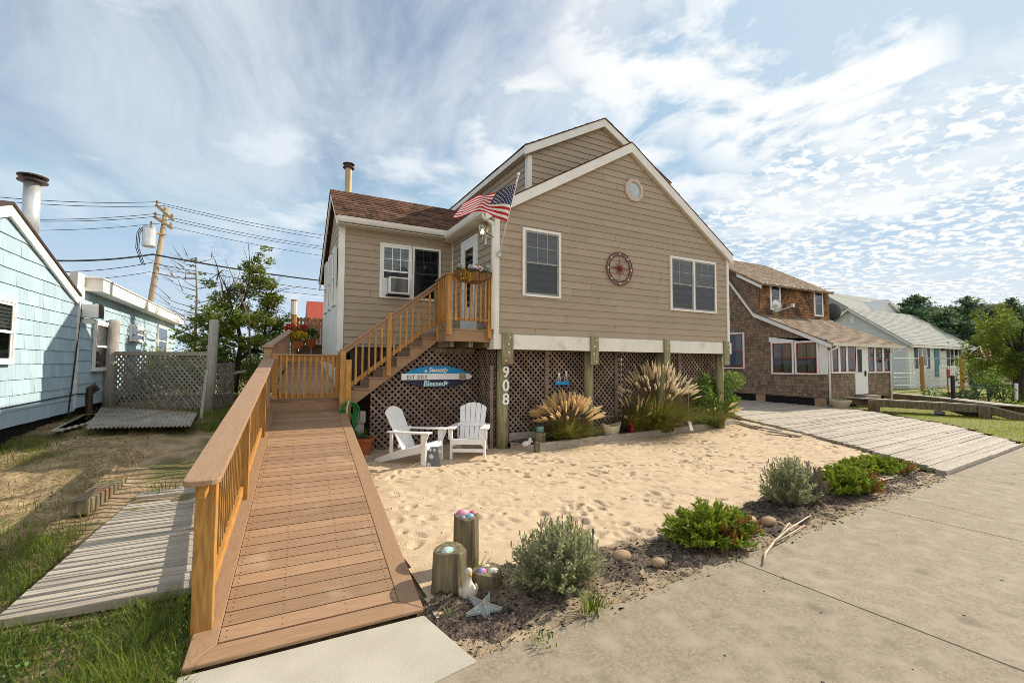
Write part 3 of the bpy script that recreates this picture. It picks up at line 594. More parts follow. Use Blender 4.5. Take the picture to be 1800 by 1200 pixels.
M['etched'] = mat('etched_glass', (.44, .54, .56), (.34, .44, .48), 5, rough=.15, spec=.6)
ow = octring(.215, .29, 0, .05).build('octagon_window', M['oct'], house); b = MB(); b.poly([(oc[0]+.22*math.cos(math.pi*(k+.5)/4), YF-.02, oc[2]+.22*math.sin(math.pi*(k+.5)/4)) for k in range(8)]); b.build('pane', M['etched'], ow)
b = MB(); b.tube([(oc[0]+.13*math.cos(t)*(1-.6*t/12), YF-.023, oc[2]+.15*math.sin(t)*(1-.6*t/12)) for t in np.linspace(0, 12, 60)], .005, 5); b.build('etched_scroll', M['white_paint'], ow)
# door in the side wall
DY0, DY1, DZ0, DZ1 = 9.05, 9.98, 2.46, 4.58
b = MB(); b.box(XL-.045, XL-.001, DY0, DY0+.07, DZ0, DZ1).box(XL-.045, XL-.001, DY1-.07, DY1, DZ0, DZ1).box(XL-.045, XL-.001, DY0+.07, DY1-.07, DZ1-.07, DZ1); b.build('door_frame', M['white_paint'], house)
b = MB(); b.box(XL-.038, XL-.002, DY0+.07, DY0+.22, DZ0, DZ1-.07).box(XL-.038, XL-.002, DY1-.22, DY1-.07, DZ0, DZ1-.07).box(XL-.038, XL-.002, DY0+.22, DY1-.22, DZ0, DZ0+.55).box(XL-.038, XL-.002, DY0+.22, DY1-.22, DZ1-.24, DZ1-.07).box(XL-.038, XL-.002, DY0+.22, DY1-.22, 3.62, 3.67)
door = b.build('door', M['white_paint'], house)
b = MB(); b.poly([(XL-.022, DY1-.22, DZ0+.55), (XL-.022, DY0+.22, DZ0+.55), (XL-.022, DY0+.22, DZ1-.24), (XL-.022, DY1-.22, DZ1-.24)]); b.build('pane', M['pane'], door)
b = MB(); b.box(XL-.012, XL-.003, DY0+.22, DY1-.22, DZ0+.55, DZ1-.24); b.build('backing', M['dark'], door)
b = MB(); b.tube([(XL-.04, DY1-.14, 3.42), (XL-.075, DY1-.14, 3.42), (XL-.075, DY1-.24, 3.42)], .011, 8); b.build('handle', M['metal'], door)
# floor underside plus upright panels added to keep the crawl space dark; piles
b = MB(); b.box(XL+.02, XR-.02, YF+.06, 16.9, 2.04, 2.1).box(WX+.05, XL, 10.7, 13.9, 2.02, 2.09).box(XL+.3, XR-.3, 12.2, 12.26, -.02, 2.04).box(WX+.3, XL, 12.6, 12.66, -.02, 2.0).box(1.5, XL+.2, 10.3, 10.36, -.02, 2.0).box(10.84, 10.89, 8.75, 12.3, -.02, 2.04); b.build('floor_and_light_blockers', M['underfloor'], house)
b = MB()
for x in (1.34, 1.95, 2.55, 3.3): b.rt().box(x, x+.16, 10.68, 10.74, .9, 2.17)
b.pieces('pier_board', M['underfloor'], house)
for k, (x0, x1) in enumerate(((4.07, 4.32), (6.27, 6.49), (8.52, 8.71), (10.72, 10.93))):
    cx = (x0+x1)/2; r = .125 if k == 0 else .105; b = MB(); b.tube([(cx+.01, 8.36, -.05), (cx, 8.36, .7), (cx+.006, 8.36, 1.4), (cx, 8.36, 2.05)], [r*1.05, r, r, r*.97], 14)
    po = b.build('support_post', M['post_green'], house, smooth=True); b = MB(); b.box(x0, x1, 8.105, 8.153, 1.73, 2.36); pl = b.build('post_plate', M['post_green'], po, bevel=.006); b = MB()
    for zz_ in (1.80, 1.97, 2.13, 2.27):
        bx = cx+random.uniform(-.05, .05); b.tube([(bx, 8.105, zz_), (bx, 8.09, zz_)], .02, 8)
    b.pieces('bolt', M['metal'], po)
    if k == 0:
        for txt, ya, yb in (('9', 643, 662.5), ('0', 666.5, 686.5), ('8', 690, 710.5)):
            za, zb = PY(893, ya, 8.2)[2], PY(893, yb, 8.2)[2]
            q = text_mesh(txt, 'house_number', M['white_paint'], (cx+.01, 8.222, zb), (1, 0, 0), Z3, (za-zb)*.98, .014, po, 'CENTER', 0, .02)
# lattice skirts
b = MB(); lattice(b, (0, 9.22, 0), (1, 0, 0), Z3, (0, -1, 0), [(1.74, .02), (4.035, .02), (4.035, 2.12), (3.0, 2.12), (1.74, 1.22)]); b.build('lattice_panel', M['lattice'], house)
b = MB(); lattice(b, (4.04, 0, 0), (0, -1, 0), Z3, (-1, 0, 0), [(-9.2, .02), (-8.36, .02), (-8.36, 2.04), (-9.2, 2.1)]); b.build('lattice_panel', M['lattice'], house)
b = MB(); lattice(b, (0, 8.62, 0), (1, 0, 0), Z3, (0, -1, 0), [(4.2, .05), (10.95, .05), (10.95, 2.04), (4.2, 2.04)]); b.build('lattice_panel', M['lattice'], house)
b = MB()
for x in (5.42, 7.4, 9.55): b.rt().box(x-.045, x+.045, 8.58, 8.606, .0, 2.04)
b.box(3.93, 4.0, 8.37, 8.40, 0, 1.7); b.pieces('lattice_batten', M['lattice'], house)
b = MB(); lattice(b, (10.95, 0, 0), (0, 1, 0), Z3, (1, 0, 0), [(8.6, .05), (12.2, .05), (12.2, 2.04), (8.6, 2.04)]); b.build('lattice_panel', M['lattice'], house)
# ------------------------------------------------------------------ the access ramp
RL0, RR0, RR1, RL1 = V(-.389, 3.108, .075), V(.968, 3.10, .075), V(1.275, 9.2, .86), V(-.06, 9.2, .868)
def rp(s, t, dz=0.): return (RL0*(1-s)+RR0*s)*(1-t)+(RL1*(1-s)+RR1*s)*t+V(0, 0, dz)
rlen = np.linalg.norm(rp(.5, 1)-rp(.5, 0))
ramp = thing('access_ramp', (.3, 3.1, .02), 'long brown composite access ramp with a golden wood railing on its left side', 'ramp')
def rslab(b, s0, s1, t0, t1, th=.026, top=0.):
    q = [rp(s0, t0), rp(s1, t0), rp(s1, t1), rp(s0, t1)]; return b.rt().hexa([p+V(0, 0, top-th) for p in q]+[p+V(0, 0, top) for p in q])
b = MB(); bw = .145/rlen; sb = .145/1.357; g_ = .0055
t = bw
while t < 1-.3*bw: rslab(b, sb+.003, 1-sb-.003, t+g_/rlen, min(t+bw*.985-g_/rlen, 1), top=random.uniform(-.0012, .0012)); t += bw*.985
deckb = b; b = MB()
for s0, s1, r0, r1 in ((0, sb, 0, sb), (1-sb, 1, 1-sb, 1)):
    q = [rp(0, 0), rp(sb, bw), rp(sb, 1), rp(0, 1)] if s0 == 0 else [rp(1, 0), rp(1, 1), rp(1-sb, 1), rp(1-sb, bw)]
    b.rt().hexa([p-V(0, 0, .026) for p in q]+[p+V(0, 0, .001) for p in q])
b.build('border_board', M['composite_y'], ramp, bevel=.006)
b = MB(); q = [rp(0, 0), rp(1, 0), rp(1-sb, bw-g_/rlen), rp(sb, bw-g_/rlen)]; b.hexa([p-V(0, 0, .026) for p in q]+[p+V(0, 0, .001) for p in q]); b.build('nosing_board', M['composite'], ramp, bevel=.008)
b = MB()
for s, sg in ((0, 1), (1, -1)):
    q = [rp(s, .0)+V(sg*.012, .02, -.028), rp(s, 1)+V(sg*.012, 0, -.028)]; e = V(sg*.03, 0, 0)
    b.hexa([V(q[0][0], q[0][1], -.02), V(q[0][0], q[0][1], -.02)+e, V(q[1][0], q[1][1], q[1][2]-.24)+e, V(q[1][0], q[1][1], q[1][2]-.24), q[0], q[0]+e, q[1]+e, q[1]])
b.build('side_fascia', M['composite_y'], ramp)
for s in (.06, .94):
    for t in (.45, .72, .97): p = rp(s, t); b = MB(); b.box(p[0]-.05, p[0]+.05, p[1]-.05, p[1]+.05, -.05, p[2]-.03); b.build('support_post', M['cedar'], ramp)
# screws
b = deckb; b.mi = 1
t = bw
while t < 1:
    for s in (sb+.03, .36, .64, 1-sb-.03):
        for dt in (.28, .72): p = rp(s+random.uniform(-.003, .003), t+bw*dt*.97, .0016); b.lathe(p, [(.0042, -.001), (.0042, .0008)], 6)
    t += bw*.985
b.build('deck', [M['composite'], M['black_iron']], ramp)
tp = [(3.44-3.1)/6.1, (5.40-3.1)/6.1, (7.63-3.1)/6.1]; H_ = .93
for k, t in enumerate(tp):
    p = rp(.028, t); b = MB(); b.rt().box(p[0]-.056, p[0]+.056, p[1]-.056, p[1]+.056, (p[2]-.02 if k else .0), p[2]+H_-.03); b.build('post', M['cedar'], ramp, bevel=.005)
ra, rz = rp(.028, tp[0]-.036), rp(.028, .992)
b = MB(); capw = .19
e0, e1 = ra+V(0, 0, H_), rz+V(0, 0, H_); dr_ = nrm(e1-e0); sd_ = V(1, 0, 0)*capw/2; u_ = V(0, 0, .036); r = .045
o_ = [e0-sd_+dr_*r, e0-sd_*.86+dr_*.012, e0-sd_*.6, e0+sd_*.6, e0+sd_*.86+dr_*.012, e0+sd_+dr_*r, e1+sd_, e1-sd_]; b.prism(o_, u_); b.build('cap_rail', M['composite_y'], ramp, bevel=.006)
b = MB(); b.bar(ra+V(.0, .05, H_-.045), rz+V(0, 0, H_-.045), .04, .085); b.build('top_rail', M['cedar_y'], ramp, bevel=.004)
ts = tp+[.992]
for a, c in zip(ts[:-1], ts[1:]):
    b = MB(); b.rt().bar(rp(.028, a+.011, .10), rp(.028, c-.011, .10), .04, .085); b.build('bottom_rail', M['cedar_y'], ramp, bevel=.004)
    n = max(3, int((c-a)*rlen/.122)); 
    for i in range(1, n+1):
        p = rp(.028, a+.009+(c-a-.018)*i/(n+1)); q = MB(); q.rt().box(p[0]-.038, p[0]-.004, p[1]-.017, p[1]+.017, p[2]+.07, p[2]+H_-.012); q.build('baluster', M['cedar'], ramp)
# ------------------------------------------------------------------ gate and upper walkway
walk = thing('upper_walkway', (.6, 9.2, .9), 'raised brown walkway climbing along the white side wall behind the gate', 'walkway')
def wz(y): return 1.06+(y-9.2)*.130
def wx(y): return -.02+.098*max(0., y-9.3)
b = MB(); y = 9.2
while y < 15.6:
    x1 = 1.55 if y < 10.5 else 1.26; b.rt().hexa([(wx(y), y+.003, wz(y)-.025), (x1, y+.003, wz(y)-.025), (x1, y+.139, wz(y+.14)-.025), (wx(y), y+.139, wz(y+.14)-.025), (wx(y), y+.003, wz(y)), (x1, y+.003, wz(y)), (x1, y+.139, wz(y+.14)), (wx(y), y+.139, wz(y+.14))]); y += .142
b.build('deck', M['composite'], walk)
b = MB(); b.box(-.02, 1.28, 9.215, 9.24, .78, 1.03).hexa([(-.03, 9.24, .5), (0, 9.24, .5), (.60, 15.6, .5), (.57, 15.6, .5), (-.03, 9.24, 1.02), (0, 9.24, 1.02), (.60, 15.6, wz(15.6)-.03), (.57, 15.6, wz(15.6)-.03)]); b.prism([(1.25, 9.24, .6), (1.25, 15.5, .6), (1.25, 15.5, wz(15.5)-.03), (1.25, 9.24, 1.02)], (.02, 0, 0)); b.build('riser_board', M['composite'], walk)
b = MB(); b.box(-.115, .005, 9.17, 9.29, .2, 2.0); b.build('newel_post', M['composite_y'], walk, bevel=.006); b = MB(); b.box(-.145, .035, 9.13, 9.31, 2.0, 2.04).box(-.16, .02, 9.31, 9.5, 2.0, 2.035); b.build('newel_cap', M['composite'], walk, bevel=.006)
wt = wz(9.3)+.93
b = MB(); b.bar((-.06, 9.4, 2.035), (.46, 14.6, wz(14.6)+.88), .15, .035); b.build('cap_rail', M['composite_y'], walk)
for i in range(34):
    y = 9.45+i*.15; x = -.06+.52*(y-9.4)/5.2; q = MB(); q.rt().box(x-.018, x+.018, y-.018, y+.018, wz(y)+.06, wz(y)+.88); q.build('baluster', M['composite_y'] if i % 9 else M['cedar'], walk)
gate = thing('wooden_gate', (.6, 9.16, 1.08), 'low golden wood gate with a brown cap closing the top of the ramp', 'gate')
gx0, gx1, gy = .02, 1.165, 9.16
b = MB(); b.box(gx0-.01, gx1+.02, gy-.035, gy+.04, 1.865, 1.895); b.build('cap_rail', M['composite'], gate, bevel=.004)
b = MB(); b.box(gx0, gx1, gy, gy+.03, 1.765, 1.865).box(gx0, gx1, gy, gy+.03, 1.085, 1.175).box(gx0, gx0+.09, gy-.024, gy-.001, 1.085, 1.865).box(gx1-.09, gx1, gy-.024, gy-.001, 1.085, 1.865)
for x, s in ((gx0+.09, 1), (gx1-.09, -1)): b.prism([(x, gy+.002, 1.175), (x+s*.12, gy+.002, 1.175), (x, gy+.002, 1.29)], (0, .025, 0)); b.prism([(x, gy+.002, 1.765), (x+s*.12, gy+.002, 1.765), (x, gy+.002, 1.65)], (0, .025, 0))
b.build('frame', M['cedar_x'], gate)
for i in range(10):
    x = gx0+.135+(gx1-gx0-.27)*i/9; q = MB(); q.rt().box(x-.019, x+.019, gy-.036, gy-.002, 1.10, 1.86); q.build('picket', M['cedar'], gate)
# ------------------------------------------------------------------ entry stairs and landing
st = thing('entry_stairs', (2.4, 9.1, 0), 'brown composite stairs with golden wood railing rising to the front door landing', 'stairs')
SY0, SY1 = 9.1, 10.15; nose = [(1.43+.262*k, 1.255+.205*k) for k in range(6)]
b = MB()
for x, z in nose: b.rt().box(x-.02, x+.29, SY0-.02, SY1, z-.03, z)
b.pieces('tread', M['composite'], st, bevel=.005)
b = MB()
pts = [(1.36, .90), (1.36, 1.222)]
for k, (x, z) in enumerate(nose): pts += [(x, z-.033)] if k == 0 else [(x+.0, nose[k-1][1]-.033), (x+.0, z-.033)]
pts += [(3.03, nose[-1][1]-.033), (3.03, 2.17)]
for y0 in (SY0, SY1-.04):
    b = MB()
    f0 = [(1.36, .90), (3.03, 2.17), (3.03, 2.20)]
    # saw-tooth side board split in columns
    xs = [1.36]+[n[0] for n in nose]+[3.03]
    for k in range(len(xs)-1):
        zt = (1.255 if k == 0 else nose[k-1][1])-.033; xa, xb = xs[k], xs[k+1]; za, zb = .90+(xa-1.36)*.7605, .90+(xb-1.36)*.7605
        b.prism([(xa, y0, za), (xb, y0, zb), (xb, y0, zt), (xa, y0, zt)], (0, .04, 0))
    b.build('stringer', M['composite'], st)
b = MB()
for k, (x, z) in enumerate(nose+[(3.0, 2.42)]): b.rt().box(x+.005, x+.02, SY0+.042, SY1-.042, (z-.205 if k else 1.0), z-.031)
b.pieces('riser', M['composite'], st)
LD = [(2.93, 8.29), (3.925, 8.29), (3.925, 10.6), (3.05, 10.6), (3.05, 9.1)]
b = MB(); b.prism([(x, y, 2.39) for x, y in LD], (0, 0, .03)); b.build('landing_deck', M['composite'], st)
b = MB(); b.hexa([(2.95, 8.31, 2.17), (3.91, 8.31, 2.17), (3.91, 8.345, 2.17), (2.97, 8.345, 2.17), (2.95, 8.31, 2.389), (3.91, 8.31, 2.389), (3.91, 8.345, 2.389), (2.97, 8.345, 2.389)])
b.hexa([(2.95, 8.312, 2.17), (2.99, 8.35, 2.17), (3.10, 9.1, 2.17), (3.06, 9.1, 2.17), (2.95, 8.312, 2.388), (2.99, 8.35, 2.388), (3.10, 9.1, 2.388), (3.06, 9.1, 2.388)]); b.build('landing_fascia', M['composite'], st)
b = MB()
for x in (3.1, 3.5, 3.84): b.rt().box(x-.04, x+.04, 8.36, 10.5, 2.06, 2.385)
b.box(3.0, 3.9, 9.12, 9.2, 1.96, 2.055); b.pieces('landing_joist', M['pile'], st)
def lpost(x, y, z0, z1, w=.092, nm='post'):
    b = MB(); b.rt().box(x-w/2, x+w/2, y-w/2, y+w/2, z0, z1); b.build(nm, M['cedar'], st, bevel=.004)
lpost(2.99, 8.25, 2.29, 3.44); lpost(3.845, 8.25, 2.24, 3.44); lpost(3.06, 9.05, 2.19, 3.42); lpost(2.04, 9.045, 1.49, 2.74, .085); lpost(1.19, 9.05, .86, 1.97, .10); lpost(1.29, 9.03, .60, 1.80, .10)
b = MB(); b.bar((2.93, 8.26, 3.46), (3.925, 8.26, 3.46), .15, .034); b.bar((2.985, 8.19, 3.462), (3.07, 9.14, 3.462), .14, .034); b.build('cap_rail', M['composite'], st, bevel=.004)
b = MB(); b.bar((1.10, 9.05, 1.93), (3.05, 9.05, 3.44), .10, .034); b.bar((1.14, 9.05, 1.90), (3.04, 9.05, 3.37), .035, .085); b.build('handrail', M['composite'], st, bevel=.004)
b = MB(); b.bar((1.34, 9.05, 1.33), (3.02, 9.05, 2.63), .035, .075); b.bar((3.04, 8.25, 2.60), (3.80, 8.25, 2.60), .06, .036); b.bar((3.04, 8.25, 3.40), (3.80, 8.25, 3.40), .035, .085); b.bar((3.0, 8.3, 2.6), (3.06, 9.0, 2.6), .06, .036); b.bar((3.0, 8.3, 3.40), (3.06, 9.0, 3.40), .035, .085); b.build('bottom_rail', M['cedar_x'], st)
for i in range(14):
    x = 1.42+i*.119
    if abs(x-2.04) < .07: continue
    z = 1.33+(x-1.34)*.774; q = MB(); q.rt().box(x-.018, x+.018, 9.0, 9.034, z-.06, z+.66); q.build('baluster', M['cedar'], st)
for i in range(7):
    x = 3.11+i*.104; q = MB(); q.rt().box(x-.018, x+.018, 8.197, 8.231, 2.56, 3.44); q.build('baluster', M['cedar'], st)
for i in range(5):
    y = 8.40+i*.13; x = 2.965+(y-8.25)*.075; q = MB(); q.rt().box(x-.018, x+.018, y-.018, y+.018, 2.56, 3.44); q.build('baluster', M['cedar'], st)
b = MB(); b.box(1.40, 1.62, 9.02, 9.14, .60, .82).box(1.42, 1.6, 9.05, 9.14, .0, .6); b.build('foot_block', M['grey_wood'], st, bevel=.005)

# ------------------------------------------------------------------ things on the house front
# air conditioner
ac = thing('air_conditioner', (2.53, WY, 3.3), 'white window air conditioner under the raised sash of the side wing', 'air conditioner')
b = MB(); b.box(2.335, 2.80, 10.40, 10.655, 3.33, 3.36).box(2.335, 2.80, 10.40, 10.655, 3.68, 3.71).box(2.335, 2.37, 10.40, 10.655, 3.36, 3.68).box(2.765, 2.80, 10.40, 10.655, 3.36, 3.68).box(2.37, 2.765, 10.45, 10.6, 3.36, 3.68); b.build('case', M['white_paint'], ac, bevel=.006)
b = MB(); b.box(2.372, 2.763, 10.43, 10.448, 3.362, 3.678)
M['ac_grille'] = mat('grey_grille', (.20, .195, .19), (.14, .135, .13), 60, (.3, .3, 6), .6)
gr = b.build('back', M['ac_grille'], ac); b = MB()
for i in range(13): z = 3.375+i*.0235; b.obox((2.375, 10.412, z), (.385, 0, 0), (0, .016, .006), (0, 0, .006))
b.build('louvre', M['sash'], ac); b = MB()
for i in range(7): b.box(2.235+i*.0135, 2.245+i*.0135, 10.585, 10.60, 3.30, 3.70)
b.build('accordion_panel', M['white_paint'], ac)
b = MB(); b.box(2.30, 2.84, 10.56, 10.62, 3.28, 3.325); b.build('tray', M['black_iron'], ac)
# wall lantern
lp = PX(848, 404, 3.83); lan = thing('wall_lantern', (3.94, lp[1], lp[2]), 'lit silver carriage lantern beside the front door', 'lantern')
lx, ly, lz = lp; b = MB(); b.lathe((lx, ly, lz), [(.03, -.13), (.045, -.11), (.02, -.10)], 10).lathe((lx, ly, lz), [(.085, .07), (.09, .08), (.045, .13), (.02, .15), (.012, .19), (.02, .20), (.003, .24)], 10)
for k in range(6): t = k*math.pi/3; b.tube([(lx+.042*math.cos(t), ly+.042*math.sin(t), lz-.11), (lx+.082*math.cos(t), ly+.082*math.sin(t), lz+.075)], .005, 5)
b.tube([(3.935, ly, lz-.26), (3.90, ly, lz-.27), (lx+.02, ly, lz-.22), (lx, ly, lz-.12)], .012, 8); b.lathe((3.925, ly, lz-.25), [(.03, -.08), (.05, -.06), (.05, .06), (.03, .08)], 10)
M['silver'] = mat('pewter', (.62, .60, .55), (.5, .48, .44), 6, rough=.35, metal=.6)
b.build('cage', M['silver'], lan); b = MB(); b.lathe((lx, ly, lz), [(.04, -.10), (.078, .07)], 12); b.build('glass', M['pane'], lan); b = MB(); b.blob((lx, ly, lz-.02), (.026, .026, .038), 10, 7); b.build('bulb', emit_mat('lit_bulb', (1, .86, .6), 14), lan, smooth=True)
# plant hook
hk = MB(); h0, h1 = PY(870, 427, 8.17), PY(870, 418, 8.17); hp = V(h1[0]-.02, 8.16, h1[2]); hk.tube([(hp[0], 8.165, h0[2]-.02), (hp[0], 8.165, hp[2]), (hp[0]-.18, 8.02, hp[2]+.0), (hp[0]-.30, 7.93, hp[2]+.01), (hp[0]-.32, 7.915, hp[2]+.05), (hp[0]-.30, 7.93, hp[2]+.07)], .009, 6)
tag(hk.build('plant_hook', M['black_iron'], org=(hp[0], 8.17, hp[2])), 'black iron plant hook arm on the white corner board', 'hook')
# compass rose
cpc = V(7.155, YF-.05, 3.968); cmp_ = thing('compass_rose', tuple(cpc), 'rust red metal compass rose ornament on the front wall', 'wall ornament')
M['rust'] = mat('rust_red_metal', (.20, .045, .055), (.13, .035, .04), 7, rough=.5, metal=.3); M['star_red'] = mat('red_star', (.30, .035, .06), (.22, .03, .045), 7, rough=.45)
b = MB()
for rr in (.385, .315): b.tube([(cpc[0]+rr*math.cos(t), cpc[1], cpc[2]+rr*math.sin(t)) for t in np.linspace(0, 2*math.pi, 41)], .013, 7, cap=False)
b.build('ring', M['rust'], cmp_, smooth=True); b = MB()
for k in range(8):
    t = k*math.pi/4; L_ = .32 if k % 2 == 0 else .215; tip = cpc+V(L_*math.sin(t), 0, L_*math.cos(t)); s = .045
    a1 = cpc+V(s*math.sin(t+.39), 0, s*math.cos(t+.39)); a2 = cpc+V(s*math.sin(t-.39), 0, s*math.cos(t-.39)); top = cpc+V(0, -.035, 0)
    b.add([tip, a1, top, a2], [(0, 1, 2), (0, 2, 3), (0, 3, 1)])
b.build('star', M['star_red'], cmp_); b = MB()
for k in range(8): t = k*math.pi/4; c = cpc+V(.35*math.sin(t), -.012, .35*math.cos(t)); b.obox(c+V(-.015, 0, -.018), (.030, 0, 0), (0, .006, 0), (0, 0, .036))
b.build('letter_tab', M['trim'], cmp_)
# flag on the corner board
fb = PY(877, 447, 8.16); best = min(np.linspace(6.2, 8.1, 400), key=lambda yy: abs(np.linalg.norm(PY(911, 309, yy)-fb)-1.82)); ftip = PY(911, 309, best)
flag = thing('house_flag', tuple(fb), 'American flag on a white pole angled from the corner of the tan house', 'flag')
b = MB(); b.tube([fb, ftip], .0135, 10); b.blob(ftip+nrm(ftip-fb)*.03, .028, 10, 6); b.build('pole', M['white_paint'], flag, smooth=True)
b = MB(); b.lathe(fb+V(0, -.01, 0), [(.04, -.05), (.045, 0), (.04, .05)], 10); b.tube([fb-nrm(ftip-fb)*.03, fb+nrm(ftip-fb)*.12], .024, 10); b.build('bracket', M['metal'], flag)
hd = ftip+(fb-ftip)*.09; hb = ftip+(fb-ftip)*.555; yt = best
ftop, fbot = PY(818, 353, yt+.55), PY(797, 384, yt+.62); mt, mb_ = PY(866, 338, yt+.12), PY(846, 374, yt+.25)
M['fl_r'] = mat('flag_red', (.50, .018, .03), (.46, .016, .027), 4, rough=.8, trans=.35); M['fl_w'] = mat('flag_white', (.80, .78, .74), (.76, .74, .70), 4, rough=.8, trans=.35); M['fl_b'] = mat('flag_blue', (.02, .035, .13), (.018, .03, .115), 4, rough=.8, trans=.3)
def fpt(u, v):      # u hoist 0 top..1 bottom, v fly
    q = lambda a, m, e: a*(1-v)*(1-2*v)+m*4*v*(1-v)+e*v*(2*v-1)
    p = q(hd, mt, ftop)*(1-u)+q(hb, mb_, fbot)*u; n = V(.25, -.9, .2)
    return p+n*(.08*math.sin(v*9.5+u*2.6)*v**.6+.035*math.sin(v*17-u*4)*v)+V(0, 0, .02*math.sin(v*11+u*3)*v)
b = MB(); nu, nv = 39, 60
gv = [fpt(i/nu, j/nv) for i in range(nu+1) for j in range(nv+1)]; b.v = [tuple(p) for p in gv]; b.t = [.5]*len(gv)
for i in range(nu):
    for j in range(nv): b.f.append((i*(nv+1)+j, i*(nv+1)+j+1, (i+1)*(nv+1)+j+1, (i+1)*(nv+1)+j)); s = i//3; b.m.append(2 if (s < 7 and j < nv*.4) else (0 if s % 2 == 0 else 1))
cl = b.build('flag_cloth', [M['fl_r'], M['fl_w'], M['fl_b']], flag, smooth=True)
b = MB()
for r in range(9):
    for c in range(6 if r % 2 == 0 else 5):
        u = (r+.8)/9.6*.538; v = (c+.65+(r % 2)*.5)/6.3*.4; p0 = fpt(u, v); du = nrm(fpt(u+.02, v)-p0); dvv = nrm(fpt(u, v+.02)-p0); n = nrm(np.cross(du, dvv))
        for sg in (1, -1):
            vs = [p0+n*sg*.004+(du*math.cos(a)-dvv*math.sin(a))*(.024 if k % 2 == 0 else .0095) for k, a in enumerate(math.pi+np.arange(10)*math.pi/5)]; b.add(vs, [tuple(range(10))])
b.build('stars', M['fl_w'], cl)
# flower basket on the landing rail
fbk = thing('flower_basket', (3.42, 8.14, 3.35), 'coir flower basket hung on the landing rail with white and yellow blooms', 'flower basket')
M['coir'] = mat('coir_liner', (.26, .125, .045), (.14, .07, .028), 30, rough=.95, bump=.8); b = MB(); pr = []
for k in range(13):
    t = math.pi*k/12; pr.append((3.42-.36*math.cos(t), 3.49-.20*math.sin(t)**.7))
for k in range(12):
    (xa, za), (xb, zb) = pr[k], pr[k+1]; b.add([(xa, 8.18, za), (xb, 8.18, zb), (xb, 8.02, zb+.03), (xa, 8.02, za+.03)], [(0, 1, 2, 3)])
b.poly([(x, 8.018, z+.03) for x, z in pr]); b.poly([(x, 8.182, z) for x, z in pr][::-1]); b.build('liner', M['coir'], fbk)
b = MB(); b.tube([(x, 8.012, z+.03) for x, z in pr]+[(pr[0][0], 8.012, pr[0][1]+.03)], .006, 5)
for k in range(1, 12, 2): b.tube([(pr[k][0], 8.012, pr[k][1]+.03), (pr[k][0], 8.012, 3.51)], .004, 5)
b.build('wire_frame', M['black_iron'], fbk)
M['leaf_a'] = mat('mid_green_leaf', (.10, .19, .035), (.06, .12, .025), 30, rough=.6, tint=.4, trans=.25); M['petal_w'] = mat('white_petal', (.80, .74, .76), (.74, .62, .66), 9, rough=.7, trans=.3); M['petal_y'] = mat('yellow_petal', (.66, .44, .02), (.56, .34, .02), 9, rough=.7, tint=.2, trans=.3)
P_ = np.stack([rng.uniform(3.09, 3.76, 340), rng.uniform(8.0, 8.2, 340), rng.normal(3.53, .05, 340)], 1); v_, f_, t_ = leaves(P_, .06, .5); fast('leaves', v_, f_, M['leaf_a'], fbk, t_)
P_ = np.concatenate([ball((3.40, 8.05, 3.60), (.11, .09, .05), 70), ball((3.55, 8.05, 3.58), (.08, .09, .05), 45), ball((3.72, 8.06, 3.60), (.06, .08, .05), 30), ball((3.15, 8.06, 3.60), (.05, .08, .05), 26)]); v_, f_, t_ = leaves(P_, .05, .8); fast('white_blooms', v_, f_, M['petal_w'], fbk, t_)
P_ = np.concatenate([ball((3.17, 8.0, 3.44), (.07, .04, .13), 55), ball((3.29, 8.0, 3.40), (.05, .04, .10), 45)]); v_, f_, t_ = leaves(P_, .04, .8); fast('yellow_blooms', v_, f_, M['petal_y'], fbk, t_)
# surfboard sign
sbd = thing('surfboard_sign', (3.2, 9.19, 1.46), 'blue, white and navy surfboard shaped sign hung on the lattice', 'sign')
sc_ = PY(766, 661, 9.14); X0, X1 = PY(706, 661, 9.14)[0], PY(833, 662, 9.14)[0]; zt, zb = PY(770, 643, 9.14)[2], PY(770, 681, 9.14)[2]; zc = (zt+zb)/2; hh = (zt-zb)/2; wd = X1-X0
def prof(u): return hh*(max(0., 1-abs(2*(u-.48))**2.3))**.82 if u > .04 else hh*.30
us_ = np.linspace(0, 1, 41); B1, B2 = .30*hh, -.26*hh
def band(lo, hi, y0, nm, m):
    up_, dn = [], []
    for u in us_:
        p = prof(u) if u < .999 else 0.; a, c = min(hi, p), max(lo, -p)
        if a-c > .0005: x = X0+wd*u; up_.append((x, y0, zc+a)); dn.append((x, y0, zc+c))
    b = MB()
    for k in range(len(up_)-1): b.prism([dn[k], dn[k+1], up_[k+1], up_[k]], (0, .02, 0))
    b.build(nm, m, sbd)
M['sg_blue'] = mat('bright_blue_paint', (.01, .27, .55), (.01, .24, .50), 4, rough=.4); M['sg_navy'] = mat('navy_paint', (.016, .02, .045), (.02, .026, .055), 5, rough=.5); M['sg_tan'] = mat('tan_medallion', (.42, .33, .24), (.34, .26, .19), 9, rough=.8)
band(B1, 9, 9.15, 'blue_band', M['sg_blue']); band(B2, B1, 9.149, 'white_band', M['white_paint']); band(-9, B2, 9.15, 'navy_band', M['sg_navy'])
M['sg_cyan'] = mat('pale_blue_letter', (.55, .75, .82), (.5, .7, .78), 5, rough=.5); M['sg_ink'] = mat('dark_letter', (.05, .05, .05), (.04, .04, .04), 5, rough=.6)
text_mesh('Sweetly', 'lettering', M['trim'], (X0+wd*.355, 9.15, zc+hh*.44), (1, 0, 0), Z3, hh*.42, .006, sbd, 'LEFT', .3, .02)
text_mesh('EST 2020', 'lettering', M['sg_ink'], (X0+wd*.065, 9.149, zc-hh*.18), (1, 0, 0), Z3, hh*.36, .003, sbd, 'LEFT', 0, 0)
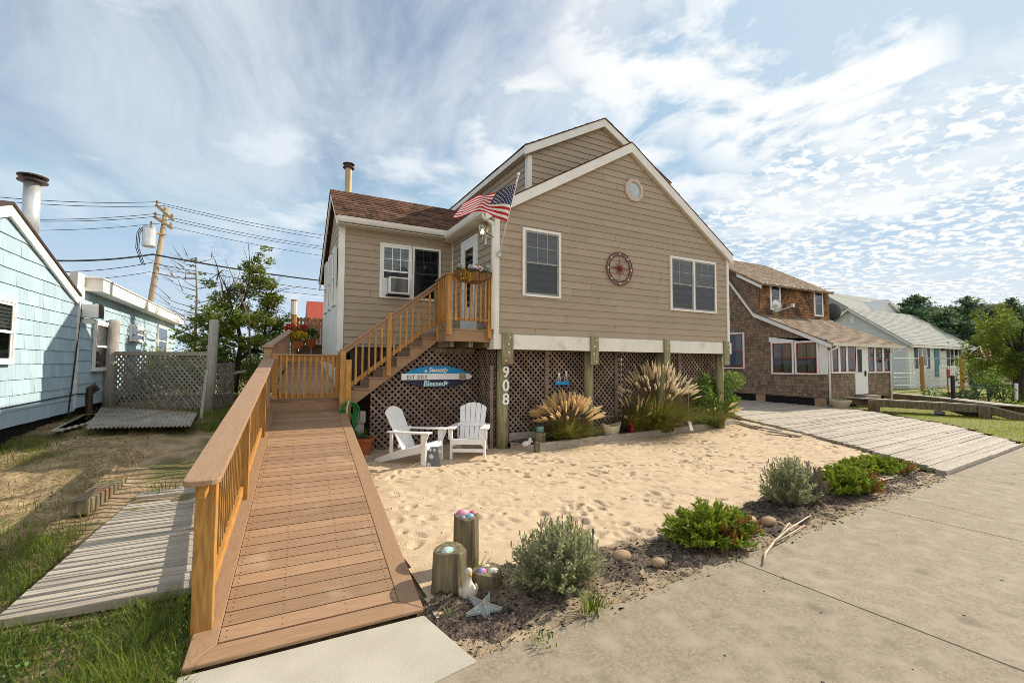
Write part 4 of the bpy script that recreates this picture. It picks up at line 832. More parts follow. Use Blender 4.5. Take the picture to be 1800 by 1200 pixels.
text_mesh('Blessed', 'lettering', M['sg_cyan'], (X0+wd*.285, 9.15, zc-hh*.84), (1, 0, 0), Z3, hh*.50, .006, sbd, 'LEFT', .15, .025)
def star5(b, c, r, U, Vv, Nn, h, rot=0.):
    c, U, Vv, Nn = map(lambda q: V(*q), (c, U, Vv, Nn)); vs = [c+(U*math.sin(rot+k*math.pi/5)+Vv*math.cos(rot+k*math.pi/5))*(r if k % 2 == 0 else r*.36) for k in range(10)]
    b.add(vs+[c+Nn*h], [(k, (k+1) % 10, 10) for k in range(10)])
b = MB(); star5(b, (X0+wd*.32, 9.146, zc+hh*.52), hh*.22, (1, 0, 0), Z3, (0, -1, 0), .008); star5(b, (X0+wd*.605, 9.146, zc-hh*.60), hh*.26, (1, 0, 0), Z3, (0, -1, 0), .008, .3); b.build('starfish_ornament', M['trim'], sbd)
b = MB(); mc = X0+wd*.835; b.prism([(mc+hh*.36*math.cos(t), 9.148, zc+hh*.36*math.sin(t)) for t in np.linspace(0, 2*math.pi, 25)[:-1]], (0, -.012, 0)); b.build('medallion', M['sg_tan'], sbd)
# bicycle ornament
bs = thing('bicycle_plaque', (5.5, 8.6, 1.5), 'small metal bicycle with two animal heads over a blue plaque on the lattice', 'plaque')
by = 8.55; c0 = PY(982, 666, by); c1 = PY(995, 664, by); pl0, pl1 = PY(976, 670, by), PY(1000, 676, by)
b = MB(); b.box(pl0[0], pl1[0], by, by+.02, pl1[2], pl0[2]); b.build('plaque', M['sg_blue'], bs); b = MB()
for c in (c0, c1):
    b.tube([(c[0]+.055*math.cos(t), by, c[2]-.01+.055*math.sin(t)) for t in np.linspace(0, 2*math.pi, 19)], .006, 5, cap=False)
    for k in range(4): t = k*math.pi/4; b.tube([(c[0]+.05*math.cos(t), by, c[2]-.01+.05*math.sin(t)), (c[0]-.05*math.cos(t), by, c[2]-.01-.05*math.sin(t))], .003, 4)
b.tube([c0+V(0, 0, -.01), (c0+c1)/2+V(0, 0, .06), c1+V(0, 0, -.01)], .006, 5); b.build('bicycle', M['metal'], bs); b = MB()
for c, dz in ((c0, .10), (c1, .12)):
    p = c+V(.005, 0, dz); b.blob(p, (.03, .018, .034), 9, 6); b.blob(p+V(0, 0, -.045), (.02, .014, .03), 8, 5)
    for s in (-1, 1): b.add([p+V(s*.028, 0, .012), p+V(s*.006, 0, .03), p+V(s*.024, 0, .056)], [(0, 1, 2)])
b.build('animal_heads', M['trim'], bs, smooth=True)
# ------------------------------------------------------------------ hose, pot
ho = thing('garden_hose', (1.29, 9.0, .7), 'coiled green garden hose hung on the post at the foot of the stairs', 'hose')
hc = PY(612, 706, 8.94); b = MB(); pts = []
for k in range(5):
    w, d = .10+.018*k, .40+.05*(k*2 % 5)
    for t in np.linspace(0, 2*math.pi, 22)[:-1]: pts.append((hc[0]+w*math.sin(t)*(1+.25*math.cos(t))+.006*k, 8.945-.02*k-.01*math.sin(3*t), hc[2]-d*(.5-.5*math.cos(t))))
pe = G(636, 765, .30); pts += [(hc[0]+.05, 8.84, hc[2]-.25), (hc[0]+.10, 8.84, hc[2]-.5), (hc[0]+.17, 8.86, hc[2]-.62)]
b.tube(pts, .0125, 7); b.build('coil', M['plastic_green'], ho, smooth=True); b = MB(); b.tube([(hc[0], 8.86, hc[2]+.02), (hc[0]-.035, 8.85, hc[2]-.12), (hc[0]-.03, 8.85, hc[2]-.2)], .016, 8); b.build('nozzle', M['silver'], ho)
b = MB(); b.bar((hc[0], 8.985, hc[2]-.015), (hc[0], 8.86, hc[2]-.0), .05, .03); b.build('strap', M['sg_blue'], ho)
pp = G(637, 797); pp = V(1.56, 8.9, 0); pot = thing('terracotta_pot', tuple(pp), 'terracotta flowerpot with a small plant beside the ramp under the hose', 'flowerpot')
b = MB(); b.lathe(pp, [(.125, 0), (.13, .01), (.18, .28), (.20, .28), (.205, .35), (.185, .35), (.178, .30)], 24); b.build('pot', M['terracotta'], pot, smooth=False); b = MB(); b.lathe(pp, [(.17, .29), (.17, .315)], 18); b.build('soil', M['soil'], pot)
v_, f_, t_ = blades(np.stack([pp[0]+rng.normal(0, .06, 70), pp[1]+rng.normal(0, .06, 70), np.full(70, .31)], 1), rng.uniform(.08, .26, 70), .012, .8); fast('leaves', v_, f_, M['leaf_a'], pot, t_)
# ------------------------------------------------------------------ adirondack chairs
def chair_proto(label):
    c = thing('adirondack_chair', (0, 0, 0), label, 'chair', 'white chairs in front of the lattice'); m = M['white_paint']
    for s in (-1, 1):
        b = MB(); b.box(s*.30-.02, s*.30+.02, -.44, -.35, 0, .54); b.build('front_leg', m, c, bevel=.005)
        b = MB(); x = s*.265; b.prism([(x-.016, -.42, .24), (x-.016, .50, -.0), (x-.016, .58, .0), (x-.016, .56, .07), (x-.016, .10, .24), (x-.016, -.42, .36)], (.032, 0, 0)); b.build('side_rail', m, c, bevel=.004)
        b = MB(); q = [(s*.30-.085, -.52), (s*.30+.075, -.52), (s*.30+.085, -.40), (s*.30+.045, .30), (s*.30-.045, .30), (s*.30-.085, -.38)]; q = q if s > 0 else q; b.prism([(x, y, .545-.02*(y+.5)) for x, y in q], (0, 0, .028)); b.build('armrest', m, c, bevel=.012)
        b = MB(); b.prism([(s*.30+s*.022, -.435, .36), (s*.30+s*.022, -.36, .36), (s*.30+s*.022, -.36, .54), (s*.30+s*.022, -.50, .54), (s*.30+s*.022, -.49, .50)], (s*.022, 0, 0)); b.build('arm_bracket', m, c)
        b = MB(); b.box(s*.27-.018, s*.27+.018, .22, .27, .10, .53); b.build('rear_support', m, c)
    b = MB(); b.box(-.28, .28, -.452, -.43, .27, .37); b.build('apron', m, c, bevel=.004)
    b = MB(); b.box(-.28, .28, -.41, -.385, .13, .19); b.build('stretcher', m, c)
    for k in range(6):
        y = -.43+k*.088; z = .372-(y+.43)*.27; b = MB(); b.rt().hexa([(-.285, y, z-.02), (.285, y, z-.02), (.285, y+.076, z-.041), (-.285, y+.076, z-.041), (-.285, y, z), (.285, y, z), (.285, y+.076, z-.021), (-.285, y+.076, z-.021)]); b.build('seat_slat', m, c, bevel=.004)
    for k in range(5):
        a = (k-2); x0, x1 = a*.086, a*.106; w0, w1 = .0395, .049; arc = lambda x: .955-1.35*x*x
        bot = lambda x: V(x, .06, .235); topp = lambda x, z: V(x, .06+(z-.235)*.50, z)
        pts = [bot(x0-w0), bot(x0+w0)]+[topp(x1+w1*q, arc(x1+w1*q)-.004*(abs(q) == 1)) for q in (1, .5, 0, -.5, -1)]
        b = MB(); b.rt().prism(pts, (0, .02, -.008)); b.build('back_slat', m, c, bevel=.004)
    b = MB(); b.box(-.27, .27, .19, .225, .52, .58).box(-.24, .24, .115, .14, .27, .33); b.build('back_brace', m, c)
    return c
cA = chair_proto('white Adirondack chair turned to the right, nearer the ramp'); cB = copy_tree(cA)
cB['label'] = 'white Adirondack chair facing the street beside the post with numbers'
cA.location = (2.22, 7.92, .025); cA.rotation_euler = (0, 0, R_(44)); cB.location = (3.36, 8.0, .025); cB.rotation_euler = (0, 0, R_(-30))
M['slate'] = mat('slate_slab', (.11, .12, .125), (.17, .175, .175), 5, rough=.6); M['pale_print'] = mat('pale_print', (.55, .56, .54), (.45, .46, .45), 8, rough=.7)
so_ = G(762, 822); slt = thing('slate_plaque', tuple(so_), 'grey slate plaque with pale paw marks leaning between the two white chairs', 'plaque')
Us = nrm(V(.93, -.36, 0)); Vs = nrm(V(-.12, .30, 1)); Ns = np.cross(Us, Vs); b = MB(); so2 = so_+V(-.14, 0, .0); b.obox(so2, Us*.27, Vs*.36, -Ns*.025); b.build('slab', M['slate'], slt, bevel=.008)
b = MB()
for u, v, r in ((.065, .295, .026), (.135, .315, .026), (.205, .305, .026), (.135, .20, .036), (.07, .06, .035)):
    b.add([so2+Us*(u+r*math.cos(t))+Vs*(v+r*1.15*math.sin(t))+Ns*.004 for t in np.linspace(0, 2*math.pi, 13)[:-1]], [tuple(range(12))])
b.build('paw_marks', M['pale_print'], slt)
# ------------------------------------------------------------------ planting bed in front of the lattice
BED = [V(4.36, 8.06, 0), V(4.62, 7.70, 0), V(8.30, 8.05, 0), V(11.9, 8.72, 0), V(12.5, 8.95, 0)]
b = MB()
def z_bed(x, y): return .13+.02*np.sin(x*3)+.015*np.sin(y*7+x*5)
sheet('soil', M['mulch'], 4.2, 12.3, 7.6, 8.8, .05, inpoly([(4.3, 8.0), (4.64, 7.76), (8.3, 8.1), (12.2, 8.85), (12.0, 8.8), (4.3, 8.8)]), z_bed)
for k, (p, q, h, w) in enumerate(((BED[0]+V(-.06, .1, 0), BED[1]+V(-.03, .03, 0), .16, .045), (BED[1], BED[2]*.62+BED[1]*.38, .19, .10), (BED[2]*.62+BED[1]*.38, BED[3]*.42+BED[2]*.58, .18, .10), (BED[3]*.42+BED[2]*.58, BED[3], .17, .10))):
    b = MB(); b.bar(p+V(0, 0, h/2), q+V(0, 0, h/2-.005), w, h); tag(b.build('edging_timber', M['grey_wood_x'], bevel=.008, org=p), ('thin grey board closing the left end of the planting bed', 'left grey timber edging the bed below the tan plume grass', 'middle grey timber edging the bed by the red hand pump', 'right grey timber edging the bed below the green shrub')[k], 'timber', 'timbers edging the planting bed')
b = MB(); b.box(4.4, 5.05, 8.45, 8.49, 0, .30); tag(b.build('bed_board', M['grey_wood_x'], org=(4.4, 8.45, 0)), 'short grey board stood on edge behind the numbered pile', 'board')
b = MB(); b.rt().box(4.57, 4.65, 7.62, 7.70, 0, .22); tag(b.build('corner_stake', M['pile'], bevel=.006, org=(4.6, 7.66, 0)), 'yellowish stake at the front left corner of the planting bed', 'stake')
def pile(c, r, h, nm, label, cat='pile', group=None, tilt=(0, 0), m='pile', n=22):
    c = V(*c); b = MB(); vs = []; ks = np.linspace(0, 1, 6); ph = random.uniform(0, 6)
    for k in ks:
        for j in range(n):
            t = 2*math.pi*j/n; rr = r*(1+.03*math.sin(3*t+ph)+.02*math.sin(7*t+ph*2))*(1.03-.05*k); vs.append(c+V(rr*math.cos(t)+tilt[0]*k, rr*math.sin(t)+tilt[1]*k, -.03+(h+.03)*k+.012*math.sin(2*t+ph)*k))
    fs = [(i*n+j, i*n+(j+1) % n, (i+1)*n+(j+1) % n, (i+1)*n+j) for i in range(5) for j in range(n)]+[tuple(5*n+j for j in range(n))]; b.add(vs, fs)
    return tag(b.build(nm, M[m], org=c, bevel=.01), label, cat, group)
pile(G(949, 781, .12), .115, .24, 'wood_stump', 'short wood stump in the planting bed carrying a green glass jar', 'stump')
jp = G(949, 781, .12); jar = thing('glass_jar', (jp[0], jp[1], .36), 'green glass jar lantern on the stump in the planting bed', 'jar'); M['jar'] = mat('green_glass', (.10, .22, .19), (.06, .14, .13), 8, rough=.08, spec=.8)
b = MB(); b.lathe((jp[0], jp[1], .365), [(.07, 0), (.085, .02), (.085, .11), (.07, .13)], 18); b.build('body', M['jar'], jar, smooth=True); b = MB(); b.lathe((jp[0], jp[1], .365), [(.078, .131), (.078, .155), (.02, .165)], 18); b.build('lid', M['black_iron'], jar)
# white conch
M['shell_w'] = mat('white_shell', (.74, .70, .64), (.62, .55, .47), 14, (1, 1, 5), .5)
b = MB(); cq = V(4.50, 7.88, .16); b.blob(cq, (.10, .07, .06), 12, 8, .06); b.lathe(cq+V(.08, .0, .03), [(.055, 0), (.06, .02), (.03, .05), (.035, .055), (.012, .09)], 10); tag(b.build('conch_shell', M['shell_w'], smooth=True, org=cq), 'large white conch shell in the left end of the planting bed', 'shell')
# boat planter
bp_ = G(1075, 768, .10); bo = thing('boat_planter', tuple(bp_), 'cream boat shaped planter between the two plume grasses', 'planter'); M['cream'] = mat('cream_stoneware', (.52, .44, .30), (.42, .35, .235), 5, rough=.75, bump=.1, bscale=20)
b = MB(); n = 24; prs = [(0., .62, .0), (.02, .66, .02), (.5, .86, .14), (1, 1, .26), (1, .90, .262), (.6, .8, .20)]; vs = []
for lz_, s, z in prs:
    for j in range(n):
        t = 2*math.pi*j/n; cx_, sx_ = math.cos(t), math.sin(t); L_ = .30*s*np.sign(cx_)*abs(cx_)**1.0; w_ = .16*s*sx_*(1-.25*cx_*cx_); vs.append(bp_+V(L_*.97+.1*w_, w_+.1*L_, z+.07*abs(cx_)**3*z/.26))
b.add(vs, [(i*n+j, i*n+(j+1) % n, (i+1)*n+(j+1) % n, (i+1)*n+j) for i in range(len(prs)-1) for j in range(n)]+[tuple(range(n))[::-1]]); b.build('hull', M['cream'], bo, smooth=True)
b = MB(); b.poly([bp_+V(.25*math.cos(t), .12*math.sin(t), .205) for t in np.linspace(0, 2*math.pi, 17)[:-1]]); b.build('soil', M['soil'], bo); v_, f_, t_ = leaves(ball(bp_+V(.02, 0, .23), (.14, .08, .03), 60), .04, .7); fast('leaves', v_, f_, M['leaf_a'], bo, t_)
# red hand pump
rpz = PY(1111, 762, 8.16); pu = thing('hand_pump', tuple(rpz), 'small red cast iron hand pump in front of the tall plume grass', 'hand pump'); M['red'] = mat('worn_red_paint', (.42, .022, .03), (.33, .02, .025), 7, rough=.5)
b = MB(); b.lathe(rpz, [(.075, 0), (.075, .03), (.05, .04), (.05, .26), (.065, .27), (.065, .29), (.03, .31)], 14); b.build('barrel', M['red'], pu); b = MB(); b.tube([rpz+V(-.04, 0, .24), rpz+V(-.10, -.01, .25), rpz+V(-.115, -.01, .20)], .02, 8); b.build('spout', M['red'], pu); b = MB(); b.tube([rpz+V(0, 0, .29), rpz+V(0, 0, .36), rpz+V(.05, 0, .38), rpz+V(.095, 0, .30), rpz+V(.10, 0, .05)], .014, 7); b.blob(rpz+V(.01, 0, .40), (.025, .02, .04), 8, 6); b.build('handle', M['red'], pu)
b = MB(); q = G(1214, 757, .12); b.obox(q, (.13, .02, 0), (0, .015, 0), (-.02, .06, .22)); tag(b.build('garden_tile', M['shell_w'], org=q), 'small white tile leaning at the foot of the tall plume grass', 'tile')
b = MB(); q = PY(1210, 672, 8.45); b.blob(q, (.09, .02, .035), 10, 6); b.add([q+V(-.07, 0, .01), q+V(-.14, 0, .07), q+V(-.10, 0, -.0)], [(0, 1, 2)]); b.tube([q+V(0, 0, -.03), (q[0], q[1], .1)], .006, 5); tag(b.build('bird_stake', M['shell_w'], org=q), 'small white bird on a stake behind the plume grass', 'garden ornament')
# loose planks beside the driveway
for (a, c), lb in zip((((1328, 748), (1372, 757)), ((1350, 757), (1408, 766)), ((1290, 738), (1335, 752))), ('short loose plank at the right end of the bed edging', 'loose plank lying flat on the sand beside the driveway', 'narrow plank lying beside the green shrub by the driveway')):
    p, q = G(*a, .10), G(*c, .07); b = MB(); b.rt().bar(p, q, .13, .035); tag(b.build('loose_plank', M['grey_wood_x'], org=p), lb, 'plank')
# ------------------------------------------------------------------ cut piles, shells, goose, starfish
p1_, p2_, p3_ = G(789, 1037, .04), G(823, 1003, .035), G(856, 1033, .04)
h1 = PY(790, 972, p1_[1]+.0)[2]; h2 = PY(820, 912, p2_[1])[2]; h3 = PY(856, 1011, p3_[1])[2]
pile(p1_, .128, h1-.01, 'cut_pile', 'knee high cut wood pile with one teal shell, nearest the ramp', 'pile', 'cut piles by the sidewalk', (.01, .01)); pile(p2_+V(.0, .06, 0), .105, h2-.02, 'cut_pile', 'tallest cut wood pile with four painted shells on top', 'pile', 'cut piles by the sidewalk'); pile(p3_+V(.02, .05, 0), .122, .115, 'cut_pile', 'lowest cut wood pile, a flat stump with three shells', 'pile', 'cut piles by the sidewalk')
def shell(c, r, ry, h, col, label, rot=0., c2=None):
    nm = 'shell_'+label; m = mat(label.replace(' ', '_')[:30], col, c2 or tuple(min(1, q*.6+.2) for q in col), 30, (1, 1, .3), .4); b = MB(); n, k = 28, 7; vs = []
    for i in range(k+1):
        ph = .5*math.pi*i/k
        for j in range(n):
            t = 2*math.pi*j/n; rr = (1+.07*(1 if j % 2 else -1))*math.sin(ph); x, y = r*rr*math.cos(t), ry*rr*math.sin(t)*(1+.25*math.sin(t)); vs.append(V(c[0]+x*math.cos(rot)-y*math.sin(rot), c[1]+x*math.sin(rot)+y*math.cos(rot), c[2]+h*.78*math.cos(ph)**1.3))
    b.add(vs, [(i*n+j, (i+1)*n+j, (i+1)*n+(j+1) % n, i*n+(j+1) % n) for i in range(k) for j in range(n)]); tag(b.build('seashell', m, smooth=True, org=c), label, 'shell', 'painted shells on the cut piles')
t2 = p2_+V(0, .06, h2-.025); shell(t2+V(-.02, .03, .0), .058, .045, .06, (.72, .22, .36), 'large pink scallop shell on the tallest pile'); shell(t2+V(.065, .0, .0), .036, .032, .04, (.62, .05, .10), 'red shell at the right edge of the tallest pile'); shell(t2+V(.015, -.05, .0), .036, .03, .038, (.10, .45, .70), 'bright blue shell at the front of the tallest pile'); shell(t2+V(-.05, -.045, .0), .03, .028, .026, (.12, .14, .22), 'dark slate blue shell at the left of the tallest pile')
shell(p1_+V(-.02, -.02, h1-.015), .055, .042, .042, (.72, .64, .56), 'teal topped white shell on the pile nearest the ramp', .5, (.08, .48, .46))
t3 = p3_+V(.02, .05, .108); shell(t3+V(-.05, -.02, 0), .042, .036, .045, (.10, .35, .68), 'blue and pink swirled shell on the lowest pile', .4, (.65, .12, .30)); shell(t3+V(.035, -.04, 0), .045, .034, .036, (.70, .64, .55), 'cream striped shell at the front of the lowest pile'); shell(t3+V(.015, .055, 0), .045, .036, .03, (.55, .42, .28), 'brown shell at the back of the lowest pile')
gp = G(823, 1053, .04); go = thing('goose_figurine', tuple(gp), 'small cream goose figurine standing in front of the cut piles', 'figurine'); M['goose'] = mat('cream_ceramic', (.60, .54, .44), (.48, .42, .33), 12, rough=.6); b = MB()
b.lathe(gp, [(.025, 0), (.05, .01), (.062, .045), (.055, .085), (.034, .115), (.022, .14), (.021, .16), (.027, .178), (.028, .20), (.02, .218), (.004, .226)], 18, 1, 1.05); b.build('body', M['goose'], go, smooth=True)
b = MB(); b.lathe(gp+V(0, -.027, .0), [(.009, .178), (.011, .188), (.006, .20)], 8, 1, 2.4); b.build('bill', mat('orange_bill', (.62, .36, .03), rough=.5), go, smooth=True); b = MB()
for s in (-1, 1): b.blob(gp+V(s*.062, .0, .066), (.012, .03, .036), 8, 6)
b.pieces('wing', M['goose'], go, smooth=True)
sf = G(850, 1066, .085); b = MB(); M['starfish'] = mat('grey_starfish', (.20, .225, .215), (.30, .33, .32), 14, rough=.8, bump=.3, bscale=60); vs = []
for k in range(10): a = -.5+k*math.pi/5; rr = .145 if k % 2 == 0 else .055; vs.append(sf+V(rr*math.sin(a), rr*math.cos(a), .003+.28*rr*math.cos(a)))
b.add(vs+[sf+V(0, 0, .034)]+[p-V(0, 0, .014) for p in vs], [(k, 10, (k+1) % 10) for k in range(10)]+[(k, (k+1) % 10, 11+(k+1) % 10, 11+k) for k in range(10)]); st_ = tag(b.build('stone_starfish', M['starfish'], org=sf), 'flat grey stone starfish lying on the mulch by the goose', 'ornament')
b = MB()
for k in range(5):
    a = -.5+2*k*math.pi/5; b.tube([sf+V(0, 0, .036), sf+V(.14*math.sin(a), .14*math.cos(a), .009+.28*.14*math.cos(a))], .003, 5)
b.build('ridge', M['cream'], st_)
# stones and driftwood
M['stone'] = mat('tan_cobble', (.40, .27, .155), (.30, .20, .12), 5, rough=.8, bump=.2, bscale=30, tint=.15)
for x, y, r, lb in ((1092, 983, .085, 'rounded tan stone right of the large lavender'), (1156, 992, .06, 'small tan stone alone on the mulch left of the bright juniper'), (1316, 919, .085, 'pinkish stone behind the bright juniper'), (1351, 921, .085, 'pale tan stone right of the bright juniper')):
    p = G(x, y, .04); b = MB(); b.rt().blob(p+V(0, 0, r*.35), (r*1.15, r*.8, r*.62), 14, 9); o = tag(b.build('cobble_stone', M['stone'], smooth=True, org=p), lb, 'stone', 'stones in the planting strip')
dwd = MB(); q = lambda x, y, z=.05: G(x, y, z); dwd.tube([q(1342, 990), q(1345, 972), q(1362, 950, .07), q(1385, 930, .09), q(1425, 905, .06)], [.008, .011, .012, .010, .004], 6); dwd.tube([q(1360, 953, .07), q(1385, 940, .08), q(1415, 922, .05)], [.008, .007, .003], 6); dwd.tube([q(1366, 946, .07), q(1382, 925, .1), q(1388, 918, .11)], [.009, .008, .005], 6)
M['drift'] = mat('bleached_driftwood', (.60, .50, .37), (.46, .37, .27), 8, rough=.85); tag(dwd.build('driftwood_branch', M['drift'], smooth=True, org=q(1362, 950)), 'bleached forked driftwood branch lying across the mulch edge', 'driftwood')
# ------------------------------------------------------------------ the pale blue neighbour on the left
M['blue_sh'] = mat('pale_blue_shingle', (.43, .565, .63), (.385, .515, .58), 4, (3, 3, .5), .75, .25, 26, tint=.10)
BX = -3.3; bh = thing('blue_cottage', (BX, 11, .6), 'pale blue shingled cottage with a white rake board and a flat roofed wing', 'house')
gk, ge = PX(12, 353, BX), PX(131, 513, BX); BY0 = 2*gk[1]-ge[1]; bs_ = (gk[2]-ge[2])/(ge[1]-gk[1])
def bl_(z): return max(BY0+.02, gk[1]-(gk[2]-.16-z)/bs_)
def br_(z): return min(11.60, gk[1]+(gk[2]-.16-z)/bs_)
b = MB(); clad(b, (BX, 0, 0), (0, 1, 0), Z3, (1, 0, 0), .80, gk[2]-.2, .225, bl_, br_, w=(.12, .34), lift=.016, gap=.0016, jit=.002, vjit=.003)
clad(b, (BX, 0, 0), (0, 1, 0), Z3, (1, 0, 0), .85, 3.12, .225, lambda z: 11.62, lambda z: 21.5, w=(.14, .36), lift=.016, gap=.0016, jit=.002, vjit=.003); b.build('shingle_wall', M['blue_sh'], bh)
b = MB(); b.prism([(BX-.004, BY0, .84), (BX-.004, 11.58, .84), (BX-.004, 11.58, ge[2]-.12), (BX-.004, gk[1], gk[2]-.12), (BX-.004, BY0, ge[2]-.12)], (-6, 0, 0)).box(-9.8, BX-.004, 11.58, 21.5, .84, 3.37); b.build('wall_core', M['blue_sh'], bh)
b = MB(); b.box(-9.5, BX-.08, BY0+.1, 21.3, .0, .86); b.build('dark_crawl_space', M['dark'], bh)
b = MB()
for a, c in (((BY0, ge[2]), (gk[1], gk[2])), ((gk[1], gk[2]), (ge[1]+.1, ge[2]-.03))): b.prism([(BX+.02, a[0], a[1]-.04), (BX+.02, c[0], c[1]-.04), (BX+.02, c[0], c[1]-.21), (BX+.02, a[0], a[1]-.21)], (.035, 0, 0))
b.box(BX+.001, BX+.03, 11.52, 11.61, .84, 3.0); b.pieces('rake_board', M['trim'], bh)
b = MB(); b.prism([(BX+.075, BY0-.05, ge[2]-.03), (BX+.075, gk[1], gk[2]), (BX+.075, ge[1]+.12, ge[2]-.03), (BX+.075, ge[1]+.12, ge[2]-.07), (BX+.075, gk[1], gk[2]-.04), (BX+.075, BY0-.05, ge[2]-.07)], (-6, 0, 0)); b.build('roof', M['flue_cap'], bh)
b = MB(); b.box(BX+.001, BX+.28, 11.86, 21.4, 3.14, 3.385).box(BX-.1, BX+.012, 11.44, 11.86, 3.0, 3.44); b.build('fascia', M['trim'], bh); b = MB(); b.box(-9.9, BX+.30, 11.8, 21.5, 3.386, 3.42); b.build('flat_roof', M['trim'], bh, bevel=.01)
def bwin(y0, y1, z0, z1, nm='window', **k): return window(bh, (BX+.016, y0, z0), (0, 1, 0), (1, 0, 0), y1-y0, z1-z0, 1, casing='trim', sash='white_paint', grid=(1, 1), blind='blind_dim', name=nm, open_=.45, **k)
p_, q_ = PX(20, 527, BX), PX(20, 640, BX); bwin(p_[1]-.95, p_[1]-.0, q_[2], p_[2]); p_, q_ = PX(163, 562, BX), PX(190, 648, BX); bwin(p_[1], q_[1], q_[2]-.04, p_[2]); p_, q_ = PX(275, 570, BX), PX(290, 621, BX); bwin(p_[1], q_[1], q_[2]-.1, p_[2])
p_, q_ = PX(226, 570, BX), PX(249, 603, BX); f = bwin(p_[1], q_[1], q_[2], p_[2]); b = MB(); w_ = q_[1]-p_[1]; h_ = p_[2]-q_[2]
for y0, y1 in ((p_[1]+.05, p_[1]+.12), (q_[1]-.12, q_[1]-.05)): b.hexa([(BX+.07, y0, p_[2]-.05), (BX+.07, y1, p_[2]-.05), (BX+.40, y1, q_[2]+.06), (BX+.40, y0, q_[2]+.06), (BX+.10, y0, p_[2]-.05), (BX+.10, y1, p_[2]-.05), (BX+.43, y1, q_[2]+.06), (BX+.43, y0, q_[2]+.06)])
b.box(BX+.39, BX+.43, p_[1]+.05, q_[1]-.05, q_[2]+.03, q_[2]+.08); b.build('open_sash', M['white_paint'], f)
b = MB(); e0 = PX(140, 530, BX+.1); b.box(BX+.017, BX+.28, 11.68, 11.90, 2.60, 2.86).box(BX+.017, BX+.2, 11.74, 11.84, 2.48, 2.58); b.build('vent_box', M['white_paint'], bh, bevel=.01); b = MB(); b.box(BX+.281, BX+.30, 11.67, 11.91, 2.59, 2.87); b.build('vent_grille', M['flue_cap'], bh)
b = MB(); b.tube([(BX+.03, 11.64, 2.75), (BX+.03, 11.5, 1.97), (BX+.03, 11.4, 1.45), (BX+.03, 11.25, .75)], .012, 5); b.tube([(BX+.03, 7.8, 1.08), (BX+.03, 9.5, 1.1), (BX+.03, 11.6, 1.12), (BX+.03, 12.6, 1.08)], .01, 5); b.build('cable', M['black_iron'], bh)
b = MB(); b.tube([(BX+.06, 12.2, .6), (BX+.06, 12.2, 1.2), (BX+.1, 12.26, 1.24), (BX+.14, 12.3, 1.14)], .06, 8); b.build('standpipe', M['flue_cap'], bh)
cf = PX(53, 400, -3.9); b = MB(); rch = .118; b.lathe((-3.9, cf[1], 0), [(rch, 3.7), (rch, PX(53, 318, -3.9)[2])], 22); fl_ = b.build('flue_pipe', M['metal'], bh, smooth=True); zc = PX(53, 318, -3.9)[2]; b = MB(); b.lathe((-3.9, cf[1], zc), [(.14, 0), (.205, .01), (.205, .03), (.14, .04)], 22).lathe((-3.9, cf[1], zc), [(.125, .04), (.125, .09)], 22).lathe((-3.9, cf[1], zc), [(.205, .09), (.21, .115), (.05, .15)], 22); b.build('flue_cap', M['flue_cap'], fl_)
# ------------------------------------------------------------------ lattice screen between the lots
l1, l2 = G(190, 720, .66), G(367, 724, .66); t1, t2 = PY(196, 562, l1[1])[2], PY(377, 562, l2[1])[2]
ls = thing('lattice_screen', tuple((l1+l2)/2), 'weathered grey lattice screen between two old wooden piles', 'fence'); d_ = nrm(V(*(l2-l1)[:2], 0)); nn = V(d_[1], -d_[0], 0); L_ = np.linalg.norm((l2-l1)[:2])
zt_ = PY(280, 624, (l1[1]+l2[1])/2)[2]; b = MB(); lattice(b, l1+V(0, 0, 0), d_, Z3, nn, [(.08, .05), (L_-.05, .05), (L_-.05, zt_-l1[2]), (.08, zt_-l1[2])], sp=.088, sw=.038); b.build('lattice_panel', M['lattice_grey'], ls)
b = MB(); b.obox(l1+d_*.1+nn*.03+V(0, 0, zt_-l1[2]-.01), d_*(L_-.15), -nn*.06, V(0, 0, .085)); b.build('top_rail', M['grey_wood_x'], ls)
b = MB(); b.tube([l1-V(0, 0, .2), l1+V(.0, 0, 1.2), V(l1[0]+.03, l1[1], t1-.06), V(l1[0]+.03, l1[1], t1)], [.135, .13, .12, .08], 16); b.build('post', M['grey_wood'], ls, smooth=True)
b = MB(); l2b = V(l2[0]+.04, l2[1], t2); b.tube([l2-V(0, 0, .2), (l2+l2b)/2, l2b-V(0, 0, .02), l2b], [.10, .096, .09, .07], 14); b.build('post', M['grey_wood'], ls, smooth=True)
b = MB(); lattice(b, l2+V(.1, .2, 0), nrm(V(.35, 1, 0)), Z3, nrm(V(1, -.35, 0)), [(0, .05), (.9, .05), (.9, 1.05), (0, 1.05)], sp=.088, sw=.038); b.build('lattice_panel', M['lattice_grey'], ls)
b = MB(); b.rt().bar(G(353, 738, .64), PY(364, 650, G(353, 738, .64)[1]+.4), .05, .03); tag(b.build('leaning_stick', M['grey_wood'], org=G(353, 738, .64)), 'thin dark stick leaning on the right pile of the lattice screen', 'stick')
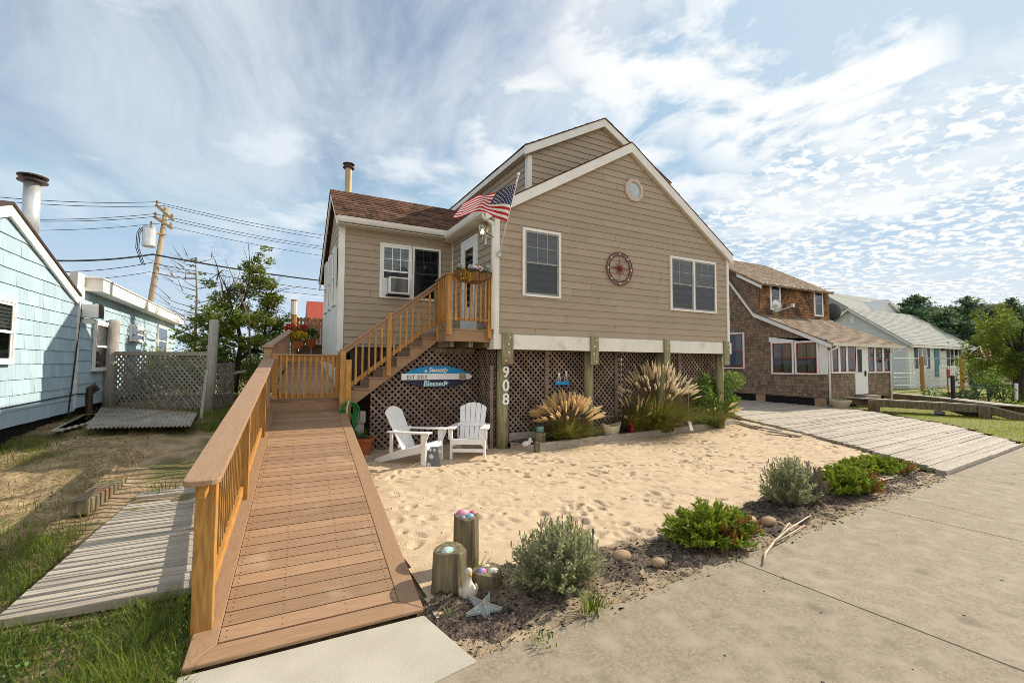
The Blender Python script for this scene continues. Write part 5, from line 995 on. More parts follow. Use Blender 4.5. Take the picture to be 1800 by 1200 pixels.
# corrugated sheet and pallet
cs = [G(150, 757, .66), G(335, 753, .66), G(347, 733, .66), G(178, 722, .66)]; b = MB(); n = 96; 
for i in range(n):
    a, c = i/n, (i+1)/n; za, zc_ = .05+.014*math.sin(i*1.5708), .05+.014*math.sin((i+1)*1.5708); P = lambda s, t, z: cs[0]*(1-s)*(1-t)+cs[1]*s*(1-t)+cs[2]*s*t+cs[3]*(1-s)*t+V(0, 0, z)
    b.hexa([P(a, 0, za-.012), P(c, 0, zc_-.012), P(c, 1, zc_+.03), P(a, 1, za+.03), P(a, 0, za), P(c, 0, zc_), P(c, 1, zc_+.042), P(a, 1, za+.042)])
M['corr'] = mat('weathered_corrugated', (.40, .375, .33), (.25, .225, .19), 4, (1, 1, 1), .8, c3=(.16, .15, .10), s3=3.0, lo3=.55, hi3=.75)
tag(b.build('corrugated_sheet', M['corr'], org=cs[0]), 'weathered corrugated sheet lying on the ground before the lattice screen', 'roof sheet')
b = MB()
for k in range(5): p, q = G(100+k*12, 760-k*3, .64), G(168+k*4, 726-k*1, .64); b.rt().bar(p+V(0, 0, .03), q+V(0, 0, .03), .14, .03)
tag(b.build('wooden_pallet', M['grey_wood'], org=cs[0]), 'grey board pallet by the blue wall left of the corrugated sheet', 'pallet')
# squared beam and plank walkway on the left lot
bz = .17; f0, f1, f2 = G(118, 908, bz), G(156, 903, bz), G(197, 860, .28); dd_ = nrm(V(*(f2-f1)[:2], 0)); ww_ = V(*(f1-f0)[:2], 0); b = MB(); b.obox(f0, ww_, dd_*.95, V(0, 0, .15)); tag(b.build('squared_beam', M['pile'], bevel=.008, org=f0), 'short squared timber lying on the sandy yard at left', 'beam')
for (y0, y1, xl0, xl1, z0), lb in zip(((4.12, 6.50, -1.52, -1.36, .10), (6.62, 9.2, -1.33, -1.15, .20)), ('pale weathered plank walkway panel nearest the street, striped by railing shadows', 'pale weathered plank walkway panel farther back beside the ramp')):
    b = MB(); y = y0
    while y < y1-.05:
        t = (y-y0)/(y1-y0); xa = xl0+(xl1-xl0)*t; z = z0+t*.07+random.uniform(-.004, .004); b.rt().hexa([(xa, y+.05, z-.06), (-.46, y+.003, z-.06), (-.44, y+.14, z-.06), (xa, y+.187, z-.06), (xa, y+.05, z), (-.46, y+.003, z), (-.44, y+.14, z), (xa, y+.187, z)]); y += .143
    tag(b.build('plank_walk', M['drive'], bevel=.004, org=(xl0, y0, z0)), lb, 'boardwalk', 'plank walkway panels left of the ramp')
# ------------------------------------------------------------------ deck corner behind the gate
ap = PY(518, 612, 15.4); apt = PY(517, 527, 15.4); b = MB(); b.tube([(ap[0], 15.4, 1.0), (apt[0], 15.4, apt[2])], [.10, .085], 10); o = b.build('totem_post', M['cedar'], org=(ap[0], 15.4, 1)); tag(o, 'tall carved post with a cream top standing behind the walkway', 'post'); b = MB(); b.tube([(apt[0], 15.4, apt[2]-.45), (apt[0], 15.4, apt[2]-.05)], .095, 10); b.build('cream_band', M['trim'], o)
fy = 16.0; fz0, fz1 = 1.9, PY(540, 558, fy)[2]; fe = thing('slat_fence', (1.0, fy, 2), 'dark brown slat fence closing the walkway behind the flower pots', 'fence'); x0, x1 = PY(521, 560, fy)[0], 1.9
b = MB(); b.box(x0, x1, fy+.03, fy+.07, fz1-.12, fz1-.04).box(x0, x1, fy+.03, fy+.07, fz0+.1, fz0+.18); b.pieces('rail', M['composite'], fe)
x = x0
while x < x1: q = MB(); q.rt().box(x, x+.075, fy, fy+.028, fz0, fz1); q.build('slat', M['composite'], fe); x += .105
b = MB(); q = PY(540, 600, 15.75); b.rt().box(q[0]-.22, q[0]+.5, 15.7, 15.95, 1.9, PY(540, 606, 15.7)[2]); tag(b.build('deck_bench', M['composite'], bevel=.01, org=(q[0], 15.8, 1.9)), 'low brown step at the foot of the dark slat fence', 'step')
rb = thing('red_roof_house', (2, 30, 0), 'distant house of which only the red roof shows past the white side wall', 'house'); r0, r1 = PY(539, 529, 30), PY(600, 529, 30); re = PY(538, 556, 29); M['red_roof'] = mat('red_metal_roof', (.42, .085, .05), (.38, .075, .045), 3, rough=.6)
b = MB(); b.prism([(r0[0], 30, r0[2]), (r0[0], 28.6, re[2]-.5), (r0[0], 31.4, re[2]-.5)], (7, 0, 0)); b.build('roof', M['red_roof'], rb); b = MB(); b.box(r0[0]+.2, r0[0]+6.8, 28.8, 31.2, 0, re[2]-.5); b.build('wall', M['siding'], rb)
M['petal_r'] = mat('red_petal', (.60, .012, .02), (.50, .01, .02), 9, rough=.7, tint=.3, trans=.3)
for (px, py, yy, col, r, lb) in ((524, 613, 14.2, 'petal_y', .20, 'orange pot of yellow chrysanthemums at the end of the walkway'), (520, 603, 14.9, 'petal_r', .27, 'pot of red flowers behind the yellow chrysanthemums')):
    q = PY(px, py, yy); h_ = .17; t = thing('flower_pot', tuple(q), lb, 'flowerpot'); b = MB(); b.lathe(q, [(.09, 0), (.13, h_), (.14, h_), (.14, h_+.03)], 16); b.build('pot', M['terracotta'], t); c = q+V(.02, 0, h_+r*.8); v_, f_, t_ = leaves(ball(c-V(0, 0, .04), (r*1.0, r, r*.7), 160), .07, .6); fast('leaves', v_, f_, M['leaf_a'], t, t_); v_, f_, t_ = leaves(ball(c+V(0, 0, .03), (r*1.15, r, r*.75), 260, .8), .065, .8); fast('blooms', v_, f_, M[col], t, t_)
q = PY(546, 590, 15.2); t = thing('hanging_planter', tuple(q), 'trailing green planter with orange blooms in front of the slat fence', 'planter'); v_, f_, t_ = leaves(np.concatenate([ball(q+V(-.15, 0, .12), (.35, .15, .16), 220), ball(q+V(.05, 0, .02), (.2, .15, .2), 160)]), .10, .4); fast('leaves', v_, f_, M['leaf_a'], t, t_); v_, f_, t_ = leaves(ball(q+V(.1, -.1, .40), (.18, .1, .22), 90), .08, .8); M['petal_o'] = mat('peach_petal', (.70, .36, .20), (.62, .26, .14), 9, rough=.7, trans=.3); fast('blooms', v_, f_, M['petal_o'], t, t_); b = MB(); b.lathe(q+V(0, 0, -.35), [(.10, 0), (.16, .22), (.17, .24)], 12); b.build('pot', M['terracotta'], t)
q = PY(541, 606, 15.3); lc = thing('folding_chair', tuple(q), 'dark folding lounge chair beside the fence on the walkway', 'chair'); b = MB(); b.tube([q+V(-.28, 0, .55), q+V(.06, 0, .02), q+V(.55, 0, .05)], .022, 6); b.tube([q+V(-.28, .4, .55), q+V(.06, .4, .02), q+V(.55, .4, .05)], .022, 6); b.tube([q+V(.1, 0, .02), q+V(.1, 0, -.3)], .015, 5); b.tube([q+V(.5, 0, .02), q+V(.5, 0, -.3)], .015, 5); b.build('frame', M['metal'], lc); b = MB(); b.add([q+V(-.27, 0, .54), q+V(-.27, .4, .54), q+V(.06, .4, .03), q+V(.06, 0, .03), q+V(.54, .4, .06), q+V(.54, 0, .06)], [(0, 1, 2, 3), (3, 2, 4, 5)]); b.build('sling', M['sash_dark'], lc)
# ------------------------------------------------------------------ utility pole and wires
UPY = 24.; u0, u1 = PY(258, 570, UPY), PY(293, 366, UPY); u0 = u1+(u0-u1)*((u1[2]-.2)/(u1[2]-u0[2])); up = thing('utility_pole', tuple(u0), 'leaning wooden utility pole with two crossarms and a grey transformer', 'utility pole')
M['pole'] = mat('bleached_pole', (.42, .34, .24), (.30, .24, .17), 3, (8, 8, .6), .85, .3, 12); b = MB(); b.tube([u0, (u0+u1)/2, u1], [.13, .115, .095], 12); b.build('pole', M['pole'], up, smooth=True); ends = []
for (xa, ya), (xb, yb) in (((275, 360), (304, 386)), ((272, 381), (302, 401))):
    p, q = PY(xa, ya, UPY-.25), PY(xb, yb, UPY-.9); b = MB(); b.bar(p, q, .09, .12); a_ = b.build('crossarm', M['pole'], up); b = MB()
    for t in (.04, .5, .95): c = p*(1-t)+q*t+V(0, 0, .06); b.lathe(c, [(.02, 0), (.045, .05), (.05, .12), (.02, .16)], 8); ends.append(c+V(0, 0, .16))
    b.pieces('insulator', M['stone'], a_)
tr = PY(262, 417, UPY-.3); rT = .24; b = MB(); b.lathe(tr, [(rT*.9, -.40), (rT, -.36), (rT, .34), (rT*1.05, .36), (rT*.9, .42), (.05, .46)], 16); tf = b.build('transformer', M['metal'], up); b = MB(); b.lathe(tr+V(.05, 0, .45), [(.05, 0), (.04, .2), (.02, .24)], 8); b.tube([tr+V(.2, .0, .2), tr+V(.5, .3, .25)], .04, 6); b.build('bushing', M['stone'], tf); b = MB()
for dx in (-.28, -.23, -.18): b.tube([tr+V(dx, -.1, .35), tr+V(dx-.10, -.1, .1), tr+V(dx-.12, -.1, -.5), tr+V(dx+.1, -.1, -1.2)], .014, 5)
b.pieces('lead', M['black_iron'], tf)
def wire(pts, r, label, grp, sag=0.):
    P = [V(*p) for p in pts]; out = []
    for a, c in zip(P[:-1], P[1:]):
        for t in np.linspace(0, 1, 14)[:-1]: out.append(a*(1-t)+c*t-V(0, 0, sag*4*t*(1-t)))
    out.append(P[-1]); b = MB(); b.tube(out, r, 5); return tag(b.build('power_line', M['black_iron'], smooth=True, org=P[0]), label, 'wire', grp)
WL = 'overhead wires on the left'; yl, yr = 21.5, 27.
for k, ((xa, ya), (xm, ym), (xb, yb), r) in enumerate((((-40, 343), (275, 355), (600, 418), .012), ((-40, 350), (290, 362), (600, 424), .012), ((-40, 384), (272, 376), (600, 438), .012), ((-40, 386), (272, 381), (600, 442), .012), ((-40, 404), (276, 393), (600, 454), .010), ((60, 457), (268, 447), (620, 499), .034), ((60, 478), (264, 462), (620, 515), .014), ((60, 492), (262, 478), (620, 524), .011))):
    wire([PY(xa, ya, yl), PY(xm, ym, UPY-.4), PY(xb, yb, yr)], r, ('topmost wire over the transformer pole', 'second wire from the top at the leaning pole', 'third wire from the top at the lower crossarm', 'fourth wire from the top at the lower crossarm', 'fifth wire from the top, level with the transformer', 'thick black cable crossing in front of the bare tree', 'thin wire just below the thick black cable', 'lowest thin wire crossing the leaning pole')[k], WL, .12)
WR = 'overhead wires on the right'
for k, (pa, pb) in enumerate((((1440, 504), (1860, 478)), ((1445, 508), (1860, 484)), ((1450, 531), (1860, 510)), ((1470, 535), (1860, 516)), ((1660, 577), (1860, 560)), ((1680, 593), (1860, 584)))):
    p, q = _ray(*pa), _ray(*pb); wire([CC+p*(48/p[1])*.5, CC+q*(36/q[1])*.5], .016, ('highest', 'second highest', 'third highest', 'fourth highest', 'pale fifth', 'lowest')[k]+' of the six wires running right behind the brown cottage', WR, .25)
# ------------------------------------------------------------------ the brown shingled cottage on the right
M['brown_sh'] = mat('weathered_cedar_shingle', (.285, .205, .145), (.16, .112, .08), 5, (6, 6, .8), .88, .3, 26, tint=.28)
M['amber_sh'] = mat('amber_cedar_shingle', (.34, .165, .06), (.15, .08, .042), 1.1, (1, 1, 1.6), .85, .3, 26, tint=.35, c3=(.08, .05, .035), s3=1.6, lo3=.48, hi3=.62)
M['red_trim'] = mat('red_window_frame', (.33, .06, .045), (.29, .05, .04), 6, rough=.5)
g0 = (G(1455, 716)-CC)*.97+CC; XB, YB = g0[0], g0[1]; br = thing('brown_cottage', tuple(g0), 'brown cedar shingled cottage with a shed dormer and red window frames', 'house'); EZ = PY(1457, 598, YB)[2]; kn = PX(1327, 549, XB); tpn = PX(1283, 490, XB); fx1 = PY(1566, 650, YB)[0]
ks = (kn[2]-EZ)/(kn[1]-YB); ts_ = (tpn[2]-kn[2])/(tpn[1]-kn[1])
DY = PX(1336, 547, XB+.01)[1]; eR = PY(1465, 515, DY-.35); rY = min(np.linspace(DY+1.5, DY+7, 400), key=lambda yy: abs(PY(1346, 467, yy)[0]-eR[0])); rzz = PY(1346, 467, rY)[2]
RY = kn[1]+(rzz-.25-kn[2])/ts_
def rz_(y): return EZ+ks*(y-YB) if y < kn[1] else kn[2]+ts_*(y-kn[1])
def yof(z): return YB if z < EZ-.1 else (YB+(z+.12-EZ)/ks if z < kn[2] else kn[1]+(z+.12-kn[2])/ts_)
b = MB(); clad(b, (XB, 0, 0), (0, -1, 0), Z3, (-1, 0, 0), .45, rz_(RY)-.2, .135, lambda z: -(19. if z < kn[2]+.3 else RY+.3), lambda z: -yof(z), w=(.09, .24), lift=.022, gap=.003, jit=.004, vjit=.006); b.build('shingle_wall', M['brown_sh'], br)
b = MB(); b.prism([(XB+.004, YB+.01, .4), (XB+.004, 19, .4), (XB+.004, 19, rz_(RY)-1.6), (XB+.004, RY, rz_(RY)-.2), (XB+.004, kn[1], kn[2]-.14), (XB+.004, YB+.01, EZ-.12)], (fx1-XB-.01, 0, 0)); b.build('wall_core', M['brown_sh'], br)
z_sill = PY(1456, 656, YB)[2]; dX0, dX1 = PY(1501, 650, YB)[0], PY(1523, 650, YB)[0]
b = MB(); clad(b, (0, YB, 0), (1, 0, 0), Z3, (0, -1, 0), .18, z_sill-.03, .135, lambda z: XB, lambda z: dX0, w=(.09, .24), lift=.02, gap=.003, jit=.004, vjit=.006); b.build('porch_wall', M['brown_sh'], br); b = MB(); clad(b, (0, YB, 0), (1, 0, 0), Z3, (0, -1, 0), .5, z_sill-.03, .135, lambda z: dX1, lambda z: fx1, w=(.09, .24), lift=.022, gap=.003, jit=.004, vjit=.006); b.build('porch_wall', M['brown_sh'], br)
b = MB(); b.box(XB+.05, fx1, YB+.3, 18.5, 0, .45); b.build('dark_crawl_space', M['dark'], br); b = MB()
for y in (YB+.2, 13.0, 16): b.box(XB+.02, XB+.35, y-.15, y+.3, -.05, .46)
b.pieces('pier', M['stone'], br)
def rwin(parent, o, U, Nn, w, h, **k):
    f = window(parent, o, U, Nn, w, h, 1, casing='white_paint', sash='red_trim', blind=None, cw=.07, **k); return f
M['curtain'] = mat('grey_curtain', (.66, .66, .64), (.46, .46, .46), 5, (9, 9, .2), .9)
def sidewin(x0, y0, x1, y1, wide=False):
    p, q = PX(x0, y0, XB), PX(x1, y1, XB); f = rwin(br, (XB-.014, p[1], q[2]), (0, -1, 0), (-1, 0, 0), p[1]-q[1], p[2]-q[2], grid=(3, 2)); b = MB(); w, h = p[1]-q[1]-.3, p[2]-q[2]-.25
    for s in (0, 1):
        ya = p[1]-.14-(w-.28 if s else 0); b.add([(XB-.031, ya, q[2]+.12), (XB-.031, ya-.28 if not s else ya-.28, q[2]+.12), (XB-.031, ya-.30 if not s else ya-.28, p[2]-.12), (XB-.031, ya if not s else ya+.02, p[2]-.12)], [(0, 1, 2, 3)])
    b.pieces('curtain', M['curtain'], f); return f
sidewin(1356, 601, 1397, 658); sidewin(1397.5, 600, 1441, 658.5); sidewin(1270, 586, 1310, 648)
b = MB(); p, q = PX(1352, 596, XB), PX(1456, 658, XB); b.box(XB-.03, XB-.012, q[1]-.0, PX(1441, 640, XB)[1], q[2], p[2]).prism([(XB-.03, q[1], PX(1356, 601, XB)[2]+.002), (XB-.03, p[1], PX(1356, 601, XB)[2]+.002), (XB-.03, p[1], p[2]+.10), (XB-.03, q[1], EZ-.17)], (.018, 0, 0)); b.build('band_board', M['white_paint'], br)
zt = EZ-.13; xs = [PY(x, 620, YB)[0] for x in (1459, 1473, 1486.5, 1502)]
for a, c in zip(xs[:-1], xs[1:]): rwin(br, (a, YB, z_sill), (1, 0, 0), (0, -1, 0), c-a, zt-z_sill, grid=(2, 2))
xs = [PY(x, 620, YB)[0] for x in (1522, 1536, 1550, 1564)]
for a, c in zip(xs[:-1], xs[1:]): rwin(br, (a, YB, z_sill), (1, 0, 0), (0, -1, 0), c-a, zt-z_sill, grid=(2, 2))
dz0 = .52; b = MB(); b.box(dX0, dX1, YB-.05, YB, dz0, zt); dr_o = b.build('door', M['white_paint'], br); b = MB(); b.box(dX0+.2, dX0+.55, YB-.056, YB-.0505, 1.45, zt-.2); b.build('pane', M['sash_dark'], dr_o); b = MB(); b.box(dX1-.28, dX1-.22, YB-.10, YB-.051, 1.28, 1.5); b.build('handle', M['black_iron'], dr_o)
b = MB()
for y in (YB-.22, ): pass
ov = .25; XR_ = fx1+.5
def rplane(ya, za, yb, zb, x0, x1, nm='roof'): return roof(br, [(x0, ya, za), (x1, ya, za), (x1, yb, zb), (x0, yb, zb)], .06, 'shingle_tan', .15, (.2, .5), nm)
rplane(YB-ov, EZ-ov*ks, kn[1], kn[2], XB-.12, XR_)
b = MB(); P0, P1, P2 = (XB-.14, YB-ov, EZ-ov*ks-.05), (XB-.14, kn[1], kn[2]-.05), (XB-.14, RY, rz_(RY)-.05)
for a, c in ((P0, P1), (P1, P2)): b.prism([a, c, V(*c)-V(0, 0, .16), V(*a)-V(0, 0, .16)], (.03, 0, 0))
b.pieces('rake_board', M['white_paint'], br)
gut = gutter(br, (XB-.14, YB-ov, EZ-ov*ks-.12), (XR_, YB-ov, EZ-ov*ks-.12), (0, -1, 0)); b = MB(); zg = EZ-ov*ks-.1
for x in (XB+.2, XR_-.35): b.tube([(x, YB-ov-.05, zg), (x, YB-ov-.05, zg-.08), (x-.12 if x < XB+2 else x-.3, YB-.06, zg-.22), (x-.12 if x < XB+2 else x-.3, YB-.06, .15)], .045, 8)
b.pieces('downspout', M['white_paint'], gut, smooth=True)
# dormer
DY = PX(1336, 547, XB+.01)[1]; dL, dR = XB+.0, PY(1457, 550, DY)[0]; dzt = PY(1336, 489, DY)[2]; eL, eR = PY(1345, 487, DY-.35), PY(1465, 515, DY-.35); rY = min(np.linspace(DY+1.5, DY+7, 400), key=lambda yy: abs(PY(1346, 467, yy)[0]-eR[0])); rzz = PY(1346, 467, rY)[2]; dsl = (rzz-eR[2])/(rY-DY+.35)
zroof = lambda y: eR[2]+dsl*(y-DY+.35)
b = MB(); clad(b, (0, DY, 0), (1, 0, 0), Z3, (0, -1, 0), kn[2]-.1, zroof(DY)-.08, .135, lambda z: dL, lambda z: dR, w=(.09, .22), lift=.022, gap=.003, jit=.004, vjit=.006); b.build('dormer_wall', M['amber_sh'], br)
b = MB(); clad(b, (dL-.02, 0, 0), (0, -1, 0), Z3, (-1, 0, 0), kn[2], zroof(rY)-.1, .135, lambda z: -min(rY, kn[1]+(z+.12-kn[2])/ts_), lambda z: -(DY if z < zroof(DY)-.1 else DY+(z+.1-zroof(DY))/dsl), w=(.09, .22), lift=.022, gap=.003, jit=.004, vjit=.006); b.build('dormer_side', M['brown_sh'], br)
b = MB(); b.prism([(dL+.01, DY+.01, kn[2]-.4), (dL+.01, rY, kn[2]-.4), (dL+.01, rY, zroof(rY)-.06), (dL+.01, DY+.01, zroof(DY)-.06)], (dR-dL-.02, 0, 0)); b.build('wall_core', M['brown_sh'], br)
roof(br, [(dL-.35, DY-.35, eR[2]), (eR[0], DY-.35, eR[2]), (eR[0], rY, rzz), (dL-.35, rY, rzz)], .07, 'shingle_tan', .15, (.2, .5)); roof(br, [(eR[0], rY+3.5, eR[2]), (dL-.35, rY+3.5, eR[2]), (dL-.35, rY, rzz), (eR[0], rY, rzz)], .07, 'shingle_tan', .4, (1, 2))
b = MB(); n_ = 9
for k in range(n_): x = dL+.1+(dR-dL-.2)*k/(n_-1); b.box(x-.04, x+.04, DY-.33, DY, zroof(DY)-.20, zroof(DY)-.10)
b.prism([(dL-.34, DY-.3, eR[2]-.08), (dL-.34, DY+.9, zroof(DY+.9)-.08), (dL-.34, DY+.9, zroof(DY+.9)-.22), (dL-.34, DY-.3, eR[2]-.22)], (.03, 0, 0)); b.pieces('rafter_tail', M['white_paint'], br)
for xa, ya, xb, yb in ((1352, 496, 1371, 546), (1429, 510, 1446, 557)): p, q = PY(xa, ya, DY), PY(xb, yb, DY); f = window(br, (p[0], DY, q[2]), (1, 0, 0), (0, -1, 0), q[0]-p[0], p[2]-q[2], 1, casing='white_paint', sash='sash', blind='blind_dim', cw=.09, grid=(1, 1))
rplane(kn[1], kn[2], RY, rz_(RY), XB-.12, dL-.03, 'roof_edge')
sd0 = PX(1360, 545, XB+1.0); dish = thing('satellite_dish', tuple(PY(1360, 552, kn[1]-.3)), 'grey satellite dish on an arm on the lower roof of the brown cottage', 'satellite dish'); dq = PY(1362, 537, kn[1]-.3); b = MB(); b.lathe((0, 0, 0), [(.0, .05), (.2, .02), (.38, -.06), (.37, -.08), (.2, 0)], 20); vs = np.array(b.v); A = np.stack([nrm(V(.45, -.2, .0)), nrm(V(0, 0, 1)), nrm(np.cross(nrm(V(.45, -.2, 0)), V(0, 0, 1)))], 0); b.v = [tuple(p) for p in (vs@A+dq)]; b.build('reflector', M['metal'], dish, smooth=True); b = MB(); b.tube([dq, dq+V(-.05, .1, -.45)], .03, 6); b.tube([dq+V(0, 0, -.3), dq+V(.75, -.35, -.02)], .02, 6); b.box(dq[0]+.68, dq[0]+.84, dq[1]-.42, dq[1]-.30, dq[2]-.06, dq[2]+.10); b.build('arm', M['metal'], dish)
q = G(1478, 719, .03); pl_ = thing('lawn_planter', tuple(q), 'cream round planter bowl on the grass by the brown cottage corner', 'planter'); b = MB(); b.lathe(q, [(.20, 0), (.24, .04), (.34, .28), (.37, .36), (.33, .36), (.31, .30)], 20); b.build('bowl', M['cream'], pl_, smooth=True); v_, f_, t_ = blades(np.stack([q[0]+rng.normal(0, .12, 40), q[1]+rng.normal(0, .12, 40), np.full(40, q[2]+.3)], 1), .16, .02, .6); fast('leaves', v_, f_, M['leaf_a'], pl_, t_)
# raised boardwalks on the lawn
def bwalk(pts, w, label, side=V(.12, 1, 0), legs=True):
    t = thing('raised_boardwalk', tuple(pts[0]), label, 'boardwalk'); s = nrm(side)*w; b, fb = MB(), MB()
    for a, c in zip(pts[:-1], pts[1:]):
        L = np.linalg.norm(c-a); n = max(2, int(L/.2))
        for i in range(n):
            p, q = a+(c-a)*(i/n), a+(c-a)*((i+.94)/n); b.rt().hexa([p-V(0, 0, .04), q-V(0, 0, .04), q+s-V(0, 0, .04), p+s-V(0, 0, .04), p, q, q+s, p+s])
        fb.rt()
        for o in (V(0, 0, 0)+nrm(side)*.01, s-nrm(side)*.06): fb.hexa([a+o-V(0, 0, .28), c+o-V(0, 0, .28), c+o+nrm(side)*.05-V(0, 0, .28), a+o+nrm(side)*.05-V(0, 0, .28), a+o-V(0, 0, .041), c+o-V(0, 0, .041), c+o+nrm(side)*.05-V(0, 0, .041), a+o+nrm(side)*.05-V(0, 0, .041)])
    b.build('deck', M['drive'], t); fb.build('beam', M['pile'], t)
    for p in pts: q = MB(); q.rt().box(p[0]-.14, p[0]+.14, p[1]-.03, p[1]+.22, -.05, p[2]-.045); q.build('leg', M['pile'], t)
bwalk([G(1541, 701, .50), G(1738, 711.5, .45), G(1830, 735, .12)], 1.2, 'nearer raised boardwalk with a plank ramp at its right end')
bwalk([G(1572, 690, .42), G(1690, 700, .42), G(1840, 717, .34)], 1.3, 'farther raised boardwalk running right from the white downspout', V(.25, 1, 0))
q = G(1522, 706, .30); b = MB(); b.rt().box(dX0, dX1+.5, YB-.75, YB-.06, .0, .27).box(dX0, dX1+.2, YB-.42, YB-.06, .272, .48); tag(b.build('door_step', M['grey_wood_x'], org=(dX0, YB-1, 0)), 'grey wooden step below the white door of the brown cottage', 'step')
b = MB(); q = G(1651, 729, .03); b.blob(q+V(0, 0, .06), (.28, .14, .08), 10, 6, .2); b.blob(q+V(.3, .05, .05), (.14, .1, .07), 9, 5, .2); tag(b.build('grey_rag', M['slate'], org=q), 'small dark grey heap on the lawn before the nearer boardwalk', 'debris')
# wire fence
FZ = [G(1622, 687, .05), G(1693, 690, .05), G(1788, 696, .05), G(1900, 700, .05)]; fz = thing('wire_fence', tuple(FZ[0]), 'wire mesh fence on wooden posts in front of the white cottage', 'fence'); TZ = PY(1622, 630, FZ[0][1])[2]
for k, p in enumerate(FZ): b = MB(); b.rt().tube([p-V(0, 0, .1), (p[0], p[1], TZ+.15)], .12 if k != 2 else .15, 10); b.build('post', M['cedar'] if k < 2 else M['grey_wood'], fz)
FS = [G(1572, 688, .05)]+FZ; b = MB(); m_ = MB()
for a, c in zip(FS[:-1], FS[1:]):
    for z in (TZ, .45): b.tube([(a[0], a[1], z), (c[0], c[1], z)], .035, 6)
    n = int(np.linalg.norm(c-a)/.28)
    for i in range(1, n): p = a+(c-a)*i/n; m_.tube([(p[0], p[1], .1), (p[0], p[1], TZ)], .008, 4)
    for z in (.75, 1.0, 1.25): m_.tube([(a[0], a[1], z), (c[0], c[1], z)], .008, 4)
b.build('rail', M['metal'], fz); m_.build('wire_mesh', M['metal'], fz)
# ------------------------------------------------------------------ white cottage
g1 = G(1599, 684); WXh, WYh = g1[0], g1[1]; wc = thing('white_cottage', tuple(g1), 'white clapboard cottage with navy shutters, teal door and grey roof', 'house'); M['white_sd'] = mat('white_clapboard', (.70, .71, .69), (.64, .65, .63), 3, rough=.6, tint=.05)
wE = PY(1598, 598, WYh)[2]; wR = PY(1701, 640, WYh)[0]; ap_ = PX(1494, 541, WXh); asl = (ap_[2]-wE)/(ap_[1]-WYh); by_ = 2*ap_[1]-WYh
b = MB(); clad(b, (0, WYh, 0), (1, 0, 0), Z3, (0, -1, 0), .15, wE-.02, .2, lambda z: WXh, lambda z: wR, w=(3, 4), lift=.02); clad(b, (WXh, 0, 0), (0, -1, 0), Z3, (-1, 0, 0), .15, ap_[2]-.2, .2, lambda z: -(by_ if z < wE else by_-(z+.1-wE)/asl), lambda z: -(WYh if z < wE else WYh+(z+.1-wE)/asl), w=(3, 4), lift=.02); b.build('clapboard_wall', M['white_sd'], wc)
b = MB(); b.prism([(WXh+.005, WYh+.005, 0), (WXh+.005, by_, 0), (WXh+.005, by_, wE-.1), (WXh+.005, ap_[1], ap_[2]-.12), (WXh+.005, WYh+.005, wE-.1)], (wR-WXh-.01, 0, 0)); b.build('wall_core', M['white_sd'], wc)
b = MB(); b.box(WXh-.03, WXh+.15, WYh-.03, WYh-.0, .1, wE-.02).box(WXh-.03, WXh-.0, WYh, WYh+.15, .1, wE-.02)
for a, c in (((WYh-.4, wE-.4*asl), (ap_[1], ap_[2])), ((ap_[1], ap_[2]), (by_+.4, wE-.4*asl))): b.prism([(WXh-.35, a[0], a[1]-.03), (WXh-.35, c[0], c[1]-.03), (WXh-.35, c[0], c[1]-.24), (WXh-.35, a[0], a[1]-.24)], (.04, 0, 0))
b.box(WXh-.33, wR+.5, WYh-.43, WYh-.40, wE-.4*asl-.24, wE-.4*asl-.03).box(WXh-.3, wR+.45, WYh-.40, WYh, wE-.4*asl-.18, wE-.4*asl-.15); b.build('trim_board', M['trim'], wc)
roof(wc, [(WXh-.38, WYh-.45, wE-.45*asl), (wR+.55, WYh-.45, wE-.45*asl), (wR+.55, ap_[1], ap_[2]), (WXh-.38, ap_[1], ap_[2])], .03, 'shingle_grey', .22, (.4, 1.1)); roof(wc, [(wR+.55, by_+.45, wE-.45*asl), (WXh-.38, by_+.45, wE-.45*asl), (WXh-.38, ap_[1], ap_[2]), (wR+.55, ap_[1], ap_[2])], .03, 'shingle_grey', .5, (1, 2))
b = MB(); v0_, v1_ = PX(1494, 557, WXh), PX(1503, 568, WXh); b.box(WXh-.06, WXh-.02, v1_[1], v0_[1], v1_[2], v0_[2]); b.build('gable_vent', M['trim'], wc)
M['navy_sh'] = mat('navy_shutter', (.045, .07, .12), (.04, .06, .105), 5, rough=.5); M['teal'] = mat('teal_door', (.07, .22, .25), (.06, .20, .23), 5, rough=.45)
for xa, xb in ((1611, 1629), (1667, 1684)):
    p, q = PY(xa, 604, WYh), PY(xb, 645, WYh); window(wc, (p[0], WYh-.02, q[2]), (1, 0, 0), (0, -1, 0), q[0]-p[0], p[2]-q[2], 2, casing='white_paint', sash='white_paint', blind=None, cw=.08, grid=(1, 1))
    for s in (-1, 1): b = MB(); x = p[0]-.42 if s < 0 else q[0]+.02; b.box(x, x+.40, WYh-.075, WYh-.03, q[2]-.1, p[2]+.12); b.build('shutter', M['navy_sh'], wc)
p, q = PY(1641, 608, WYh), PY(1650, 662, WYh); b = MB(); b.box(p[0], q[0]+.1, WYh-.07, WYh-.02, q[2], p[2]); b.build('door', M['teal'], wc); b = MB(); p = PY(1654, 612, WYh); b.box(p[0]-.1, p[0]+.2, WYh-.25, WYh-.03, p[2]-.2, p[2]+.1); b.build('wall_lamp', M['black_iron'], wc)
b = MB(); p, q = PY(1652, 642, WYh-1.2), PY(1694, 649, WYh-1.2)
for i in range(13): x = p[0]+(q[0]-p[0])*i/12; z = p[2]+(q[2]-p[2])*i/12; b.box(x-.05, x+.05, WYh-1.22, WYh-1.18, .15, z)
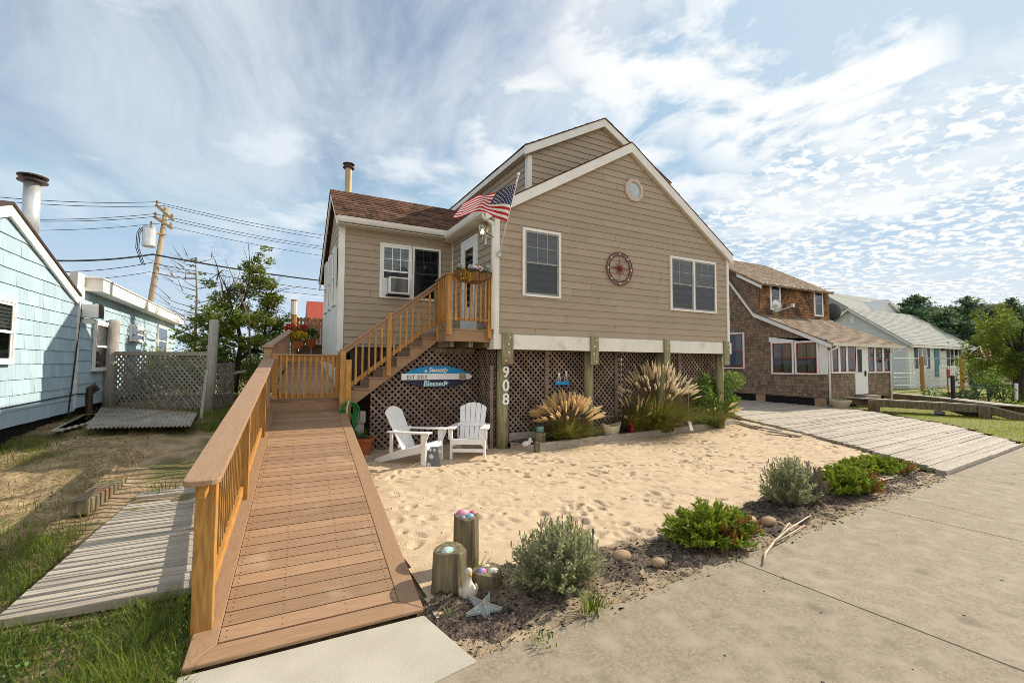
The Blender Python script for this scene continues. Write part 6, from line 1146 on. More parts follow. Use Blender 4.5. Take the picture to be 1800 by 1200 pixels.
b.bar((p[0], WYh-1.2, p[2]), (q[0], WYh-1.2, q[2]), .12, .08); b.build('porch_railing', M['white_paint'], wc)
# second roof behind
kp = PY(1560, 528, WYh+8); hb2 = thing('grey_roof_house', (kp[0], WYh+8, 0), 'house behind the white cottage showing a grey cross gable roof', 'house'); xw = PY(1440, 560, WYh+8)[0]; b = MB(); b.prism([(kp[0], WYh+8-2.6, kp[2]-1.9), (kp[0], WYh+8, kp[2]), (kp[0], WYh+8+3, kp[2]-1.9)], (xw-kp[0], 0, 0)); b.build('roof', M['shingle_grey'], hb2)
b = MB(); g_p, g_a, g_q = PY(1543, 549, WYh+5), PY(1558, 529, WYh+5), PY(1582, 553, WYh+5); b.prism([g_p, g_a, g_q], (0, 4, 0)); b.build('gable', M['white_paint'], hb2); b = MB(); b.prism([g_p+V(-.2, -.2, 0), g_a+V(0, -.2, .15), g_q+V(.3, -.2, -.1), g_q+V(.0, -.2, -.1), g_a+V(0, -.2, -.12), g_p+V(.1, -.2, 0)], (0, 4.4, 0)); b.build('gable_roof', M['trim'], hb2); b = MB(); b.box(xw, g_q[0]-.5, WYh+6.4, WYh+10, 0, kp[2]-1.9); b.build('wall', M['white_sd'], hb2)
b = MB(); dq = PX(1466, 548, XB+9); b.lathe((0, 0, 0), [(.0, .06), (.25, .02), (.5, -.08), (.25, 0)], 16); vs = np.array(b.v); b.v = [tuple(p) for p in (vs@A+dq)]; b.tube([dq, dq-V(0, 0, 1.2)], .04, 6); tag(b.build('satellite_dish', M['sash_dark'], org=dq), 'dark satellite dish rising beyond the brown cottage roof', 'satellite dish')
b = MB(); gp_ = [G(1572, 690, .02), G(1586, 690, .02)]; b.rt().box(gp_[0][0], gp_[1][0]+.6, WYh-.9, WYh-.84, 0, 1.9); tag(b.build('board_fence', M['grey_wood'], org=gp_[0]), 'grey board fence panel between the brown and white cottages', 'fence')
f2 = thing('second_flag', tuple(PY(1695, 627, WYh-1.5)), 'small American flag on a pole among the trees by the white cottage', 'flag'); pa, pb = PY(1695, 627, WYh-1.5), PY(1738, 597, WYh-2.2); b = MB(); b.tube([pa, pb], .03, 6); b.build('pole', M['white_paint'], f2); b = MB(); b2 = MB()
qa, qb, qc, qd = PY(1722, 607, WYh-2), PY(1737, 597, WYh-2.2), PY(1743, 641, WYh-2.2), PY(1729, 638, WYh-2)
for k in range(8):
    for j in range(6):
        P = lambda u, v: (qa*(1-u)+qb*u)*(1-v)+(qd*(1-u)+qc*u)*v+V(0, .08*math.sin(u*9+v*3), 0); b.mi = k % 2; b.add([P(k/8, j/6), P((k+1)/8, j/6), P((k+1)/8, (j+1)/6), P(k/8, (j+1)/6)], [(0, 1, 2, 3)])
b.build('flag_cloth', [M['fl_r'], M['fl_w']], f2)
# ------------------------------------------------------------------ plants
def leafmat(n, a, c, tint=.45, trans=.45): M[n] = mat(n, a, c, 2.2, rough=.6, tint=tint, trans=trans, spec=.25); return M[n]
leafmat('blade_green', (.19, .25, .034), (.13, .18, .026)); leafmat('plume_blade', (.30, .33, .05), (.20, .235, .04)); leafmat('blade_dry', (.34, .255, .10), (.25, .18, .07)); leafmat('lawn_blade', (.21, .28, .03), (.28, .30, .045), .35)
leafmat('leaf_oak', (.14, .205, .03), (.215, .24, .04), .5); leafmat('leaf_dark', (.095, .165, .085), (.13, .20, .09), .5, .45); leafmat('leaf_yel', (.20, .225, .025), (.12, .15, .022), .45); leafmat('leaf_shrub', (.19, .28, .05), (.12, .195, .035), .5); leafmat('juniper', (.25, .31, .028), (.16, .24, .025), .4, .3); leafmat('juniper_rust', (.34, .13, .03), (.24, .11, .03), .4, .2)
leafmat('lavender', (.40, .42, .23), (.29, .32, .16), .4, .45); leafmat('lav_dry', (.22, .18, .15), (.16, .13, .11), .35, .2); leafmat('plume', (.95, .82, .54), (.90, .72, .42), .2, .55); leafmat('plume_pale', (.95, .88, .70), (.88, .78, .58), .25, .55)
M['bark'] = mat('dark_bark', (.06, .045, .035), (.035, .027, .022), 6, (6, 6, 1), .9, .5, 14); M['bark_pale'] = mat('pale_bark', (.26, .20, .14), (.16, .12, .09), 5, (6, 6, 1), .9, .4, 14)
# foreground grass, left
n = 62000; x = rng.uniform(-3.4, -.36, n); y = rng.uniform(1.9, 6.0, n)
plank = (x > -1.56) & (y > 4.08) & (y < 9.3)
dens = np.where(y < 4.15, .95, .0)+np.where((y >= 4.05) & (x < -1.35) & (x > -1.95), .55, 0)+np.where((y >= 4.05) & (x <= -1.95), .04, 0)
dens *= np.where(x < -2.4, .75, 1.)
k = (rng.uniform(0, 1, n) < dens) & ~plank; P_ = np.stack([x[k], y[k], gh(x[k], y[k])-.01], 1); v1 = blades(P_, rng.uniform(.05, .18, k.sum())*(1+.35*vnoise(x[k], y[k], .35, 21)), rng.uniform(.003, .008, k.sum()), .85, 3)
n = 5200; x = rng.uniform(-3.4, -.40, n); y = rng.uniform(2.6, 4.1, n); v2 = leaves(np.stack([x, y, gh(x, y)+rng.uniform(.02, .09, n)], 1), rng.uniform(.014, .03, n), .9, .6)
v_, f_, t_ = v1; o = fast('foreground_grass', v_, f_, M['blade_green'], tint=t_); o['kind'] = 'stuff'; v_, f_, t_ = v2; o = fast('clover', v_, f_, M['leaf_a'], tint=t_); o['kind'] = 'stuff'
# patchy grass on the left lot
n = 95000; x = rng.uniform(-4.2, -.2, n); y = rng.uniform(4.9, 17, n); nz = np.sin(x*2.1+y*.9)+np.sin(y*1.7-x*1.3+1)+.6*np.sin(x*5+y*4)
k = (rng.uniform(0, 1, n) < np.clip(.04+.20*(nz-.5), .015, .6)+.5*((x > -.95) & (y > 9)) + .35*((y > 9.2) & (x > -1.6))) & ~((x > -1.55) & (y < 9.3)); P_ = np.stack([x[k], y[k], gh(x[k], y[k])], 1)
v_, f_, t_ = blades(P_, rng.uniform(.03, .11, k.sum())*(1.2+.5*vnoise(x[k], y[k], .5, 41)), .008, .95, 2); h_ = len(f_)//2
o = fast('yard_grass', v_, f_, M['blade_green'], tint=t_); o['kind'] = 'stuff'
n = 9000; x = rng.uniform(-3.6, -.3, n); y = rng.uniform(5, 16, n); k = ~((x > -1.55) & (y < 9.3)) & (rng.uniform(0, 1, n) < .16+.7*(np.abs(x+1.75) < .25)); v_, f_, t_ = blades(np.stack([x[k], y[k], gh(x[k], y[k])], 1), rng.uniform(.05, .2, k.sum()), .008, .9, 2); o = fast('dry_yard_grass', v_, f_, M['blade_dry'], tint=t_); o['kind'] = 'stuff'
def tuft(c, n, h, r, m, label, nm='grass_tuft', grp='grass tufts on the left lot'):
    a = rng.uniform(0, 6.283, n); P_ = np.stack([c[0]+r*.5*np.cos(a)*rng.uniform(0, 1, n), c[1]+r*.5*np.sin(a)*rng.uniform(0, 1, n), np.full(n, c[2])], 1); v_, f_, t_ = blades(P_, rng.uniform(.5, 1.1, n)*h, .011, .8, 3, a+rng.normal(0, .5, n)); tag(fast(nm, v_, f_, M[m], tint=t_, org=c), label, 'grass', grp)
tuft(G(50, 832, .25), 60, .34, .22, 'blade_dry', 'pale dry grass tuft on the sand below the blue cottage'); tuft(G(285, 872, .12), 130, .24, .35, 'leaf_yel', 'yellow green grass tuft at the edge of the plank walkway'); tuft(G(115, 745, .5), 90, .42, .5, 'blade_dry', 'dry grass tuft against the blue cottage wall'); tuft(G(300, 745, .5), 60, .25, .4, 'blade_green', 'green grass tuft in front of the corrugated sheet')
n = 34000; x = rng.uniform(-4, -.5, n); y = rng.uniform(4.6, 13, n); P_ = np.stack([x, y, z_yard(x, y)+.006], 1); k = ~((x > -1.6) & (y < 9.3)); v_, f_, t_ = leaves(P_[k], rng.uniform(.010, .05, k.sum()), .22, .8); o = fast('dry_litter', v_, f_, M['blade_dry'], tint=t_); o['kind'] = 'stuff'
# lawn blades on the right
n = 60000; t = rng.uniform(0, 1, n)**1.6; x = 13.6+t*26; y = rng.uniform(3.4, 12.5, n); k = inpoly(LAWNP)(x, y); v_, f_, t_ = blades(np.stack([x[k], y[k], np.full(k.sum(), .015)], 1), rng.uniform(.03, .08, k.sum()), .014, .7, 1); o = fast('lawn_grass', v_, f_, M['lawn_blade'], tint=t_); o['kind'] = 'stuff'
# weeds along the driveway edge and mulch
for (px, py, n, h, m, lb) in ((958, 1128, 30, .05, 'blade_green', 'small green weed at the front edge of the mulch'), (793, 1080, 24, .06, 'leaf_a', 'small leafy weed left of the starfish'), (1040, 1072, 60, .17, 'blade_green', 'grass clump under the right side of the large lavender'), (835, 1010, 26, .16, 'leaf_yel', 'grass sprig between the tall pile and the low stump'), (1190, 1020, 0, .0, 'blade_green', '')):
    if n: tuft(G(px, py, .045), n, h, .18, m, lb, 'weed', 'weeds in the planting strip')
n = 900; tt = rng.uniform(0, 1, n); yy = 3.4+tt*6.2; xx = np.interp(yy, *zip(*DL))-.06+rng.normal(0, .06, n); v_, f_, t_ = blades(np.stack([xx, yy, np.full(n, .02)], 1), rng.uniform(.03, .11, n), .012, .8, 2); o = fast('edge_weeds', v_, f_, M['blade_green'], tint=t_); o['kind'] = 'stuff'
# plume grasses
def plume_grass(c, R, H, nb, npl, Hp, label, pm='plume', lean=V(0, 0, 0), wdt=.014):
    t = thing('plume_grass', tuple(c), label, 'ornamental grass'); a = rng.uniform(0, 6.283, nb); r = R*.44*np.sqrt(rng.uniform(0, 1, nb)); P_ = np.stack([c[0]+r*np.cos(a), c[1]+r*np.sin(a)*.8, np.full(nb, c[2])], 1)
    v_, f_, t_ = blades(P_, rng.uniform(.55, 1.1, nb)*H, wdt, 1.35, 5, a+rng.normal(0, .35, nb)); k = int(len(P_)*.72)*11; fk = f_[f_.max(1) < k]; fast('blades', v_[:k], fk, M['plume_blade'], t, t_[:k]); fd = f_[f_.min(1) >= k]-k; fast('dry_blades', v_[k:], fd, M['blade_dry'], t, t_[k:])
    vs, fs, ts = [], [], []; b = MB(); base = 0
    for i in range(npl):
        a = rng.uniform(0, 6.283); sp = rng.uniform(.05, 1)**.85; h = Hp*(1-.40*sp*sp)*rng.uniform(.86, 1.07); d = V(math.cos(a)*sp*R*.95, math.sin(a)*sp*R*.65, h)+lean*rng.uniform(.5, 1.2)*h; p0 = c+V(math.cos(a)*sp*R*.12, math.sin(a)*sp*R*.1, 0)
        tip = p0+d; mid = p0+d*.55+V(0, 0, h*.10); L = rng.uniform(.17, .27); dirn = nrm(tip-mid)+V(0, 0, -.25*sp); dirn = nrm(dirn); e = tip+dirn*L; b.tube([p0, mid, tip, tip+dirn*L*.5], .0028, 4, cap=False)
        m = 150; u = rng.uniform(0, 1, m); rad = .034*np.sin(np.pi*np.clip(u*.9+.08, 0, 1))**.7; dd = rng.normal(size=(m, 3)); dd /= np.linalg.norm(dd, axis=1)[:, None]; core = tip+dirn*L*u[:, None]-np.array([0, 0, .05*L])*(u**2)[:, None]*2
        q0 = core; q1 = core+dd*rad[:, None]+dirn*.045; w = np.cross(dd, dirn); w /= np.linalg.norm(w, axis=1)[:, None]+1e-9; tri = np.stack([q0-w*.008, q0+w*.008, q1], 1).reshape(-1, 3); vs.append(tri); fs.append(np.arange(3*m).reshape(m, 3)+base); base += 3*m; ts.append(np.repeat(rng.uniform(0, 1, m), 3))
    b.build('stems', M['blade_dry'], t); fast('plumes', np.concatenate(vs), np.concatenate(fs), M[pm], t, np.concatenate(ts))
plume_grass(G(1003, 776, .10)+V(0, .12, 0), .66, .60, 1700, 180, .80, 'low plume grass with upright tan plumes left of the boat planter', 'plume')
plume_grass(V(8.52, 8.38, .10), .98, 1.08, 3000, 220, 1.46, 'tall plume grass with pale arching plumes before the lattice', 'plume_pale', V(-.13, -.03, 0), .016)
plume_grass(V(7.75, 8.28, .10), .5, .75, 700, 14, .72, 'small green plume grass behind the red hand pump', 'plume'); plume_grass(V(10.65, 8.40, .10), .6, .72, 500, 40, .62, 'short tan plume grass at the foot of the green shrub', 'plume')
# generic shrub of leaf clumps
def shrub(c, clumps, size, m, label, cat='shrub', n=260, asp=.45, stems=True, nm='shrub', grp=None, m2=None):
    t = thing(nm, tuple(c), label, cat, grp); parts, p2 = [], []
    for i, (dx, dy, dz, r) in enumerate(clumps): (p2 if (m2 and i % 3 == 2) else parts).append(leaves(ball(V(*c)+V(dx, dy, dz), (r, r, r*.8), int(n*r*r*14), .35), size, asp))
    v_, f_, t_ = cat_(parts); fast('foliage', v_, f_, M[m], t, t_)
    if p2: v_, f_, t_ = cat_(p2); fast('bright_foliage', v_, f_, M[m2], t, t_)
    if stems:
        b = MB()
        for dx, dy, dz, r in clumps: b.tube([V(*c), V(*c)+V(dx*.4, dy*.4, dz*.5), V(*c)+V(dx, dy, dz)], [.018, .012, .005], 5)
        b.build('stems', M['bark'], t)
    return t
sc = V(10.6, 8.62, .1); shrub(sc, [(rng.uniform(-.55, .75), rng.uniform(-.35, .25), z, rng.uniform(.26, .40)) for z in (.25, .35, .4, .5, .5, .6, .65, .75, .8, .85, .95, 1.0, 1.1, 1.2)]+[(-.1, 0, 1.28, .2), (.35, 0, 1.1, .22), (.75, -.1, .7, .24), (.9, -.1, .4, .2)], .08, 'leaf_shrub', 'tall leafy green shrub at the right end of the planting bed', n=420, asp=.42)
shrub(G(896, 764, .15)+V(0, .25, 0), [(0, 0, .12, .14), (.2, 0, .10, .12), (-.12, 0, .08, .1)], .05, 'leaf_dark', 'small dark green plant at the foot of the lattice by the stump', nm='small_plant', n=400)
# feathery junipers and lavenders
def sprays(c, n, R, H, m, nm, parent, spread=1., leafn=26, ls=.02, up=.55, w=.3, ell=(1, 1), droop=0.):
    vs, fs, ts = [], [], []; b = MB(); base = 0
    for i in range(n):
        a = rng.uniform(0, 6.283); s = math.sqrt(rng.uniform(0, 1)); s *= rng.uniform(.75, 1.18); h = H*(1-.5*s*s)*rng.uniform(.5, 1.18); tip = V(c[0]+R*ell[0]*s*math.cos(a), c[1]+R*ell[1]*s*math.sin(a), c[2]+h); p0 = V(c[0]+R*.25*s*math.cos(a), c[1]+R*.25*s*math.sin(a), c[2]); md = p0*(1-up)+tip*up+V(0, 0, h*.08)
        tt = np.linspace(0, 1, 7)[:, None]; cur = p0*(1-tt)**2+2*md*tt*(1-tt)+tip*tt*tt; b.tube(cur[::2], [.004, .003, .002, .0015], 4, cap=False)
        u = rng.uniform(.25, 1, leafn); cc = np.stack([np.interp(u, tt[:, 0], cur[:, q]) for q in range(3)], 1); dv = nrm(tip-md); dd = rng.normal(size=(leafn, 3)); dd = dd/np.linalg.norm(dd, axis=1)[:, None]*.8+dv*.9; dd /= np.linalg.norm(dd, axis=1)[:, None]; e = np.cross(dd, rng.normal(size=(leafn, 3))); e /= np.linalg.norm(e, axis=1)[:, None]
        L = ls*rng.uniform(.7, 1.5, leafn)[:, None]*2; q = np.stack([cc, cc+dd*L*.5+e*L*w*.5, cc+dd*L, cc+dd*L*.5-e*L*w*.5], 1).reshape(-1, 3); vs.append(q); fs.append(np.arange(4*leafn).reshape(leafn, 4)+base); base += 4*leafn; ts.append(np.repeat(rng.uniform(0, 1)*.6+rng.uniform(0, .4, leafn), 4))
    fast(nm, np.concatenate(vs), np.concatenate(fs), M[m], parent, np.concatenate(ts)); return b
def lavender(c, R, H, n, label, dry=None, ell=(1, .8)):
    t = thing('lavender_bush', tuple(c), label, 'shrub'); b1 = sprays(c, n, R, H, 'lavender', 'foliage', t, leafn=46, ls=.017, w=.30, ell=ell)
    if dry: b = sprays(V(*c)+V(*dry), int(n*.35), R*.7, H*.85, 'lav_dry', 'dry_foliage', t, leafn=40, ls=.016, w=.3, ell=ell); b.build('dry_stems', M['lav_dry'], t)
    for i in range(34):
        a = rng.uniform(0, 6.28); s = math.sqrt(rng.uniform(0, .8)); p = V(c[0]+R*ell[0]*s*math.cos(a), c[1]+R*ell[1]*s*math.sin(a), c[2]+H*(.80-.3*s*s)); e = p+V(.03*math.cos(a)*s, .02, H*rng.uniform(.14, .27)); b1.tube([p, e], .002, 4); b1.tube([e, e+V(0, 0, .035)], .0045, 5)
    b1.build('stems', M['lav_dry'], t)
lc_ = G(988, 1040, .04)+V(.02, .08, 0); lavender(lc_, .40, .46, 300, 'large grey green lavender bush beside the stumps', None, (1.02, .75))
lavender(G(1402, 893, .04)+V(0, .1, 0), .40, .54, 260, 'grey lavender bush with a dried brown right side', (.34, -.06, 0), (.95, .7))
def juniper(c, R, H, n, label, ell=(1.1, .8), rust=(.25, -.18)):
    t = thing('creeping_juniper', tuple(c), label, 'shrub'); b = sprays(c, n, R, H, 'juniper', 'foliage', t, leafn=44, ls=.024, w=.30, up=.6, ell=ell); b.build('stems', M['bark'], t); b = sprays(V(*c)+V(rust[0]*.5, rust[1]*.6, -.01), int(n*.30), R*.85, H*.85, 'juniper_rust', 'rusty_foliage', t, leafn=38, ls=.022, w=.3, up=.6, ell=ell); b.build('rusty_stems', M['bark'], t)
juniper(G(1262, 955, .04)+V(-.0, .10, 0), .44, .31, 260, 'bright yellow green juniper with rusty tips in the middle of the strip'); juniper(G(1500, 868, .04)+V(.0, .12, 0), .52, .31, 260, 'green juniper turning rust orange right of the dried lavender', (1.1, .7), (.38, -.16)); juniper(G(1548, 832, .04)+V(.1, .15, 0), .62, .21, 220, 'low dark green juniper spilling toward the plank driveway', (1.2, .6), (.6, -.2))
# trees behind the lattice screen
def tree(base, limbs, clumps, label, nm, mleaf, size, n, cat='tree', mb='bark', asp=.5, grp=None, r0=.09, twigs=0, side=.6):
    t = thing(nm, tuple(base), label, cat, grp); b = MB()
    for L in limbs:
        k = len(L); b.tube(L, [r0*(1-.85*i/(k-1))*(1. if L is limbs[0] else side) for i in range(k)], 7)
    for c in clumps[::2] if twigs else []:
        for _ in range(twigs): q = V(*c[:3])+rng.normal(0, c[3]*1.5, 3); src = min((V(*p) for L in limbs for p in L[1:]), key=lambda p: np.linalg.norm(p-q)); b.tube([src, (src+q)/2+V(0, 0, .06), q], [.014, .009, .003], 4)
    b.build('trunk', M[mb], t, smooth=True)
    if clumps:
        v_, f_, t_ = cat_([leaves(ball(c[:3], (c[3], c[3], c[3]*.62), max(8, int(n*c[3]**2)), .2), size, asp, .35) for c in clumps]); fast('crown', v_, f_, M[mleaf], t, t_)
    return t
TY = 15.5; pt = lambda x, y, d=0.: PY(x, y, TY+d)
lim = [[pt(412, 690), pt(418, 640), pt(424, 600), pt(415, 560), pt(432, 520), pt(440, 480)], [pt(420, 632), pt(445, 615), pt(465, 590), pt(470, 540), pt(472, 520)], [pt(424, 605), pt(400, 585), pt(385, 560), pt(395, 545)], [pt(395, 690, .8), pt(396, 640, .8), pt(392, 600, .8), pt(375, 570, .8)], [pt(410, 570), pt(408, 545, -.3), pt(400, 510, -.3), pt(385, 480, -.3)]]
cl_ = []
for (x, y, r, d, k) in ((455, 500, .45, 0, 4), (480, 525, .4, .2, 4), (495, 560, .35, .2, 3), (440, 540, .5, 0, 4), (400, 560, .5, -.2, 4), (370, 590, .5, -.2, 4), (345, 600, .45, 0, 3), (430, 590, .6, 0, 6), (395, 610, .5, 0, 5), (470, 580, .5, 0, 5), (460, 460, .28, 0, 3), (435, 475, .3, 0, 3), (405, 520, .35, 0, 3), (375, 545, .35, 0, 3), (495, 600, .35, 0, 4), (340, 570, .3, 0, 2), (480, 615, .4, .3, 4), (505, 590, .3, .4, 3)):
    for _ in range(k*2): cl_.append((*(pt(x, y, d)+rng.normal(0, r*.55, 3)), r*rng.uniform(.35, .75)))
tree(G(412, 690, .5), lim, cl_, 'spreading green tree with a dark twisted trunk behind the lattice screen', 'leafy_tree', 'leaf_oak', .095, 1900, twigs=4)
cn = []
for (x, y, r) in ((345, 458, .2), (340, 520, .22), (330, 545, .2), (355, 550, .25), (325, 580, .25), (345, 610, .3), (310, 600, .22), (350, 480, .14)):
    for _ in range(3): cn.append((*(pt(x, y, 1.2)+rng.normal(0, r*.6, 3)), r*rng.uniform(.3, .6)))
lb_ = [[pt(342, 690, 1.2), pt(343, 600, 1.2), pt(346, 520, 1.2), pt(344, 452, 1.2)]]
for k in range(26):
    y = rng.uniform(455, 600); s = rng.choice((-1, 1)); L = rng.uniform(25, 75)*(1.1 if y > 480 else .7); p = pt(344, y, 1.2); q = pt(344+s*L, y-rng.uniform(5, 32), 1.2+rng.normal(0, .4)); lb_.append([p, (p+q)/2-V(0, 0, .06), q])
    m_ = p*.4+q*.6; lb_.append([m_, m_+(q-p)*.3+V(rng.normal(0, .2), rng.normal(0, .3), rng.uniform(.1, .35))])
tree(G(342, 690, .5), lb_, cn, 'half bare tree with thin pale branches rising by the flat roof', 'bare_tree', 'leaf_oak', .085, 1300, mb='bark_pale', r0=.06, side=.24)
lt = [[pt(440, 640, -.5), pt(438, 560, -.5), pt(415, 500, -.5), pt(395, 455, -.5)]]
for k in range(30): x, y = rng.uniform(370, 480), rng.uniform(448, 500); q = pt(x, y, rng.normal(0, .5)); p = pt(400+.35*(x-400), y+rng.uniform(35, 60), -.3); lt.append([p, (p+q)/2+V(.05, 0, 0), q])
tree(G(440, 690, .5), lt, [], 'leafless grey branches reaching above the green tree', 'bare_branches', 'leaf_oak', .1, 1, mb='bark_pale', r0=.035, cat='tree', side=.3)
n_ = 70; hedge = thing('thicket', tuple(G(470, 660, .5)), 'tangled undergrowth between the lattice screen and the walkway railing', 'undergrowth'); pc = [leaves(ball(pt(rng.uniform(215, 520), rng.uniform(628, 684), rng.uniform(.2, 2.5)), .42, 210, .2), .085, .5, .3) for _ in range(n_)]; v_, f_, t_ = cat_(pc); fast('foliage', v_, f_, M['leaf_oak'], hedge, t_); b = MB()
for k in range(40): p = pt(rng.uniform(430, 510), 690, rng.uniform(.2, 2)); b.tube([p, p+V(rng.normal(0, .2), 0, .6), p+V(rng.normal(0, .5), 0, rng.uniform(.9, 1.7))], .012, 4)
b.build('stems', M['bark_pale'], hedge)
b = MB(); q = pt(388, 660, -1.0); b.bar(q, q+V(.55, .2, .12), .25, .05); b.bar(q+V(.05, 0, 0), q+V(.02, 0, -.5), .06, .06); b.bar(q+V(.5, .2, .08), q+V(.5, .2, -.5), .06, .06); tag(b.build('garden_bench', M['grey_wood_x'], org=q), 'weathered grey bench seat behind the right pile of the lattice screen', 'bench')
# far evergreens on the right
def conifer(x, yt, yb, d, w, label, m='leaf_dark', grp='dark evergreens behind the white cottage', nb=95):
    r = nrm(_ray(x, 640)); k = d/np.hypot(r[0], r[1]); bp = CC+r*k; bp[2] = 0; rt = _ray(x, yt); top = CC[2]+rt[2]/np.hypot(rt[0], rt[1])*d; rb = _ray(x, yb); zb_ = max(.3, CC[2]+rb[2]/np.hypot(rb[0], rb[1])*d); t = thing('evergreen_tree', tuple(bp), label, 'tree', grp); b = MB(); b.tube([bp, (bp[0], bp[1], top-.2)], [.28, .04], 8); parts = []
    for i in range(nb):
        u = (i+rng.uniform(0, 1))/nb; z = zb_+(top-zb_)*u; L = w*(1-u)**.75*rng.uniform(.55, 1.15)+.15; a = rng.uniform(0, 6.283); p = V(bp[0], bp[1], z); q = p+V(math.cos(a)*L, math.sin(a)*L, L*.28); b.tube([p, q], [.05, .012], 4)
        m_ = max(16, int(70*L)); uu = rng.uniform(.2, 1.05, m_)[:, None]; cc = p*(1-uu)+q*uu+rng.normal(0, .10+.09*L, (m_, 3))*np.array([1, 1, .4]); parts.append(leaves(cc, .30, .34, .3))
    b.build('trunk', M['bark'], t); v_, f_, t_ = cat_(parts); fast('crown', v_, f_, M[m], t, t_)
conifer(1612, 520, 600, 58, 3.4, 'dark evergreen showing above the grey roof of the white cottage'); conifer(1703, 522, 660, 60, 4.6, 'tallest dark evergreen right of the white cottage'); conifer(1668, 545, 640, 57, 4.0, 'shorter dark evergreen behind the white cottage chimney end'); conifer(1745, 540, 660, 61, 4.4, 'dark evergreen behind the yellow green pine'); conifer(1783, 524, 600, 75, 2.6, 'small blue green evergreen top at the right edge', nb=60); conifer(1830, 540, 660, 64, 4.5, 'dark evergreen at the far right edge')
# yellow-green pine and garden on the right
def pine(x, y0, cl, d, label, m='leaf_yel', m2='leaf_shrub'):
    q = lambda x, y, e=0.: (lambda r: CC+r*((d+e)/np.hypot(r[0], r[1])))(_ray(x, y)); bp = q(x, y0); bp[2] = .05; t = thing('pine_tree', tuple(bp), label, 'tree'); b = MB(); top = q(x+4, 545); b.tube([bp, (bp+top)/2+V(.2, 0, 0), top], [.26, .2, .06], 8); pa, pb = [], []
    for cx, cy, r in cl:
        c = q(cx, cy, rng.normal(0, .6)); b.tube([(bp*.55+top*.45), c], [.07, .02], 5)
        for _ in range(7): (pa if rng.uniform() < .5 else pb).append(leaves(ball(c+rng.normal(0, r*.55, 3), r*.5, 90, .2), .20, .26))
    b.build('trunk', M['bark'], t); v_, f_, t_ = cat_(pa); fast('crown', v_, f_, M[m], t, t_); v_, f_, t_ = cat_(pb); fast('green_crown', v_, f_, M[m2], t, t_)  # greener needle tone on clumps picked at random
pine(1790, 690, [(1745, 575, .7), (1770, 560, .8), (1800, 560, .9), (1735, 600, .6), (1765, 590, .8), (1795, 590, .9), (1755, 620, .7), (1785, 620, .8), (1740, 640, .5), (1770, 645, .6), (1820, 580, 1.), (1820, 620, 1.)], 33, 'yellow green pine with clumped needles at the right edge')
def far(x, y, d): r = _ray(x, y); return CC+r*(d/np.hypot(r[0], r[1]))
for x, d, h, sz, m, lb in ((1715, 36, 2.3, .9, 'leaf_yel', 'tall yellow green hedge bush right of the white cottage'), (1740, 37, 2.2, .9, 'leaf_shrub', 'green bush under the small flag'), (1760, 31, 1.0, .5, 'leaf_yel', 'yellow shrub beside the grey fence post'), (1710, 30, .7, .45, 'leaf_dark', 'low dark green shrub behind the wire fence'), (1735, 30.5, .9, .4, 'leaf_dark', 'round dark shrub between the two fence posts'), (1648, 30, .45, .35, 'leaf_shrub', 'low garden plants left of the orange fence post'), (1675, 30, .4, .3, 'leaf_yel', 'low yellow plants below the white porch railing'), (1633, 31, .6, .3, 'leaf_dark', 'small dark bush under the left shuttered window'), (1765, 27, .35, .3, 'leaf_yel', 'low yellow flowers along the fence rail'), (1725, 27, .3, .3, 'blade_dry', 'dry tan plants along the fence rail')):
    p = far(x, 650, d); p[2] = .02; shrub(p, [(rng.normal(0, sz), rng.normal(0, sz*.6), h*rng.uniform(.25, .9), sz*rng.uniform(.45, .7)) for _ in range(9)], .15, m, lb, n=26, nm='garden_shrub', m2='leaf_shrub' if m == 'leaf_yel' else None)
p = far(1666, 655, 29.5); b = MB(); b.box(p[0]-.02, p[0]+.02, p[1], p[1]+.03, 0, p[2]+.25).box(p[0]-.14, p[0]+.14, p[1]-.03, p[1]-.001, p[2]-.25, p[2]+.15); tag(b.build('yard_sign', M['red'], org=p), 'small red sign on a stake before the white porch railing', 'sign')
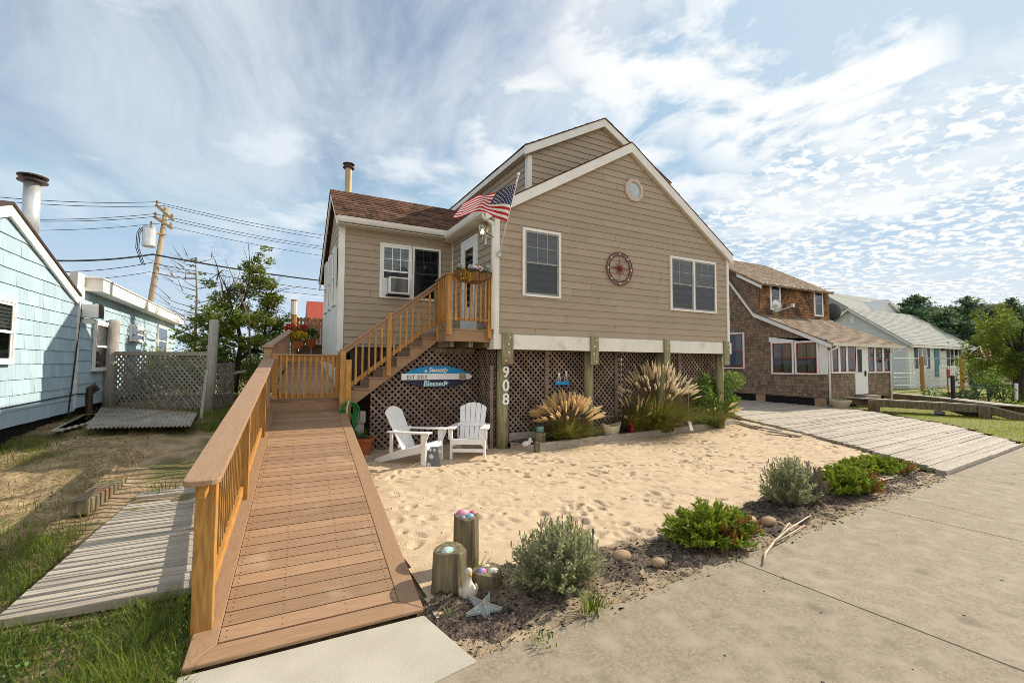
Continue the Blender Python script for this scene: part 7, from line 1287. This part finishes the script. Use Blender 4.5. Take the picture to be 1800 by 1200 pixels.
p = far(1675, 680, 26); b = MB(); b.tube([(p[0], p[1], -.05), (p[0], p[1], far(1675, 660, 26)[2])], .07, 8); tag(b.build('short_post', M['black_iron'], org=p), 'short black post standing before the white porch railing', 'post')
p = far(1784, 660, 31); b = MB(); b.tube([(p[0], p[1], .2), (p[0]+.1, p[1], p[2]-.35)], .07, 8); tag(b.build('garden_buoy', M['trim'], org=p), 'white and dark buoy ornament beside the grey fence post', 'buoy')
b = MB(); p = far(1840, 548, 90); b.box(p[0]-16, p[0]+6, p[1], p[1]+8, 0, p[2]); tag(b.build('flat_building', M['siding'], org=p), 'long low tan building behind the evergreens at the right edge', 'building')
# ground cover in the distance
b = MB(); pc = []
for i in range(160):
    x = rng.uniform(1480, 1900); r = _ray(x, 640); d = rng.uniform(75, 110); c = CC+r*(d/np.hypot(r[0], r[1])); c[2] = rng.uniform(.4, 3.2); pc.append(leaves(ball(c, (1.8, 1.8, 1.3), 60, .2), .6, .5))
for i in range(120):
    x = rng.uniform(-200, 620); r = _ray(x, 640); d = rng.uniform(55, 80); c = CC+r*(d/np.hypot(r[0], r[1])); c[2] = rng.uniform(.3, 2.2); pc.append(leaves(ball(c, (1.5, 1.5, 1.1), 60, .2), .5, .5))
v_, f_, t_ = cat_(pc); o = fast('far_trees', v_, f_, M['leaf_dark'], tint=t_); o['kind'] = 'stuff'

# weeds in the sidewalk joints
P_ = []
for a in jt[2:8]:
    for r in rng.uniform(0, 3.2, 5): q = SW0+SWd*a+SWn*r; P_ += [q+rng.normal(0, .02, 3)*np.array([1, 1, 0])+V(0, 0, .025) for _ in range(rng.integers(2, 9))]
for a in rng.uniform(0, 8.3, 90): q = SW0+SWd*a-SWn*.01; P_ += [q+rng.normal(0, .025, 3)*np.array([1, 1, 0])+V(0, 0, .02) for _ in range(rng.integers(1, 7))]
v_, f_, t_ = blades(np.array(P_), rng.uniform(.012, .05, len(P_)), .006, .9, 2); o = fast('joint_weeds', v_, f_, M['blade_green'], tint=t_); o['kind'] = 'stuff'
